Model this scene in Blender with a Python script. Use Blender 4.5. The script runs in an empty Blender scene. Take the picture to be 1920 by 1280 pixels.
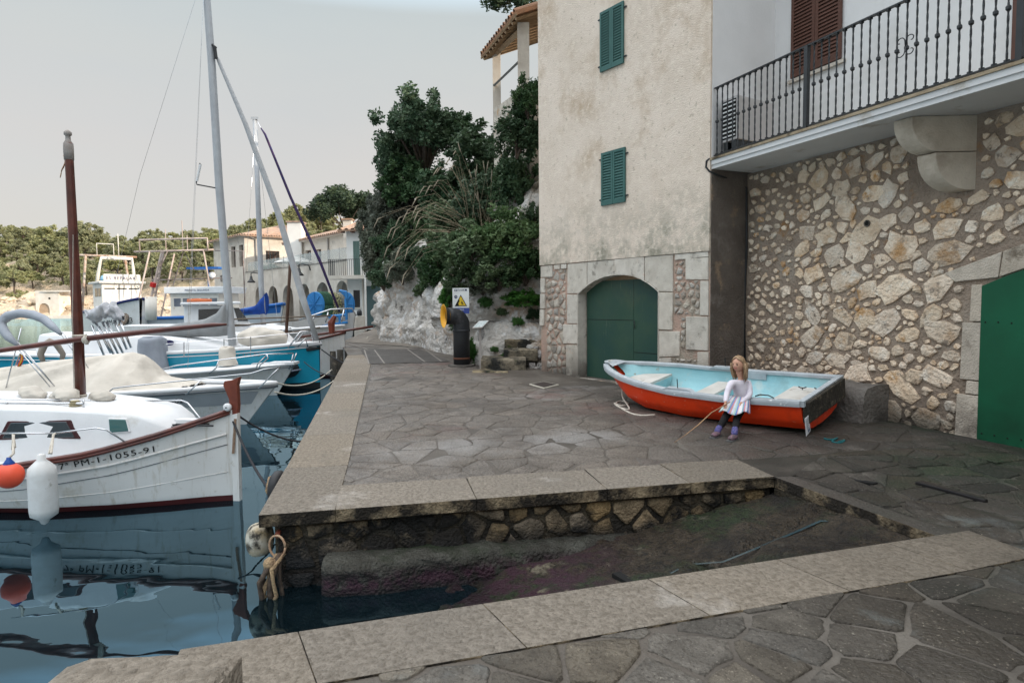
EXPOSURE = 0.98
import bpy, math, random
import numpy as np
from mathutils import Vector, Matrix
R_ = math.radians
C = bpy.context.scene.collection
random.seed(7)
# ---------------------------------------------------------------- camera
FPX = 1200.0; CAMH = 1.6; PIT = math.atan(FPX/20400); ROL = 0.0093
cF = Vector((0, math.cos(PIT), -math.sin(PIT))); cU0 = Vector((0, math.sin(PIT), math.cos(PIT))); cR0 = Vector((1, 0, 0))
cR = math.cos(ROL)*cR0-math.sin(ROL)*cU0; cU = math.cos(ROL)*cU0+math.sin(ROL)*cR0
cam_d = bpy.data.cameras.new('camera'); cam = bpy.data.objects.new('camera', cam_d); C.objects.link(cam)
cam.matrix_world = Matrix(((cR.x, cU.x, -cF.x, 0), (cR.y, cU.y, -cF.y, 0), (cR.z, cU.z, -cF.z, CAMH), (0, 0, 0, 1)))
cam_d.sensor_width = 36; cam_d.lens = FPX/1920*36; cam_d.clip_start = .05; cam_d.clip_end = 2000
bpy.context.scene.camera = cam
CC = Vector((0, 0, CAMH))
def ray(px, py): return cF+cR*((px-960)/FPX)+cU*((640-py)/FPX)
def PZ(px, py, z):
    d = ray(px, py); return CC+d*((z-CAMH)/d.z)
def PY(px, py, y):
    d = ray(px, py); return CC+d*(y/d.y)
def PP(px, py, p0, n):
    d = ray(px, py); return CC+d*((Vector(p0)-CC).dot(n)/d.dot(n))
# ---------------------------------------------------------------- light
sc = bpy.context.scene
sc.view_settings.view_transform = 'Standard'; sc.view_settings.look = 'None'
sc.view_settings.exposure = EXPOSURE; sc.view_settings.gamma = 1
SUN_AZ = Vector((.93, -.37, 0)).normalized(); SUN_EL = R_(16)
sun_d = bpy.data.lights.new('sun', 'SUN'); sun = bpy.data.objects.new('sun', sun_d); C.objects.link(sun)
sun_d.energy = 2.6; sun_d.angle = R_(.6); sun_d.color = (1, .86, .70)
sdir = Vector((SUN_AZ.x*math.cos(SUN_EL), SUN_AZ.y*math.cos(SUN_EL), math.sin(SUN_EL)))
sun.rotation_euler = sdir.to_track_quat('Z', 'Y').to_euler()
W = bpy.data.worlds.new('World'); sc.world = W; W.use_nodes = True
nt = W.node_tree; nt.nodes.clear()
def nd(t, typ, **k):
    n = t.nodes.new(typ)
    for a, b in k.items(): setattr(n, a, b)
    return n
wo = nd(nt, 'ShaderNodeOutputWorld'); bg = nd(nt, 'ShaderNodeBackground'); nt.links.new(bg.outputs[0], wo.inputs[0])
sky = nd(nt, 'ShaderNodeTexSky'); sky.sky_type = 'NISHITA'; sky.sun_disc = False
sky.sun_elevation = SUN_EL; sky.sun_rotation = math.atan2(SUN_AZ.x, SUN_AZ.y); sky.dust_density = 3
tc = nd(nt, 'ShaderNodeTexCoord'); sep = nd(nt, 'ShaderNodeSeparateXYZ'); nt.links.new(tc.outputs['Generated'], sep.inputs[0])
rp = nd(nt, 'ShaderNodeValToRGB'); nt.links.new(sep.outputs[2], rp.inputs[0])
els = rp.color_ramp.elements
els[0].position = 0; els[0].color = (.372, .352, .330, 1)
els[1].position = 1; els[1].color = (2.0, 1.98, 1.98, 1)
for pos, c in ((.22, (.355, .342, .328)), (.40, (.312, .335, .333)), (.47, (.52, .70, .84)), (.53, (.72, .86, .98)), (.7, (1.15, 1.2, 1.25))):
    e = els.new(pos); e.color = (*c, 1)
cn = nd(nt, 'ShaderNodeTexNoise'); cn.inputs['Scale'].default_value = 2.2; cn.inputs['Detail'].default_value = 5
cm = nd(nt, 'ShaderNodeMapping'); cm.inputs['Scale'].default_value = (1, 1, 3.5); nt.links.new(tc.outputs['Generated'], cm.inputs[0]); nt.links.new(cm.outputs[0], cn.inputs[0])
cr = nd(nt, 'ShaderNodeMapRange'); cr.inputs['From Min'].default_value = .35; cr.inputs['From Max'].default_value = .7; cr.inputs['To Min'].default_value = .86; cr.inputs['To Max'].default_value = .97
nt.links.new(cn.outputs[0], cr.inputs[0])
ss = nd(nt, 'ShaderNodeVectorMath', operation='SCALE'); ss.inputs['Scale'].default_value = .10; nt.links.new(sky.outputs[0], ss.inputs[0])
mx = nd(nt, 'ShaderNodeMix', data_type='RGBA'); nt.links.new(cr.outputs[0], mx.inputs[0]); nt.links.new(ss.outputs[0], mx.inputs[6]); nt.links.new(rp.outputs[0], mx.inputs[7])
nt.links.new(mx.outputs[2], bg.inputs[0]); bg.inputs[1].default_value = 1.0
# ---------------------------------------------------------------- materials
MC = {}
def mat(name, c1, c2=None, sc_=3., rough=.8, bump=.0, bsc=40., var=0., stains=(), spec=.3, metal=0., detail=6, c3=None, bd=.02, wav=None, ramp=(.35, .65), alpha=1, trans=0, coat=0, leaf=0, rvar=0):
    """colour noise c1/c2(/c3), stains = list of (colour, scale, lo, hi, z0, z1): stain fades from z1 to z0"""
    if name in MC: return MC[name]
    m = bpy.data.materials.new(name); m.use_nodes = True; MC[name] = m
    t = m.node_tree; b = t.nodes['Principled BSDF']; L = t.links.new
    b.inputs['Roughness'].default_value = rough; b.inputs['Specular IOR Level'].default_value = spec; b.inputs['Metallic'].default_value = metal
    if coat: b.inputs['Coat Weight'].default_value = coat; b.inputs['Coat Roughness'].default_value = .15
    geo = nd(t, 'ShaderNodeNewGeometry')
    col = None
    if c2 is None: c2 = tuple(x*.86 for x in c1)
    n = nd(t, 'ShaderNodeTexNoise'); n.inputs['Scale'].default_value = sc_; n.inputs['Detail'].default_value = detail; n.inputs['Roughness'].default_value = .6
    L(geo.outputs['Position'], n.inputs['Vector'])
    r = nd(t, 'ShaderNodeValToRGB'); L(n.outputs[0], r.inputs[0])
    e = r.color_ramp.elements; e[0].position = ramp[0]; e[0].color = (*c1, 1); e[1].position = ramp[1]; e[1].color = (*c2, 1)
    if c3: q = e.new(min(.98, ramp[1]+.1)); q.color = (*c3, 1)
    col = r.outputs[0]
    for i, s in enumerate(stains):
        sn = nd(t, 'ShaderNodeTexNoise'); sn.inputs['Scale'].default_value = s[1]; sn.inputs['Detail'].default_value = 8; sn.inputs['Roughness'].default_value = .65
        mp = nd(t, 'ShaderNodeMapping'); mp.inputs['Location'].default_value = (i*3.7+1, i*1.3, i*2.1)
        if len(s) > 6 and s[6]: mp.inputs['Scale'].default_value = s[6]
        L(geo.outputs['Position'], mp.inputs[0]); L(mp.outputs[0], sn.inputs['Vector'])
        mr = nd(t, 'ShaderNodeMapRange'); mr.inputs['From Min'].default_value = s[2]; mr.inputs['From Max'].default_value = s[3]
        L(sn.outputs[0], mr.inputs[0]); fac = mr.outputs[0]
        if len(s) > 5 and s[4] is not None:
            sp = nd(t, 'ShaderNodeSeparateXYZ'); L(geo.outputs['Position'], sp.inputs[0])
            ax_ = 0 if len(s) > 7 else 2; m2 = nd(t, 'ShaderNodeMapRange'); m2.inputs['From Min'].default_value = s[4]; m2.inputs['From Max'].default_value = s[5]
            m2.inputs['To Min'].default_value = 0; m2.inputs['To Max'].default_value = 1; L(sp.outputs[ax_], m2.inputs[0])
            mu = nd(t, 'ShaderNodeMath', operation='MULTIPLY'); L(fac, mu.inputs[0]); L(m2.outputs[0], mu.inputs[1]); fac = mu.outputs[0]
        x = nd(t, 'ShaderNodeMix', data_type='RGBA'); L(fac, x.inputs[0]); L(col, x.inputs[6]); x.inputs[7].default_value = (*s[0], 1); col = x.outputs[2]
    if var:
        oi = nd(t, 'ShaderNodeObjectInfo'); hs = nd(t, 'ShaderNodeHueSaturation')
        a = nd(t, 'ShaderNodeMapRange'); a.inputs['To Min'].default_value = 1-var; a.inputs['To Max'].default_value = 1+var; L(oi.outputs['Random'], a.inputs[0]); L(a.outputs[0], hs.inputs['Value'])
        m7 = nd(t, 'ShaderNodeMath', operation='MULTIPLY'); m7.inputs[1].default_value = 7.3; L(oi.outputs['Random'], m7.inputs[0])
        fr = nd(t, 'ShaderNodeMath', operation='FRACT'); L(m7.outputs[0], fr.inputs[0])
        a2 = nd(t, 'ShaderNodeMapRange'); a2.inputs['To Min'].default_value = 1-var; a2.inputs['To Max'].default_value = 1+var; L(fr.outputs[0], a2.inputs[0]); L(a2.outputs[0], hs.inputs['Saturation'])
        L(col, hs.inputs['Color']); col = hs.outputs[0]
    L(col, b.inputs['Base Color'])
    if rvar:
        rn = nd(t, 'ShaderNodeTexNoise'); rn.inputs['Scale'].default_value = 1.3; rn.inputs['Detail'].default_value = 4; L(geo.outputs['Position'], rn.inputs['Vector'])
        rr = nd(t, 'ShaderNodeMapRange'); rr.inputs['From Min'].default_value = .35; rr.inputs['From Max'].default_value = .65
        rr.inputs['To Min'].default_value = max(.05, rough-rvar); rr.inputs['To Max'].default_value = min(1, rough+rvar); L(rn.outputs[0], rr.inputs[0]); L(rr.outputs[0], b.inputs['Roughness'])
    if bump:
        bn = nd(t, 'ShaderNodeTexNoise'); bn.inputs['Scale'].default_value = bsc; bn.inputs['Detail'].default_value = 5; L(geo.outputs['Position'], bn.inputs['Vector'])
        bp = nd(t, 'ShaderNodeBump'); bp.inputs['Strength'].default_value = bump; bp.inputs['Distance'].default_value = bd; L(bn.outputs[0], bp.inputs['Height']); L(bp.outputs[0], b.inputs['Normal'])
    if alpha < 1 or trans:
        b.inputs['Transmission Weight'].default_value = trans
        b.inputs['Alpha'].default_value = alpha
    if leaf:
        tl = nd(t, 'ShaderNodeBsdfTranslucent'); L(col, tl.inputs[0]); ms = nd(t, 'ShaderNodeMixShader'); ms.inputs[0].default_value = leaf
        L(b.outputs[0], ms.inputs[1]); L(tl.outputs[0], ms.inputs[2]); L(ms.outputs[0], t.nodes['Material Output'].inputs[0])
    return m
# ---------------------------------------------------------------- object helpers
def mk(name, v, f, m=None, parent=None, smooth=False, kind=None, mats=None, fm=None):
    me = bpy.data.meshes.new(name)
    me.from_pydata([tuple(p) for p in v], [], [tuple(q) for q in f])
    if mats:
        for q in mats: me.materials.append(q)
        if fm is not None: me.polygons.foreach_set('material_index', fm)
    elif m: me.materials.append(m)
    if smooth: me.polygons.foreach_set('use_smooth', [True]*len(me.polygons))
    me.update()
    return link(name, me, parent, kind)
def link(name, me, parent=None, kind=None):
    o = bpy.data.objects.new(name, me); C.objects.link(o)
    if parent is not None:
        o.parent = parent
        o.matrix_parent_inverse = parent_m(parent).inverted() if parent.get('_abs') else Matrix.Identity(4)
    if kind: o['kind'] = kind
    return o
def parent_m(o):
    m = Matrix.LocRotScale(o.location, o.rotation_euler, o.scale)
    return m if o.parent is None else parent_m(o.parent) @ o.matrix_parent_inverse @ m
def thing(name, label, cat, loc=(0, 0, 0), rz=0, group=None, absolute=True):
    """an Empty at the base of a thing; absolute: its parts are given in world metres, else in its own frame"""
    o = bpy.data.objects.new(name, None); C.objects.link(o); o.empty_display_size = .2
    o.location = loc; o.rotation_euler = (0, 0, rz)
    tag(o, label, cat, group)
    if absolute: o['_abs'] = 1
    return o
def tag(o, label=None, cat=None, group=None, kind=None):
    if label: o['label'] = label
    if cat: o['category'] = cat
    if group: o['group'] = group
    if kind: o['kind'] = kind
    return o
def sub(o):            # lets a child of an absolute thing carry absolute sub-parts too
    o['_abs'] = 1; return o
def copy_tree(o, parent=None):
    c = o.copy(); C.objects.link(c)
    if parent is not None: c.parent = parent
    for ch in list(o.children): copy_tree(ch, c)
    return c
class MB:
    def __init__(s): s.v = []; s.f = []
    def add(s, v, f):
        n = len(s.v); s.v += [tuple(p) for p in v]; s.f += [tuple(i+n for i in q) for q in f]; return s
    def box(s, lo, hi):
        x0, y0, z0 = lo; x1, y1, z1 = hi
        return s.add([(x0, y0, z0), (x1, y0, z0), (x1, y1, z0), (x0, y1, z0), (x0, y0, z1), (x1, y0, z1), (x1, y1, z1), (x0, y1, z1)],
                     [(0, 3, 2, 1), (4, 5, 6, 7), (0, 1, 5, 4), (1, 2, 6, 5), (2, 3, 7, 6), (3, 0, 4, 7)])
    def hexa(s, p):   # 8 points: bottom loop, top loop
        return s.add(p, [(0, 3, 2, 1), (4, 5, 6, 7), (0, 1, 5, 4), (1, 2, 6, 5), (2, 3, 7, 6), (3, 0, 4, 7)])
    def tube(s, pts, r, n=6, cap=True):
        pts = [Vector(p) for p in pts]; rr = r if isinstance(r, (list, tuple)) else [r]*len(pts)
        base = len(s.v); up = None
        for i, p in enumerate(pts):
            d = (pts[min(i+1, len(pts)-1)]-pts[max(i-1, 0)]); d = d.normalized() if d.length > 1e-9 else Vector((0, 0, 1))
            if up is None:
                a = Vector((0, 0, 1)) if abs(d.z) < .9 else Vector((1, 0, 0)); up = (a-d*a.dot(d)).normalized()
            else:
                up = up-d*up.dot(d); up = up.normalized() if up.length > 1e-6 else d.orthogonal().normalized()
            w = d.cross(up)
            for k in range(n):
                a = 2*math.pi*k/n; s.v.append(tuple(p+(up*math.cos(a)+w*math.sin(a))*rr[i]))
        for i in range(len(pts)-1):
            for k in range(n):
                a = base+i*n+k; b = base+i*n+(k+1) % n; s.f.append((a, b, b+n, a+n))
        if cap:
            s.f.append(tuple(base+k for k in reversed(range(n)))); s.f.append(tuple(base+(len(pts)-1)*n+k for k in range(n)))
        return s
    def lathe(s, prof, n=12, origin=(0, 0, 0), axis=(0, 0, 1), squash=1):   # prof: (radius, height)
        ax = Vector(axis).normalized(); u = ax.orthogonal().normalized(); w = ax.cross(u); o = Vector(origin); base = len(s.v)
        for r, h in prof:
            for k in range(n):
                a = 2*math.pi*k/n; s.v.append(tuple(o+ax*h+(u*math.cos(a)+w*math.sin(a)*squash)*r))
        for i in range(len(prof)-1):
            for k in range(n):
                a = base+i*n+k; b = base+i*n+(k+1) % n; s.f.append((a, b, b+n, a+n))
        s.f.append(tuple(base+k for k in reversed(range(n)))); s.f.append(tuple(base+(len(prof)-1)*n+k for k in range(n)))
        return s
    def grid(s, fn, nu, nv, wrap=False):    # fn(i/nu, j/nv) -> point
        base = len(s.v)
        for i in range(nu+1):
            for j in range(nv+1): s.v.append(tuple(fn(i/nu, j/nv)))
        for i in range(nu):
            for j in range(nv):
                a = base+i*(nv+1)+j; s.f.append((a, a+nv+1, a+nv+2, a+1))
        return s
    def prism(s, poly, z0, z1):            # poly in xy, convex or simple
        n = len(poly); b = len(s.v)
        s.v += [(p[0], p[1], z0) for p in poly]+[(p[0], p[1], z1) for p in poly]
        s.f.append(tuple(b+i for i in reversed(range(n)))); s.f.append(tuple(b+n+i for i in range(n)))
        for i in range(n): j = (i+1) % n; s.f.append((b+i, b+j, b+n+j, b+n+i))
        return s
    def tf(s, M):
        s.v = [tuple(M @ Vector(p)) for p in s.v]; return s
    def build(s, name, m=None, parent=None, smooth=False, kind=None, mats=None, fm=None):
        return mk(name, s.v, s.f, m, parent, smooth, kind, mats, fm)
def bevel(o, w=.01, seg=2, ang=35):
    b = o.modifiers.new('bevel', 'BEVEL'); b.width = w; b.segments = seg; b.limit_method = 'ANGLE'; b.angle_limit = R_(ang); return o
def subsurf(o, n=1):
    b = o.modifiers.new('subsurf', 'SUBSURF'); b.levels = n; b.render_levels = n; return o
def autosmooth(o, ang=40):
    o.data.polygons.foreach_set('use_smooth', [True]*len(o.data.polygons))
    try: o.data.set_sharp_from_angle(angle=R_(ang))
    except Exception: pass
    return o
def text(s, size, m, parent, M, name='lettering', ext=.002, spacing=1, xs=1, align='LEFT', shear=0):
    """flat print: letters as a thin mesh; M maps text plane (x right, y up, z out) to the parent's frame"""
    cu = bpy.data.curves.new(name, 'FONT'); cu.body = s; cu.size = size; cu.extrude = ext; cu.space_character = spacing; cu.align_x = align; cu.resolution_u = 3; cu.shear = shear
    t = bpy.data.objects.new('tmp', cu); C.objects.link(t)
    dg = bpy.context.evaluated_depsgraph_get(); me = bpy.data.meshes.new_from_object(t.evaluated_get(dg))
    bpy.data.objects.remove(t); me.name = name
    if xs != 1:
        for v in me.vertices: v.co.x *= xs
    me.transform(M); me.materials.clear(); me.materials.append(m)
    return link(name, me, parent, 'stuff')
def frame(o, x, y, n=None):               # matrix from origin, x axis, y axis
    x = Vector(x).normalized(); y = Vector(y); z = x.cross(y).normalized(); y = z.cross(x)
    return Matrix(((x.x, y.x, z.x, o[0]), (x.y, y.y, z.y, o[1]), (x.z, y.z, z.z, o[2]), (0, 0, 0, 1)))
def hsh(*a):
    v = math.sin(sum((i*12.9898+78.233*(k+1))*(k+1.37) for k, i in enumerate(a)))*43758.5453
    return v-math.floor(v)
def vnoise(x, y, z=0):
    xi, yi, zi = math.floor(x), math.floor(y), math.floor(z); fx, fy, fz = x-xi, y-yi, z-zi
    fx, fy, fz = [t*t*(3-2*t) for t in (fx, fy, fz)]; r = 0
    for a in (0, 1):
        for b in (0, 1):
            for c in (0, 1):
                r += hsh(xi+a, yi+b, zi+c)*(fx if a else 1-fx)*(fy if b else 1-fy)*(fz if c else 1-fz)
    return r*2-1
def fbm(x, y, z=0, o=4):
    s = 0; a = 1
    for i in range(o): s += a*vnoise(x, y, z); x *= 2.03; y *= 2.03; z *= 2.03; a *= .5
    return s
def clip(poly, nx, ny, d):                # keep nx*x+ny*y <= d
    out = []
    for i in range(len(poly)):
        a = poly[i]; b = poly[(i+1) % len(poly)]; da = nx*a[0]+ny*a[1]-d; db = nx*b[0]+ny*b[1]-d
        if da <= 0: out.append(a)
        if (da < 0) != (db < 0) and abs(da-db) > 1e-12:
            t = da/(da-db); out.append((a[0]+(b[0]-a[0])*t, a[1]+(b[1]-a[1])*t))
    return out
def area(p): return abs(sum(p[i][0]*p[(i+1) % len(p)][1]-p[(i+1) % len(p)][0]*p[i][1] for i in range(len(p))))/2
def cells(x0, x1, y0, y1, sp, seed=0, jit=.45, asp=1., domain=None, thin=0):
    """irregular convex cells (jittered Voronoi) over a rectangle, clipped to a convex domain"""
    rnd = random.Random(seed); sx = sp*asp; P = []
    ni = int((x1-x0)/sx)+3; nj = int((y1-y0)/sp)+3; G = {}
    for i in range(-1, ni):
        for j in range(-1, nj):
            if rnd.random() < thin: continue
            G.setdefault((i, j), []).append((x0+(i+.5+rnd.uniform(-jit, jit)+(.5 if j % 2 else 0))*sx, y0+(j+.5+rnd.uniform(-jit, jit))*sp))
    out = []
    for (i, j), pts in G.items():
        for c in pts:
            poly = [(c[0]-2*sx, c[1]-2*sp), (c[0]+2*sx, c[1]-2*sp), (c[0]+2*sx, c[1]+2*sp), (c[0]-2*sx, c[1]+2*sp)]
            for a in range(-2, 3):
                for b in range(-2, 3):
                    for q in G.get((i+a, j+b), ()):
                        if q is c: continue
                        dx, dy = q[0]-c[0], q[1]-c[1]; poly = clip(poly, dx, dy, dx*(q[0]+c[0])/2+dy*(q[1]+c[1])/2)
                        if len(poly) < 3: break
            if domain and len(poly) >= 3:
                n = len(domain)
                for k in range(n):
                    a = domain[k]; b = domain[(k+1) % n]; ex, ey = b[0]-a[0], b[1]-a[1]; poly = clip(poly, ey, -ex, ey*a[0]-ex*a[1])
                    if len(poly) < 3: break
            if len(poly) >= 3 and area(poly) > .1*sp*sx: out.append(poly)
    return out
def stone_shape(poly, shrink, rough, h, rnd, seg=1, dome=.25, bev=.75):
    """local mesh (x, y, height) of one stone lying on z=0 of its plane, centred; returns centre, verts, faces"""
    cx = sum(p[0] for p in poly)/len(poly); cy = sum(p[1] for p in poly)/len(poly); pts = []
    r0 = math.sqrt(area(poly)/math.pi); k = max(.3, 1-shrink/r0)
    for i in range(len(poly)):
        a = poly[i]; b = poly[(i+1) % len(poly)]
        L = math.hypot(b[0]-a[0], b[1]-a[1])
        if L < .18*r0: pts.append(((a[0]+b[0])/2, (a[1]+b[1])/2)) if L > .02*r0 else None; continue
        m = 2 if L > r0*.6 else 1
        for s in range(m+1):
            t = (s+.15)/(m+.3+.0) if m > 1 else (.12+.76*s); t = min(.92, max(.08, t)); pts.append((a[0]+(b[0]-a[0])*t, a[1]+(b[1]-a[1])*t))
    pts = pts[:14]; ring = []
    for x, y in pts:
        q = k*(1+rnd.uniform(-rough, rough*.4)); ring.append(((x-cx)*q, (y-cy)*q))
    n = len(ring)
    v = [(x, y, -h*.4) for x, y in ring]+[(x*.99, y*.99, h*(bev+rnd.uniform(-.1, .1))) for x, y in ring]+[(x*.86, y*.86, h*(1+rnd.uniform(-.12, .12))) for x, y in ring]+[(0, 0, h*(1+dome*rnd.uniform(.2, 1)))]
    f = []
    for i in range(n):
        j = (i+1) % n; f += [(i, j, n+j, n+i), (n+i, n+j, 2*n+j, 2*n+i), (2*n+i, 2*n+j, 3*n)]
    return (cx, cy), v, f
def lay_stones(polys, toW, name, m, parent, shrink=.02, rough=.08, h=.02, seed=1, limit=295, rest=None, dome=.25, keep=None, mats=None):
    """toW(u, v, height) -> world point. The largest `limit` become single parts, the others one 'stuff' part."""
    rnd = random.Random(seed)
    if keep: polys = [q for q in polys if keep(q)]
    key = lambda q: -area(q)/max(1, (toW(q[0][0], q[0][1], 0)-CC).length**2.5)
    polys = sorted(polys, key=key); restm = MB()
    for i, q in enumerate(polys):
        hh = h*rnd.uniform(.6, 1.3); (cx, cy), v, f = stone_shape(q, shrink*rnd.uniform(.7, 1.4), rough, hh, rnd, dome=dome)
        o0 = toW(cx, cy, 0); wv = [toW(cx+a, cy+b, c) for a, b, c in v]
        if i < limit:
            ob = mk(name, [p-o0 for p in wv], f, rnd.choice(mats) if mats else m, None, True)
            ob.location = o0; ob.parent = parent
            if parent.get('_abs'): ob.matrix_parent_inverse = parent_m(parent).inverted()
        else: restm.add(wv, f)
    if restm.v: restm.build(rest or name+'_rest', m, parent, True, kind='stuff')

def scatter_stones(x0, x1, y0, y1, sizes, ok, seed, gap=.012, aspect=(1.0, 1.9)):
    """rubble polygons of mixed sizes thrown without overlap, largest first; sizes: list of (radius, tries)"""
    rnd = random.Random(seed); out = []; G = {}; cs = .12
    for r0, tries in sizes:
        for _ in range(tries):
            r = r0*rnd.uniform(.8, 1.2); cx, cy = rnd.uniform(x0, x1), rnd.uniform(y0, y1); asp = rnd.uniform(*aspect); an = rnd.gauss(0, .5); n = rnd.randint(7, 10)
            sx, sy = r*math.sqrt(asp), r/math.sqrt(asp); P = []; ph = rnd.random(); sq = rnd.uniform(.0, .35)
            for k in range(n):
                a = 2*math.pi*(k+rnd.uniform(-.25, .25)+ph)/n; q = rnd.uniform(.66, 1.14)*(1+sq*abs(math.sin(2*a)))
                u, v = math.cos(a)*sx*q, math.sin(a)*sy*q; P.append((cx+u*math.cos(an)-v*math.sin(an), cy+u*math.sin(an)+v*math.cos(an)))
            if not (x0 < min(p[0] for p in P) and max(p[0] for p in P) < x1 and y0 < min(p[1] for p in P) and max(p[1] for p in P) < y1) or not ok(P): continue
            S = [(cx, cy)]+P+[((P[k][0]+P[k-1][0])/2, (P[k][1]+P[k-1][1])/2) for k in range(n)]+[((p[0]+cx)/2, (p[1]+cy)/2) for p in P]
            hit = False
            for (x, y) in S:
                ci, cj = int(x/cs), int(y/cs)
                for i in (ci-1, ci, ci+1):
                    for j in (cj-1, cj, cj+1):
                        for (a, b) in G.get((i, j), ()):
                            if (a-x)**2+(b-y)**2 < gap*gap*(4 if r0 > .07 else 2.2): hit = True; break
                        if hit: break
                    if hit: break
                if hit: break
            if hit: continue
            # inside test of the centre against stored polygons
            if any(abs(cx-q[0][0]) < .5 and abs(cy-q[0][1]) < .5 and inside(q, (cx, cy)) for q in out): continue
            out.append(P)
            for (x, y) in S:
                G.setdefault((int(x/cs), int(y/cs)), []).append((x, y))
            for k in range(n):
                for t in (.25, .75):
                    x = lerp2(P[k][0], P[k-1][0], t); y = lerp2(P[k][1], P[k-1][1], t); G.setdefault((int(x/cs), int(y/cs)), []).append((x, y))
    return out
def lerp2(a, b, t): return a+(b-a)*t
def inside(P, c):
    r = False; n = len(P)
    for i in range(n):
        a, b = P[i], P[i-1]
        if (a[1] > c[1]) != (b[1] > c[1]) and c[0] < (b[0]-a[0])*(c[1]-a[1])/(b[1]-a[1])+a[0]: r = not r
    return r
def raw_stone(poly, h, rnd):
    cx = sum(p[0] for p in poly)/len(poly); cy = sum(p[1] for p in poly)/len(poly); n = len(poly)
    ring = [(x-cx, y-cy) for x, y in poly]
    v = [(x, y, -h*.3) for x, y in ring]+[(x*.985, y*.985, h*rnd.uniform(.45, .95)) for x, y in ring]+[(x*rnd.uniform(.68, .9), y*rnd.uniform(.68, .9), h*rnd.uniform(.75, 1.3)) for x, y in ring]+[(0, 0, h*rnd.uniform(.9, 1.4))]
    f = []
    for i in range(n): j = (i+1) % n; f += [(i, j, n+j, n+i), (n+i, n+j, 2*n+j, 2*n+i), (2*n+i, 2*n+j, 3*n)]
    return (cx, cy), v, f
def lay_raw(polys, toW, name, m, parent, h, seed, limit, rest, smooth=False):
    rnd = random.Random(seed); polys = sorted(polys, key=lambda q: -area(q)/max(1, (toW(q[0][0], q[0][1], 0)-CC).length**2)); rm = MB()
    for i, q in enumerate(polys):
        (cx, cy), v, f = raw_stone(q, h*rnd.uniform(.6, 1.3), rnd); o0 = toW(cx, cy, 0); wv = [toW(cx+a, cy+b, c) for a, b, c in v]
        if i < limit:
            ob = mk(name, [p-o0 for p in wv], f, m, None, smooth); ob.location = o0; ob.parent = parent; ob.matrix_parent_inverse = parent_m(parent).inverted()
        else: rm.add(wv, f)
    if rm.v: rm.build(rest, m, parent, smooth, kind='stuff')
# ================================================================ ground, quay, water
def lerp(a, b, t): return a+(b-a)*t
def piece(x, P):
    if x <= P[0][0]: return P[0][1]
    for (a, va), (b, vb) in zip(P, P[1:]):
        if x <= b: return va+(vb-va)*(x-a)/(b-a)
    return P[-1][1]
def zg(x, y): return piece(y, [(4.9, 0), (15.2, .225), (19, .3), (34, .3), (60, .35)])
def PG(px, py):
    z = 0
    for i in range(12): q = PZ(px, py, z); z = zg(q.x, q.y)
    q.z = z; return q
def XL(y): return piece(y, [(-50, -1.909), (4.83, -1.909), (17, -4.36), (21.4, -5.75), (33, -7.3), (46, -9.5)]) if y > 4.83 else -1.909
A_ = Vector((-1.909, 4.83, 0)); B_ = Vector((2.353, 5.707, 0)); SL = .2058
def yf(x): return 4.83+SL*(x+1.909)
K0 = Vector((-1.53, 2.871, 0)); K1 = Vector((3.131, 4.299, 0)); KS = (K1.y-K0.y)/(K1.x-K0.x)
def yk(x): return K0.y+KS*(x-K0.x)
CX = 2.87; CY = yk(CX)
M_mortar = mat('paving_mortar', (.115, .100, .084), (.075, .064, .053), 1.2, .62, .8, 60, stains=[((.028, .024, .020), 1.1, .20, .48, .5, 2.5, None, 'x'), ((.02, .028, .017), .9, .45, .6, 2.0, 3.6, None, 'x'), ((.05, .043, .036), 45, .55, .7), ((.16, .145, .125), .5, .5, .7), ((.05, .042, .035), .9, .52, .68)], rvar=.2, bd=.01)  # first layer darkens rightward: house shade put into the colour, plus damp
M_pave = mat('paving_stone', (.175, .150, .126), (.108, .090, .073), 3.5, .60, 1, 38, spec=.5, var=.10, stains=[((.030, .025, .020), 1.1, .22, .50, 1.0, 3.0, None, 'x'), ((.02, .028, .017), .9, .45, .6, 2.0, 3.6, None, 'x'), ((.045, .037, .03), 42, .50, .66), ((.26, .235, .20), 60, .6, .72), ((.26, .25, .24), .45, .55, .75), ((.05, .04, .033), .8, .47, .70), ((.13, .07, .055), .5, .55, .7, 3.2, 1.2, None, 'x')], rvar=.22, bd=.035)  # dark layer growing with x paints the tall house's shade along with damp
M_kerb = mat('granite_kerb', (.245, .212, .172), (.14, .118, .092), 34, .8, 1, 34, var=.10, stains=[((.05, .043, .034), .9, .3, .62, 1.2, 4.2, None, 'x'), ((.10, .085, .07), 70, .58, .72), ((.16, .14, .115), 1.1, .52, .75), ((.48, .45, .41), .8, .6, .75)], bd=.035)  # right end darkened in the colour for house shade and wet
M_kside = mat('kerb_edge', (.30, .235, .15), (.11, .08, .048), 11, .85, 1, 50, stains=[((.018, .014, .01), 3.2, .42, .55)], bd=.03)
M_qwall = mat('quay_wall', (.12, .095, .06), (.05, .04, .028), 4, .7, 1, 40, stains=[((.012, .011, .009), 1.5, .4, .6), ((.02, .016, .014), 2, .1, .3, -.25, -.55)], bd=.04)
M_qstone = mat('quay_stone', (.27, .20, .125), (.12, .09, .055), 6, .75, 1, 45, var=.25, stains=[((.014, .012, .010), 1.8, .42, .52), ((.025, .024, .024), 2.5, .1, .4, -.28, -.42)], bd=.04)
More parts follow.
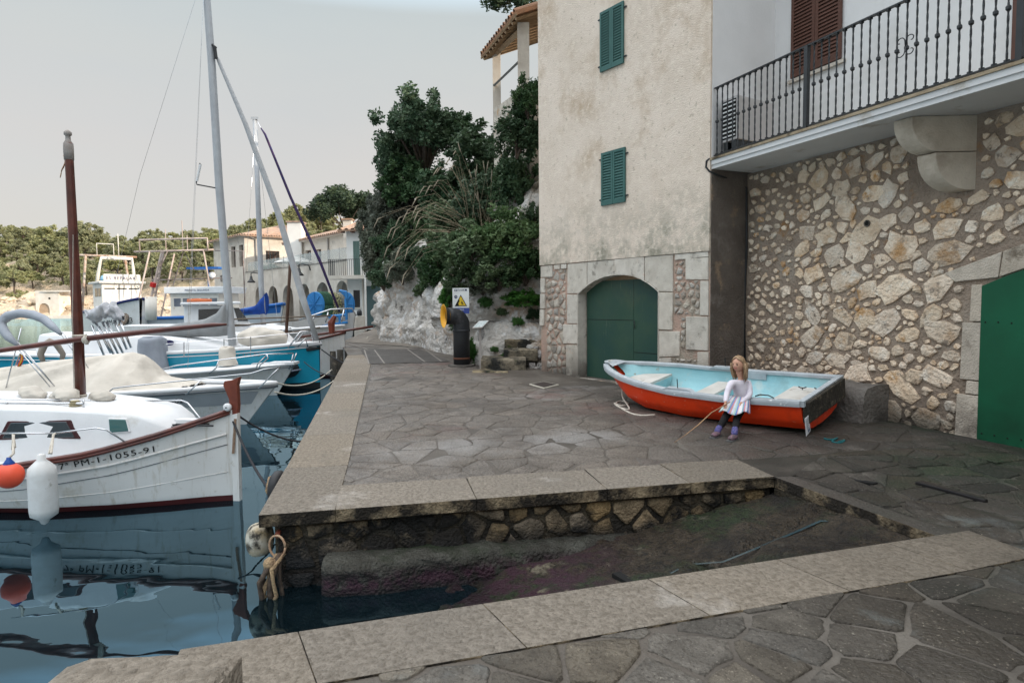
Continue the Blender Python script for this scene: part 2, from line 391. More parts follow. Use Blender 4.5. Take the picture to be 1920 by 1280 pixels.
M_slip = mat('slipway_wet', (.060, .046, .031), (.024, .018, .012), 9, .45, 1, 45, bd=.06, stains=[((.022, .034, .014), 1.4, .5, .6), ((.17, .15, .115), 2.3, .6, .70), ((.010, .009, .008), 30, .5, .62), ((.012, .010, .009), 1.1, .5, .62), ((.042, .018, .027), 8, .42, .55, -.36, -.46), ((.16, .14, .10), 3.1, .60, .66, -.36, -.44), ((.006, .005, .006), 1, 0, .1, -.54, -.62)], rvar=.25)
M_foot = mat('footing', (.085, .085, .072), (.045, .043, .035), 7, .6, 1, 40, bd=.05, stains=[((.02, .032, .014), 1.3, .5, .62), ((.02, .017, .014), 5, .35, .5, -.36, -.44), ((.042, .016, .026), 9, .42, .55, -.42, -.5), ((.008, .006, .007), 1, 0, .1, -.53, -.60)])
g = MB()
def f1(u, t):
    y = 4.83+42*t**1.6; x = XL(y)+(16-XL(y))*u**1.3; yy = y+SL*(x-XL(y))*(1-t)**8
    return (x, yy, zg(x, yy))
g.grid(f1, 30, 70)
def XL2(y):
    if y < 2.8: return -1.75
    if y < CY: return max(-1.75, K0.x+(y-K0.y)/KS)
    return lerp(CX, B_.x, (y-CY)/(B_.y-CY))
ys = [-14, -8, -4, -2, 0, 1, 2, 2.6, 2.8, 2.87, 3.2, 3.6, 4.0, CY, 4.5, 4.9, 5.3, B_.y]
def f2(i, j):
    y = ys[round(i*(len(ys)-1))]; xl = XL2(y); x = xl+(16-xl)*j; fade = 0 if y < CY else (y-CY)/(B_.y-CY)
    yy = y+SL*(x-xl)*fade; return (x, yy, zg(x, yy)-(0 if y > 5.6 else 0))
g.grid(f2, len(ys)-1, 24)
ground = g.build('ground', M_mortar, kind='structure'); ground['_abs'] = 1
# --- far ground the town stands on
gt = MB(); gt.add([(-9.5, 46, .35), (16, 46, .35), (60, 46, .35), (60, 140, .6), (-40, 140, .6), (-40, 62, .35), (-24, 50, .35)], [tuple(range(7))])
gt.build('town_ground', mat('town_ground', (.2, .18, .15), (.15, .13, .11), 1), kind='structure')
# --- water
def water_mat():
    m = bpy.data.materials.new('harbour_water'); m.use_nodes = True; t = m.node_tree; t.nodes.clear(); L = t.links.new
    out = nd(t, 'ShaderNodeOutputMaterial'); df = nd(t, 'ShaderNodeBsdfDiffuse'); gl = nd(t, 'ShaderNodeBsdfGlossy'); mxs = nd(t, 'ShaderNodeMixShader')
    df.inputs[0].default_value = (.0025, .006, .008, 1); gl.inputs[0].default_value = (.56, .84, 1.0, 1); gl.inputs['Roughness'].default_value = .0
    fr = nd(t, 'ShaderNodeFresnel'); fr.inputs[0].default_value = 2.15
    geo = nd(t, 'ShaderNodeNewGeometry'); mp = nd(t, 'ShaderNodeMapping'); mp.inputs['Scale'].default_value = (.9, 1.3, 1); L(geo.outputs['Position'], mp.inputs[0])
    n1 = nd(t, 'ShaderNodeTexNoise'); n1.inputs['Scale'].default_value = .9; n1.inputs['Detail'].default_value = 2; n1.inputs['Distortion'].default_value = .6; L(mp.outputs[0], n1.inputs['Vector'])
    n2 = nd(t, 'ShaderNodeTexNoise'); n2.inputs['Scale'].default_value = 5; n2.inputs['Detail'].default_value = 2; L(mp.outputs[0], n2.inputs['Vector'])
    # small chop only beyond the moored boats
    cx = nd(t, 'ShaderNodeSeparateXYZ'); L(geo.outputs['Position'], cx.inputs[0]); mr = nd(t, 'ShaderNodeMapRange'); L(cx.outputs[1], mr.inputs[0])
    mr.inputs['From Min'].default_value = 12; mr.inputs['From Max'].default_value = 45; mr.inputs['To Min'].default_value = .03; mr.inputs['To Max'].default_value = .9
    mu = nd(t, 'ShaderNodeMath', operation='MULTIPLY'); L(n2.outputs[0], mu.inputs[0]); L(mr.outputs[0], mu.inputs[1])
    ad = nd(t, 'ShaderNodeMath', operation='ADD'); L(n1.outputs[0], ad.inputs[0]); L(mu.outputs[0], ad.inputs[1])
    b = nd(t, 'ShaderNodeBump'); b.inputs['Strength'].default_value = .23; b.inputs['Distance'].default_value = .04; L(ad.outputs[0], b.inputs['Height'])
    for q in (df, gl, fr): L(b.outputs[0], q.inputs['Normal'])
    L(fr.outputs[0], mxs.inputs[0]); L(df.outputs[0], mxs.inputs[1]); L(gl.outputs[0], mxs.inputs[2]); L(mxs.outputs[0], out.inputs[0]); return m
M_water = water_mat()
wt = MB(); wt.add([(-400, -40, -.6), (60, -40, -.6), (60, 500, -.6), (-400, 500, -.6)], [(0, 1, 2, 3)])
wt.build('water', M_water, kind='structure')
# --- quay walls (below the slabs)
def wall_strip(b, p, q, z0, z1, nrm, th=.4, seg=1):
    p = Vector(p); q = Vector(q); n = Vector(nrm).normalized()*th
    for i in range(seg):
        a = p.lerp(q, i/seg); c = p.lerp(q, (i+1)/seg); za, zc = (zg(a.x, a.y)+z1, zg(c.x, c.y)+z1)
        b.hexa([(a.x, a.y, z0), (c.x, c.y, z0), (c.x-n.x, c.y-n.y, z0), (a.x-n.x, a.y-n.y, z0), (a.x, a.y, za), (c.x, c.y, zc), (c.x-n.x, c.y-n.y, zc), (a.x-n.x, a.y-n.y, za)])
qn = Vector((.2017, -.9794, 0))     # outward normal of the slipway-side wall
e1 = Vector((B_.x-A_.x, B_.y-A_.y, 0)).normalized()
WA = A_-qn*.05+e1*.06; WB = B_-qn*.05
qwall = MB(); wall_strip(qwall, WA, WB, -1.6, -.09, qn, .5)
side_n = Vector((-.978, -.2, 0))
wall_strip(qwall, WA-e1*.0+Vector((-.0, .02, 0)), (-4.33, 17, 0), -1.6, -.09, side_n, .5, 6)
wall_strip(qwall, (-4.33, 17.02, 0), (-5.65, 21.4, 0), -1.6, -.14, side_n, .4, 2)
wall_strip(qwall, (-5.65, 21.42, 0), (-7.2, 33, 0), -1.6, -.06, side_n, .4, 2)
wall_strip(qwall, (-7.2, 33.02, 0), (-9.4, 46, 0), -1.6, -.06, side_n, .4, 2)
qw = qwall.build('quay_wall', M_qwall, kind='structure'); qw['_abs'] = 1
nb = MB()
wall_strip(nb, (B_.x, B_.y-.02, 0), (CX, CY+.02, 0), -1.4, -.006, (-1, -.3, 0), .3)
wall_strip(nb, (CX+.2, yk(CX+.2)-.04, 0), (K0.x, K0.y-.04, 0), -1.6, -.085, (-.3, 1, 0), .4)
wall_strip(nb, (-1.72, 2.78, 0), (-1.72, -13, 0), -1.6, -.085, (-1, 0, 0), .4)
nb.build('near_quay_wall', M_qwall, kind='structure')
# stones of the wall beside the slipway
def toQ(u, v, h): 
    p = WA+e1*u; return Vector((p.x, p.y, 0))+Vector((0, 0, v))+qn*h
LW = (WB-WA).length
polys = cells(0, LW, -.62, -.08, .21, 5, .4, 1.2, [(0.02, -.64), (LW-.02, -.64), (LW-.02, -.095), (0.02, -.105)])
def keepq(q):
    u = sum(p[0] for p in q)/len(q); v = min(p[1] for p in q); x = WA.x+e1.x*u; return max(p[1] for p in q) > -.14-.17*(2.35-x)
lay_stones(polys, toQ, 'quay_stone', M_qstone, qw, .016, .12, .026, 3, 120, keep=keepq, dome=.5)
# --- slabs
def slab(p, th=.1, up=.012, name='kerb_slab', parent=ground, m=None, inset=.0015, side=True):
    c = sum((Vector((a[0], a[1], 0)) for a in p), Vector())/len(p); q = []
    for a in p:
        a = Vector((a[0], a[1], 0)); d = (c-a).normalized()*inset*1.4; q.append(a+d)
    z = [zg(a.x, a.y) for a in q]; n = len(q)
    v = [(a.x, a.y, zz-th+up) for a, zz in zip(q, z)]+[(a.x, a.y, zz+up) for a, zz in zip(q, z)]
    f = [tuple(reversed(range(n))), tuple(range(n, 2*n))]+[(i, (i+1) % n, n+(i+1) % n, n+i) for i in range(n)]
    o = mk(name, v, f, None, parent, mats=[m or M_kerb, M_kside], fm=[0, 0]+[1]*n)
    o.parent = parent; bevel(o, .004, 2); return o
rnd = random.Random(11)
# front strip of the quay over the slipway
xs_ = [-1.39, -.30, .80, 1.55, B_.x]; ov = .03
for a, b in zip(xs_, xs_[1:]):
    slab([(a, yf(a)-ov), (b, yf(b)-ov), (b-.13, yf(b)+.56), (a-.13, yf(a)+.60)])
slab([(-1.945, 4.79), (-1.39, yf(-1.39)-ov), (-1.62, 6.2), (-2.20, 6.1)])
yy = 6.1; inn = lambda y: piece(y, [(4.9, -1.39), (6.2, -1.62), (17.2, -3.75)])
while yy < 16.6:
    y2 = min(17, yy+rnd.uniform(1.15, 1.7)); slab([(XL(yy)-ov, yy), (inn(yy+.1), yy+.1), (inn(y2+.1), y2+.1), (XL(y2)-ov, y2)]); yy = y2
# near kerb beside the camera
kw = .43; xk = [-1.56, -1.06, -.17, .77, 1.62, 2.45, 3.14]
kn = Vector((KS, -1, 0)).normalized()
for i, (a, b) in enumerate(zip(xk, xk[1:])):
    w1 = kn*kw; sk = .10 if i > 0 else 0; sk2 = .10 if i < 5 else .0
    slab([(a+.0, yk(a)+.03), (a+w1.x+sk, yk(a)+w1.y), (b+w1.x+sk2, yk(b)+w1.y), (b, yk(b)+.03)])
for y0 in (2.3, 1.2, .1, -1.0): slab([(-1.78, y0-1.06), (-1.35, y0-1.06), (-1.35, y0+.02), (-1.78, y0+.02)])
# edge strip from the quay corner to the near kerb
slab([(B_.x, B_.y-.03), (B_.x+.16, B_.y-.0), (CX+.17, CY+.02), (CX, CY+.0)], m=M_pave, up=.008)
# --- paving stones laid in the mortar
toG = lambda u, v, h: Vector((u, v, zg(u, v)+h))
Pw = (5.226, 7.075); wd = (-.387, .922)
def in_deck(q):
    for x, y in q:
        if (x-Pw[0])*wd[1]-(y-Pw[1])*wd[0] > -.03: return False
        if y > 9.6 and (x-3.0)*.81+(y-10.1)*.586 > -.05: return False
        if y > 11.4 and x > -1.1+(15.3-y)*.42: return False
    return True
DD = [(-1.50, 5.49), (6.5, yf(6.5)+.60), (6.5, 15.2), (-3.30, 15.2)]
deck_polys = [q for q in cells(-4.5, 6.6, 5, 15.4, .27, 21, .49, 1.3, DD, .28) if in_deck(q)]
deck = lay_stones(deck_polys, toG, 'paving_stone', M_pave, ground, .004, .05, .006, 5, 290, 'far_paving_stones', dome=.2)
def in_near(q):
    for x, y in q:
        if (x-Pw[0])*wd[1]-(y-Pw[1])*wd[0] > -.03: return False
    return True
M_pave2 = mat('paving_stone_near', (.15, .132, .107), (.085, .074, .059), 4.5, .66, 1, 38, var=.25, stains=[((.030, .025, .020), 1.1, .22, .50, .3, 2.3, None, 'x'), ((.02, .028, .017), .9, .45, .6, 2.0, 3.6, None, 'x'), ((.045, .037, .03), 45, .52, .68), ((.28, .25, .20), 60, .6, .72), ((.13, .15, .15), .7, .58, .7), ((.05, .042, .034), .9, .5, .7), ], rvar=.2, bd=.03)  # right side painted darker: shade under the tall house, with damp
near_polys = []
for D in ([(-1.33, 1.3), (3.17, 1.3), (3.17, yk(3.17)-.47), (-1.33, yk(-1.33)-.47)], [(3.17, 1.3), (7, 1.3), (7, 7.4), (3.17, yf(3.17)+.58)],
          [(CX+.19, CY+.10), (3.17, CY+.16), (3.17, yf(3.17)+.57), (B_.x+.19, B_.y+.04), (B_.x+.19, B_.y)]): near_polys += cells(-1.4, 7, 1.2, 7.4, .25, 33, .49, 1.5, D, .25)
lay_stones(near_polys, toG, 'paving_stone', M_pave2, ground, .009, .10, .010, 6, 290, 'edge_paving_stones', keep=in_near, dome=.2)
# --- slipway
def zr(x, y):
    b = -.12-.17*(2.35-x)
    return b
def fs_(u, v):
    x = lerp(2.75, -2.6, u); y1 = yf(x)-.06; y0 = yk(x)+.0
    y = lerp(y0, y1, v); xx = x
    if x > 2.2:
        t = (y-CY)/(B_.y-CY); lim = lerp(CX, B_.x, min(1, max(0, t)))+.02; xx = lerp(2.2, lim, (x-2.2)/.55)
    z = zr(xx, y)+.022*fbm(xx*1.8, y*1.8, 1)+.02*fbm(xx*6, y*6, 2, 2)+.008*fbm(xx*22, y*22, 5, 2)-.05*math.exp(-((y-(5.2-.62*(2.6-xx)))/.06)**2)*(1 if xx > 1.0 else 0)
    if u == 0: z = min(z, -.1)
    return (xx, y, z)
s_ = MB().grid(fs_, 110, 44); slip = s_.build('slipway', M_slip, None, True, kind='structure'); slip['_abs'] = 1
# rivulet running down from the drain
rv = MB()
pts = [(2.62, 4.78), (2.38, 4.88), (2.15, 4.78), (1.95, 4.7), (1.7, 4.58), (1.5, 4.5), (1.25, 4.52), (1.1, 4.42)]
for i in range(len(pts)-1):
    a, b = pts[i], pts[i+1]; w = .016-.0012*i
    za = zr(*a)-.002+.022*fbm(a[0]*1.8, a[1]*1.8, 1)+.008; zb = zr(*b)-.002+.022*fbm(b[0]*1.8, b[1]*1.8, 1)+.008
    rv.add([(a[0], a[1]-w, za), (a[0], a[1]+w, za), (b[0], b[1]+w, zb), (b[0], b[1]-w, zb)], [(0, 1, 2, 3)])
tag(rv.build('rivulet', mat('shallow_water', (.03, .06, .07), (.02, .04, .05), 2, .06, spec=.8, bump=.3, bsc=30, bd=.01), kind='stuff'))
# drain slots
for nm, (p, q) in (('drain_slot', ((1155, 1064), (1198, 1094))), ('drain_slot', ((1552, 958), (1640, 984)))):
    a = PZ(*p, -.33); b = PZ(*q, -.33); a.z = zr(a.x, a.y)+.03; b.z = zr(b.x, b.y)+.03; n = (b-a).cross(Vector((0, 0, 1))).normalized()*.035
    mk(nm, [a-n, a+n, b+n, b-n, a-n-Vector((0, 0, .05)), a+n-Vector((0, 0, .05)), b+n-Vector((0, 0, .05)), b-n-Vector((0, 0, .05))], [(0, 1, 2, 3), (0, 4, 5, 1), (1, 5, 6, 2), (2, 6, 7, 3), (3, 7, 4, 0)], mat('black_gap', (.008, .008, .008), None, 5, .9), slip, kind=None)
# footing ledge along the wall
def ff(u, v):
    x = lerp(-1.47, 1.05, u); a = v*math.pi/2*1.0; pr = .30*(1-.1*u)+.02*fbm(x*3, 5, 1); top = -.345-.05*u+.012*fbm(x*4, 1, 3)
    yb = yf(x)+.06
    sec = [(0, 0), (.55, .0), (.82, -.02), (.95, -.07), (1, -.14), (1.02, -.3), (1.02, -.9)]
    k = v*(len(sec)-1); i = min(int(k), len(sec)-2); s, dz = [lerp(sec[i][c], sec[i+1][c], k-i) for c in (0, 1)]
    e = 1 if u > .04 else .75+.25*math.sin(u/.04*math.pi/2)
    return (x+ (0 if e == 1 else .0), yb-(pr*s*e)-.02*fbm(x*5, v*6, 2), top+dz+(0 if v > .8 else .008*fbm(x*9, v*9, 4)))
fo = MB().grid(ff, 60, 24)
fo.add([ff(0, j/24) for j in range(25)]+[(-1.47, yf(-1.47)+.06, -1.3)], [tuple(range(26))])
fo.build('wall_footing', M_foot, None, True, kind='structure')

pk = [PG(1722, 908), PG(1850, 944)]; pd = (pk[1]-pk[0]).normalized(); pn_ = Vector((-pd.y, pd.x, 0))*.045
tag(bevel(MB().hexa([pk[0]-pn_, pk[1]-pn_*.5, pk[1]+pn_*.5, pk[0]+pn_]+[p+Vector((0, 0, .035)) for p in (pk[0]-pn_, pk[1]-pn_*.5, pk[1]+pn_*.5, pk[0]+pn_)]).build('wet_streak', mat('wet_black_streak', (.018, .016, .016), (.01, .009, .01), 9, .4)), .008), 'black wet timber built as a thin bar on the dark paving near the right edge', 'streak')  # dark wet strip on the ground, made as a thin raised bar
# ================================================================ tower house
KT = Vector((3.096, 10.0, 0)); fd = Vector((-.586, .81, 0)).normalized(); nF = Vector((-.81, -.586, 0)).normalized()
wn = Vector((.387, -.922, 0)).normalized(); nW = Vector((-.922, -.387, 0)).normalized(); sdr = Vector((.85, .527, 0)).normalized()
def toF(s, z=0, h=0): return KT+fd*s+nF*h+Vector((0, 0, z))
def fs(px, py):
    p = PP(px, py, KT, nF); return ((p-KT).dot(fd), p.z)
def Z4(x, y): return fs(1000+x/4.572, 460+y/4.572)
W0 = Vector((3.81, 10.44, 0))
def toW(t, z, h=0): return W0+wn*t+nW*h+Vector((0, 0, z))
def ws(px, py):
    p = PP(px, py, W0, nW); return ((p-W0).dot(wn), p.z)
M_plaster = mat('roughcast_plaster', (.76, .65, .55), (.67, .565, .465), 1.1, .95, .8, 55, bd=.025, detail=9, stains=[((.52, .40, .29), 1.1, .50, .68, 3.0, 4.6), ((.30, .28, .22), 1.6, .42, .62, 3.6, 2.6), ((.78, .68, .57), 9, .5, .7), ((.48, .40, .31), 14, .58, .7)])
M_terra = mat('reddish_mortar', (.50, .33, .26), (.40, .30, .24), 3, .95, 1, 45, bd=.03, stains=[((.36, .31, .25), 2, .5, .6), ((.10, .085, .07), 2.2, .3, .5, .75, .1)])
M_dress = mat('dressed_limestone', (.60, .555, .485), (.47, .425, .365), 5, .9, .9, 60, bd=.012, var=.07, stains=[((.30, .27, .23), 6, .56, .68), ((.07, .06, .05), 1.6, .32, .5, .8, .1), ((.52, .36, .26), 2.2, .6, .72)])
M_rub = mat('rubble_stone', (.50, .46, .40), (.32, .28, .235), 6, .92, 1, 40, var=.25, bd=.03, stains=[((.38, .25, .15), 3, .58, .7), ((.10, .09, .075), 2.5, .35, .5, .7, .1)])
M_gdoor = mat('dark_green_paint', (.022, .062, .040), (.030, .070, .045), 2, .5, .25, 30, bd=.004, stains=[((.075, .090, .045), .9, .45, .7, 1.0, 2.0), ((.012, .05, .045), 1.2, .4, .7), ((.10, .12, .08), 2.5, .62, .72, .2, .5, (8, 8, .6))], spec=.3)
M_shut = mat('green_shutter_paint', (.035, .105, .095), (.045, .125, .11), 4, .5, .2, 40, bd=.003)
M_iron = mat('black_iron', (.012, .014, .016), (.02, .023, .026), 8, .45, .2, 60, bd=.002, spec=.5)
M_dark = mat('dark_interior', (.012, .012, .011), None, 5, .95)
M_wood = mat('pale_timber', (.40, .27, .16), (.30, .19, .11), 5, .8, .4, 30, bd=.005)
sL = fs(1014, 498)[0]; pz0 = fs(1327, 471)[1]; pz1 = fs(1014, 498)[1]
zb = .10; TOPZ = 15.0  # height above the view is raised so its shade reaches the masts
tower = thing('tower_house', 'tall beige roughcast house with green shutters and an arched green boat door', 'house', tuple(toF(sL/2, zb)))
jl = Z4(388, 500)[0]; jr = Z4(1080, 500)[0]      # opening, left s > right s
ARC = [Z4(*q) for q in ((388, 415), (430, 378), (480, 335), (540, 298), (620, 266), (700, 252), (770, 250), (850, 258), (930, 288), (1000, 330), (1045, 365), (1080, 397))]
def arch_z(s):
    P = sorted(ARC); return piece(s, P)
TH = .30
def col_wall(b, s0, s1, zl, zh, h, n=1, th=TH):    # wall piece between s0<s1, zl/zh functions
    for i in range(n):
        a = lerp(s0, s1, i/n); c = lerp(s0, s1, (i+1)/n)
        b.hexa([toF(a, zl(a), h), toF(c, zl(c), h), toF(c, zl(c), h-th), toF(a, zl(a), h-th), toF(a, zh(a), h), toF(c, zh(c), h), toF(c, zh(c), h-th), toF(a, zh(a), h-th)])
plz = lambda s: lerp(pz0, pz1, s/sL)
b = MB(); one = lambda v: (lambda s: v)
col_wall(b, 0, jr, one(-.1), plz, 0); col_wall(b, jl, sL, one(-.1), plz, 0)
col_wall(b, jr, jl, arch_z, plz, 0, 22)
b.build('base_wall', M_terra, tower)
b = MB(); col_wall(b, 0.0, sL+.0, lambda s: plz(s)+.002, one(TOPZ), .035, 1, .33); b.build('plaster_wall', M_plaster, tower)
# body behind (side faces)
far = 4.2
b = MB(); q = [KT-nF*TH+sdr*0, KT-nF*TH+sdr*far, toF(sL)-nF*TH+sdr*far, toF(sL)-nF*TH]
b.prism([(p.x, p.y) for p in q], -.1, TOPZ); b.build('body_wall', M_plaster, tower)
# dark rendered side wall, white above the balcony
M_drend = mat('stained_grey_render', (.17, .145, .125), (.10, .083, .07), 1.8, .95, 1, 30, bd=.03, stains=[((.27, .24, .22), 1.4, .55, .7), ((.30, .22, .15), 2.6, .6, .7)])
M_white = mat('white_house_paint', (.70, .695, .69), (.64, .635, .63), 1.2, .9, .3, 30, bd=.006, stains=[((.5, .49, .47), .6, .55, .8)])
def side_quad(s0, s1, z0, z1, off):
    n = Vector((sdr.y, -sdr.x, 0))
    a = KT+sdr*s0+n*off; c = KT+sdr*s1+n*off; a2 = KT+sdr*s0-n*.05; c2 = KT+sdr*s1-n*.05
    return [(p.x, p.y, z0) for p in (a, c, c2, a2)]+[(p.x, p.y, z1) for p in (a, c, c2, a2)]
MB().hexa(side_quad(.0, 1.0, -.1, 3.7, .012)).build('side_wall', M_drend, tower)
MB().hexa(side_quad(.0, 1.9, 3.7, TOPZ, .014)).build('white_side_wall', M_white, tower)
# dressed blocks
def block(pts, name='dressed_stone', m=M_dress, h=.028, parent=tower, dep=.03, plane=toF, ins=.006):
    c = (sum(p[0] for p in pts)/len(pts), sum(p[1] for p in pts)/len(pts)); q = []
    for p in pts:
        d = math.hypot(p[0]-c[0], p[1]-c[1]); k = 1-ins*1.4/d; q.append((c[0]+(p[0]-c[0])*k, c[1]+(p[1]-c[1])*k))
    n = len(q); hh = h+random.uniform(-.006, .006); o0 = plane(c[0], c[1], 0)
    v = [plane(p[0], p[1], -dep)-o0 for p in q]+[plane(p[0], p[1], hh)-o0 for p in q]
    o = mk(name, v, [tuple(range(n)), tuple(reversed(range(n, 2*n)))]+[(i, n+i, n+(i+1) % n, (i+1) % n) for i in range(n)], m)
    o.location = o0; o.parent = parent; o.matrix_parent_inverse = parent_m(parent).inverted(); bevel(o, .008, 2, 30); return o
BL = [[(300, 158), (468, 143), (468, 345), (430, 378), (388, 415), (296, 415)], [(468, 143), (700, 120), (700, 252), (620, 266), (540, 298), (468, 343)],
      [(700, 120), (960, 96), (960, 303), (930, 288), (850, 258), (770, 250), (700, 251)], [(960, 96), (1205, 76), (1205, 400), (1080, 397), (1045, 365), (1000, 330), (960, 303)],
      [(296, 418), (386, 418), (386, 672), (296, 672)], [(258, 674), (386, 674), (386, 846), (258, 842)], [(285, 850), (386, 850), (386, 1195), (285, 1190)],
      [(1082, 399), (1205, 402), (1200, 728), (1082, 724)], [(1082, 730), (1262, 733), (1262, 950), (1082, 960)], [(1082, 963), (1190, 958), (1190, 1230), (1082, 1240)],
      [(1215, 78), (1508, 52), (1508, 98), (1215, 128)], [(1308, 112), (1508, 101), (1508, 298), (1308, 295)], [(1438, 300), (1508, 301), (1508, 605), (1432, 603)],
      [(1315, 606), (1508, 608), (1508, 905), (1315, 895)], [(1412, 908), (1508, 908), (1508, 1260), (1412, 1250)],
      [(68, 180), (172, 168), (172, 272), (68, 276)], [(68, 279), (106, 277), (108, 410), (68, 410)], [(66, 413), (108, 413), (108, 545), (66, 545)], [(62, 548), (100, 548), (98, 690), (60, 690)],
      [(180, 170), (236, 164), (236, 205), (182, 208)], [(242, 162), (293, 158), (293, 200), (244, 205)]]
for q in BL: block([Z4(*p) for p in q])
# keystone emblem: small square mark carved in the arch
block([Z4(*p) for p in ((690, 176), (718, 172), (718, 226), (690, 230))], 'keystone_mark', h=.040, dep=-.02)
# reveal of the opening
rev = MB(); path = [(jl, -.05)]+sorted(ARC, reverse=True)+[(jr, -.05)]
for a, c in zip(path, path[1:]):
    rev.add([toF(a[0], a[1], .028), toF(c[0], c[1], .028), toF(c[0], c[1], -TH), toF(a[0], a[1], -TH)], [(0, 1, 2, 3)])
rv_ = rev.build('door_reveal', M_dress, tower); sl = rv_.modifiers.new('thickness', 'SOLIDIFY'); sl.thickness = .012; sl.offset = 0
# rubble infill
def rub(zx0, zy0, zx1, zy1, sp, seed):
    a = Z4(zx0, zy0); c = Z4(zx1, zy1); s0, s1 = sorted((a[0], c[0])); z0, z1 = sorted((a[1], c[1]))
    return cells(s0, s1, z0, z1, sp, seed, .4, 1.1, [(s0, z0), (s1, z0), (s1, z1), (s0, z1)])
PO = rub(112, 215, 285, 1180, .15, 4)+rub(1218, 140, 1300, 300, .13, 5)+rub(1212, 305, 1428, 600, .125, 6)+rub(1266, 612, 1310, 890, .12, 7)+rub(1200, 958, 1405, 1010, .1, 8)
lay_stones(PO, toF, 'rubble_stone', M_rub, tower, .018, .22, .016, 9, 200, dome=.5)
# doors
dz = .17; dl = Z4(440, 600)[0]+.12; mid = fs(1174, 620)[0]-.02; dr = jr-.06; dtop = Z4(760, 292)[1]
for k, (a, c) in enumerate(((mid+.004, dl), (dr, mid-.004))):
    o = MB(); pz = [0.06, (dtop+.06)*.38, dtop*.68, dtop]
    lf = MB().hexa([toF(a, .05, -dz), toF(c, .05, -dz), toF(c, .05, -dz-.04), toF(a, .05, -dz-.04), toF(a, dtop, -dz), toF(c, dtop, -dz), toF(c, dtop, -dz-.04), toF(a, dtop, -dz-.04)]).build('door_leaf', M_gdoor, tower)
    sub(lf)
    zj = 1.15 if k == 0 else .62
    zj = Z4(650, 640)[1] if k == 0 else Z4(950, 930)[1]
    MB().hexa([toF(a+.01, zj-.004, -dz+.004), toF(c-.01, zj-.004, -dz+.004), toF(c-.01, zj-.004, -dz), toF(a+.01, zj-.004, -dz), toF(a+.01, zj+.004, -dz+.004), toF(c-.01, zj+.004, -dz+.004), toF(c-.01, zj+.004, -dz), toF(a+.01, zj+.004, -dz)]).build('board_joint', M_dark, lf)
    if k == 1:
        hz = Z4(810, 680); MB().tube([toF(hz[0], hz[1]+.07, -dz+.012), toF(hz[0]-.02, hz[1]+.05, -dz+.03), toF(hz[0]-.03, hz[1], -dz+.035), toF(hz[0]-.02, hz[1]-.06, -dz+.02), toF(hz[0], hz[1]-.07, -dz+.012)], .007, 6).build('handle', M_iron, lf, True)
MB().hexa([toF(jr-.1, .0, -dz-.06), toF(jl+.3, .0, -dz-.06), toF(jl+.3, .0, -dz-.10), toF(jr-.1, .0, -dz-.1), toF(jr-.1, 2.6, -dz-.06), toF(jl+.3, 2.6, -dz-.06), toF(jl+.3, 2.6, -dz-.1), toF(jr-.1, 2.6, -dz-.1)]).build('door_backing', M_wood, tower)
MB().hexa([toF(jr-.02, .0, .12), toF(jl+.05, .0, .12), toF(jl+.05, .0, -dz), toF(jr-.02, .0, -dz), toF(jr-.02, .135, .10), toF(jl+.05, .165, .10), toF(jl+.05, .165, -dz), toF(jr-.02, .135, -dz)]).build('threshold', M_dress, tower)
# louvred shutters
def louvre(parent, P, s0, s1, z0, z1, m, ns, h0=.02, st=.035, th=.03, name='shutter'):
    """one louvred leaf on plane P(s, z, h): frame plus slats as parts"""
    fr = MB(); lo, hi = h0, h0+th
    def bar(a, c, e, f_, l=lo, h=hi): fr.hexa([P(a, e, h), P(c, e, h), P(c, e, l), P(a, e, l), P(a, f_, h), P(c, f_, h), P(c, f_, l), P(a, f_, l)])
    bar(s0, s0+st, z0, z1); bar(s1-st, s1, z0, z1); bar(s0+st, s1-st, z0, z0+st*1.6); bar(s0+st, s1-st, z1-st*1.2, z1)
    bar(s0+st, s1-st, z0+st, z1-st, lo-.006, lo-.002)
    o = sub(fr.build(name, m, parent)); a, c = s0+st, s1-st; zz0, zz1 = z0+st*1.6, z1-st*1.2; stp = (zz1-zz0)/ns; me = None
    o0 = P(a, zz0, 0)
    for i in range(ns):
        z = zz0+stp*i
        if me is None:
            v = [P(a, z+stp*.05, hi-.002), P(c, z+stp*.05, hi-.002), P(c, z+stp*.85, lo+.004), P(a, z+stp*.85, lo+.004)]; v += [p+Vector((0, 0, stp*.22)) for p in v]
            me = MB().hexa([p-o0 for p in (v[0], v[1], v[2], v[3], v[4], v[5], v[6], v[7])]); me = me.build('slat', m, None); s_o = me
        else: s_o = me.copy(); C.objects.link(s_o)
        s_o.location = o0+Vector((0, 0, stp*i)); s_o.parent = o; s_o.matrix_parent_inverse = parent_m(o).inverted()
    return o
for (x0, y0, x1, y1, x2, y2, x3, y3, n_) in (((1129.5, 27, 1173.5, 3, 1130, 137, 1173.5, 120, 20)), ((1131.8, 289, 1176.5, 276, 1131.8, 387, 1177, 378.6, 17))):
    a = fs(x0, y0); c = fs(x1, y1); d = fs(x2, y2); s1_, s0_ = a[0], c[0]; zt = (a[1]+c[1])/2; zl_ = (d[1]+fs(x3, y3)[1])/2
    md = (s0_+s1_)/2
    for p, q in ((s0_, md-.003), (md+.003, s1_)):
        l = louvre(tower, toF, p, q, zl_, zt, M_shut, n_, .04, .042)
    for s in (s0_-.03, s1_+.03):
        for z in (zl_+.1, zt-.12): MB().hexa([toF(s-.03, z, .06), toF(s+.03, z, .06), toF(s+.03, z, .03), toF(s-.03, z, .03), toF(s-.03, z+.02, .06), toF(s+.03, z+.02, .06), toF(s+.03, z+.02, .03), toF(s-.03, z+.02, .03)]).build('hinge', M_iron, tower)
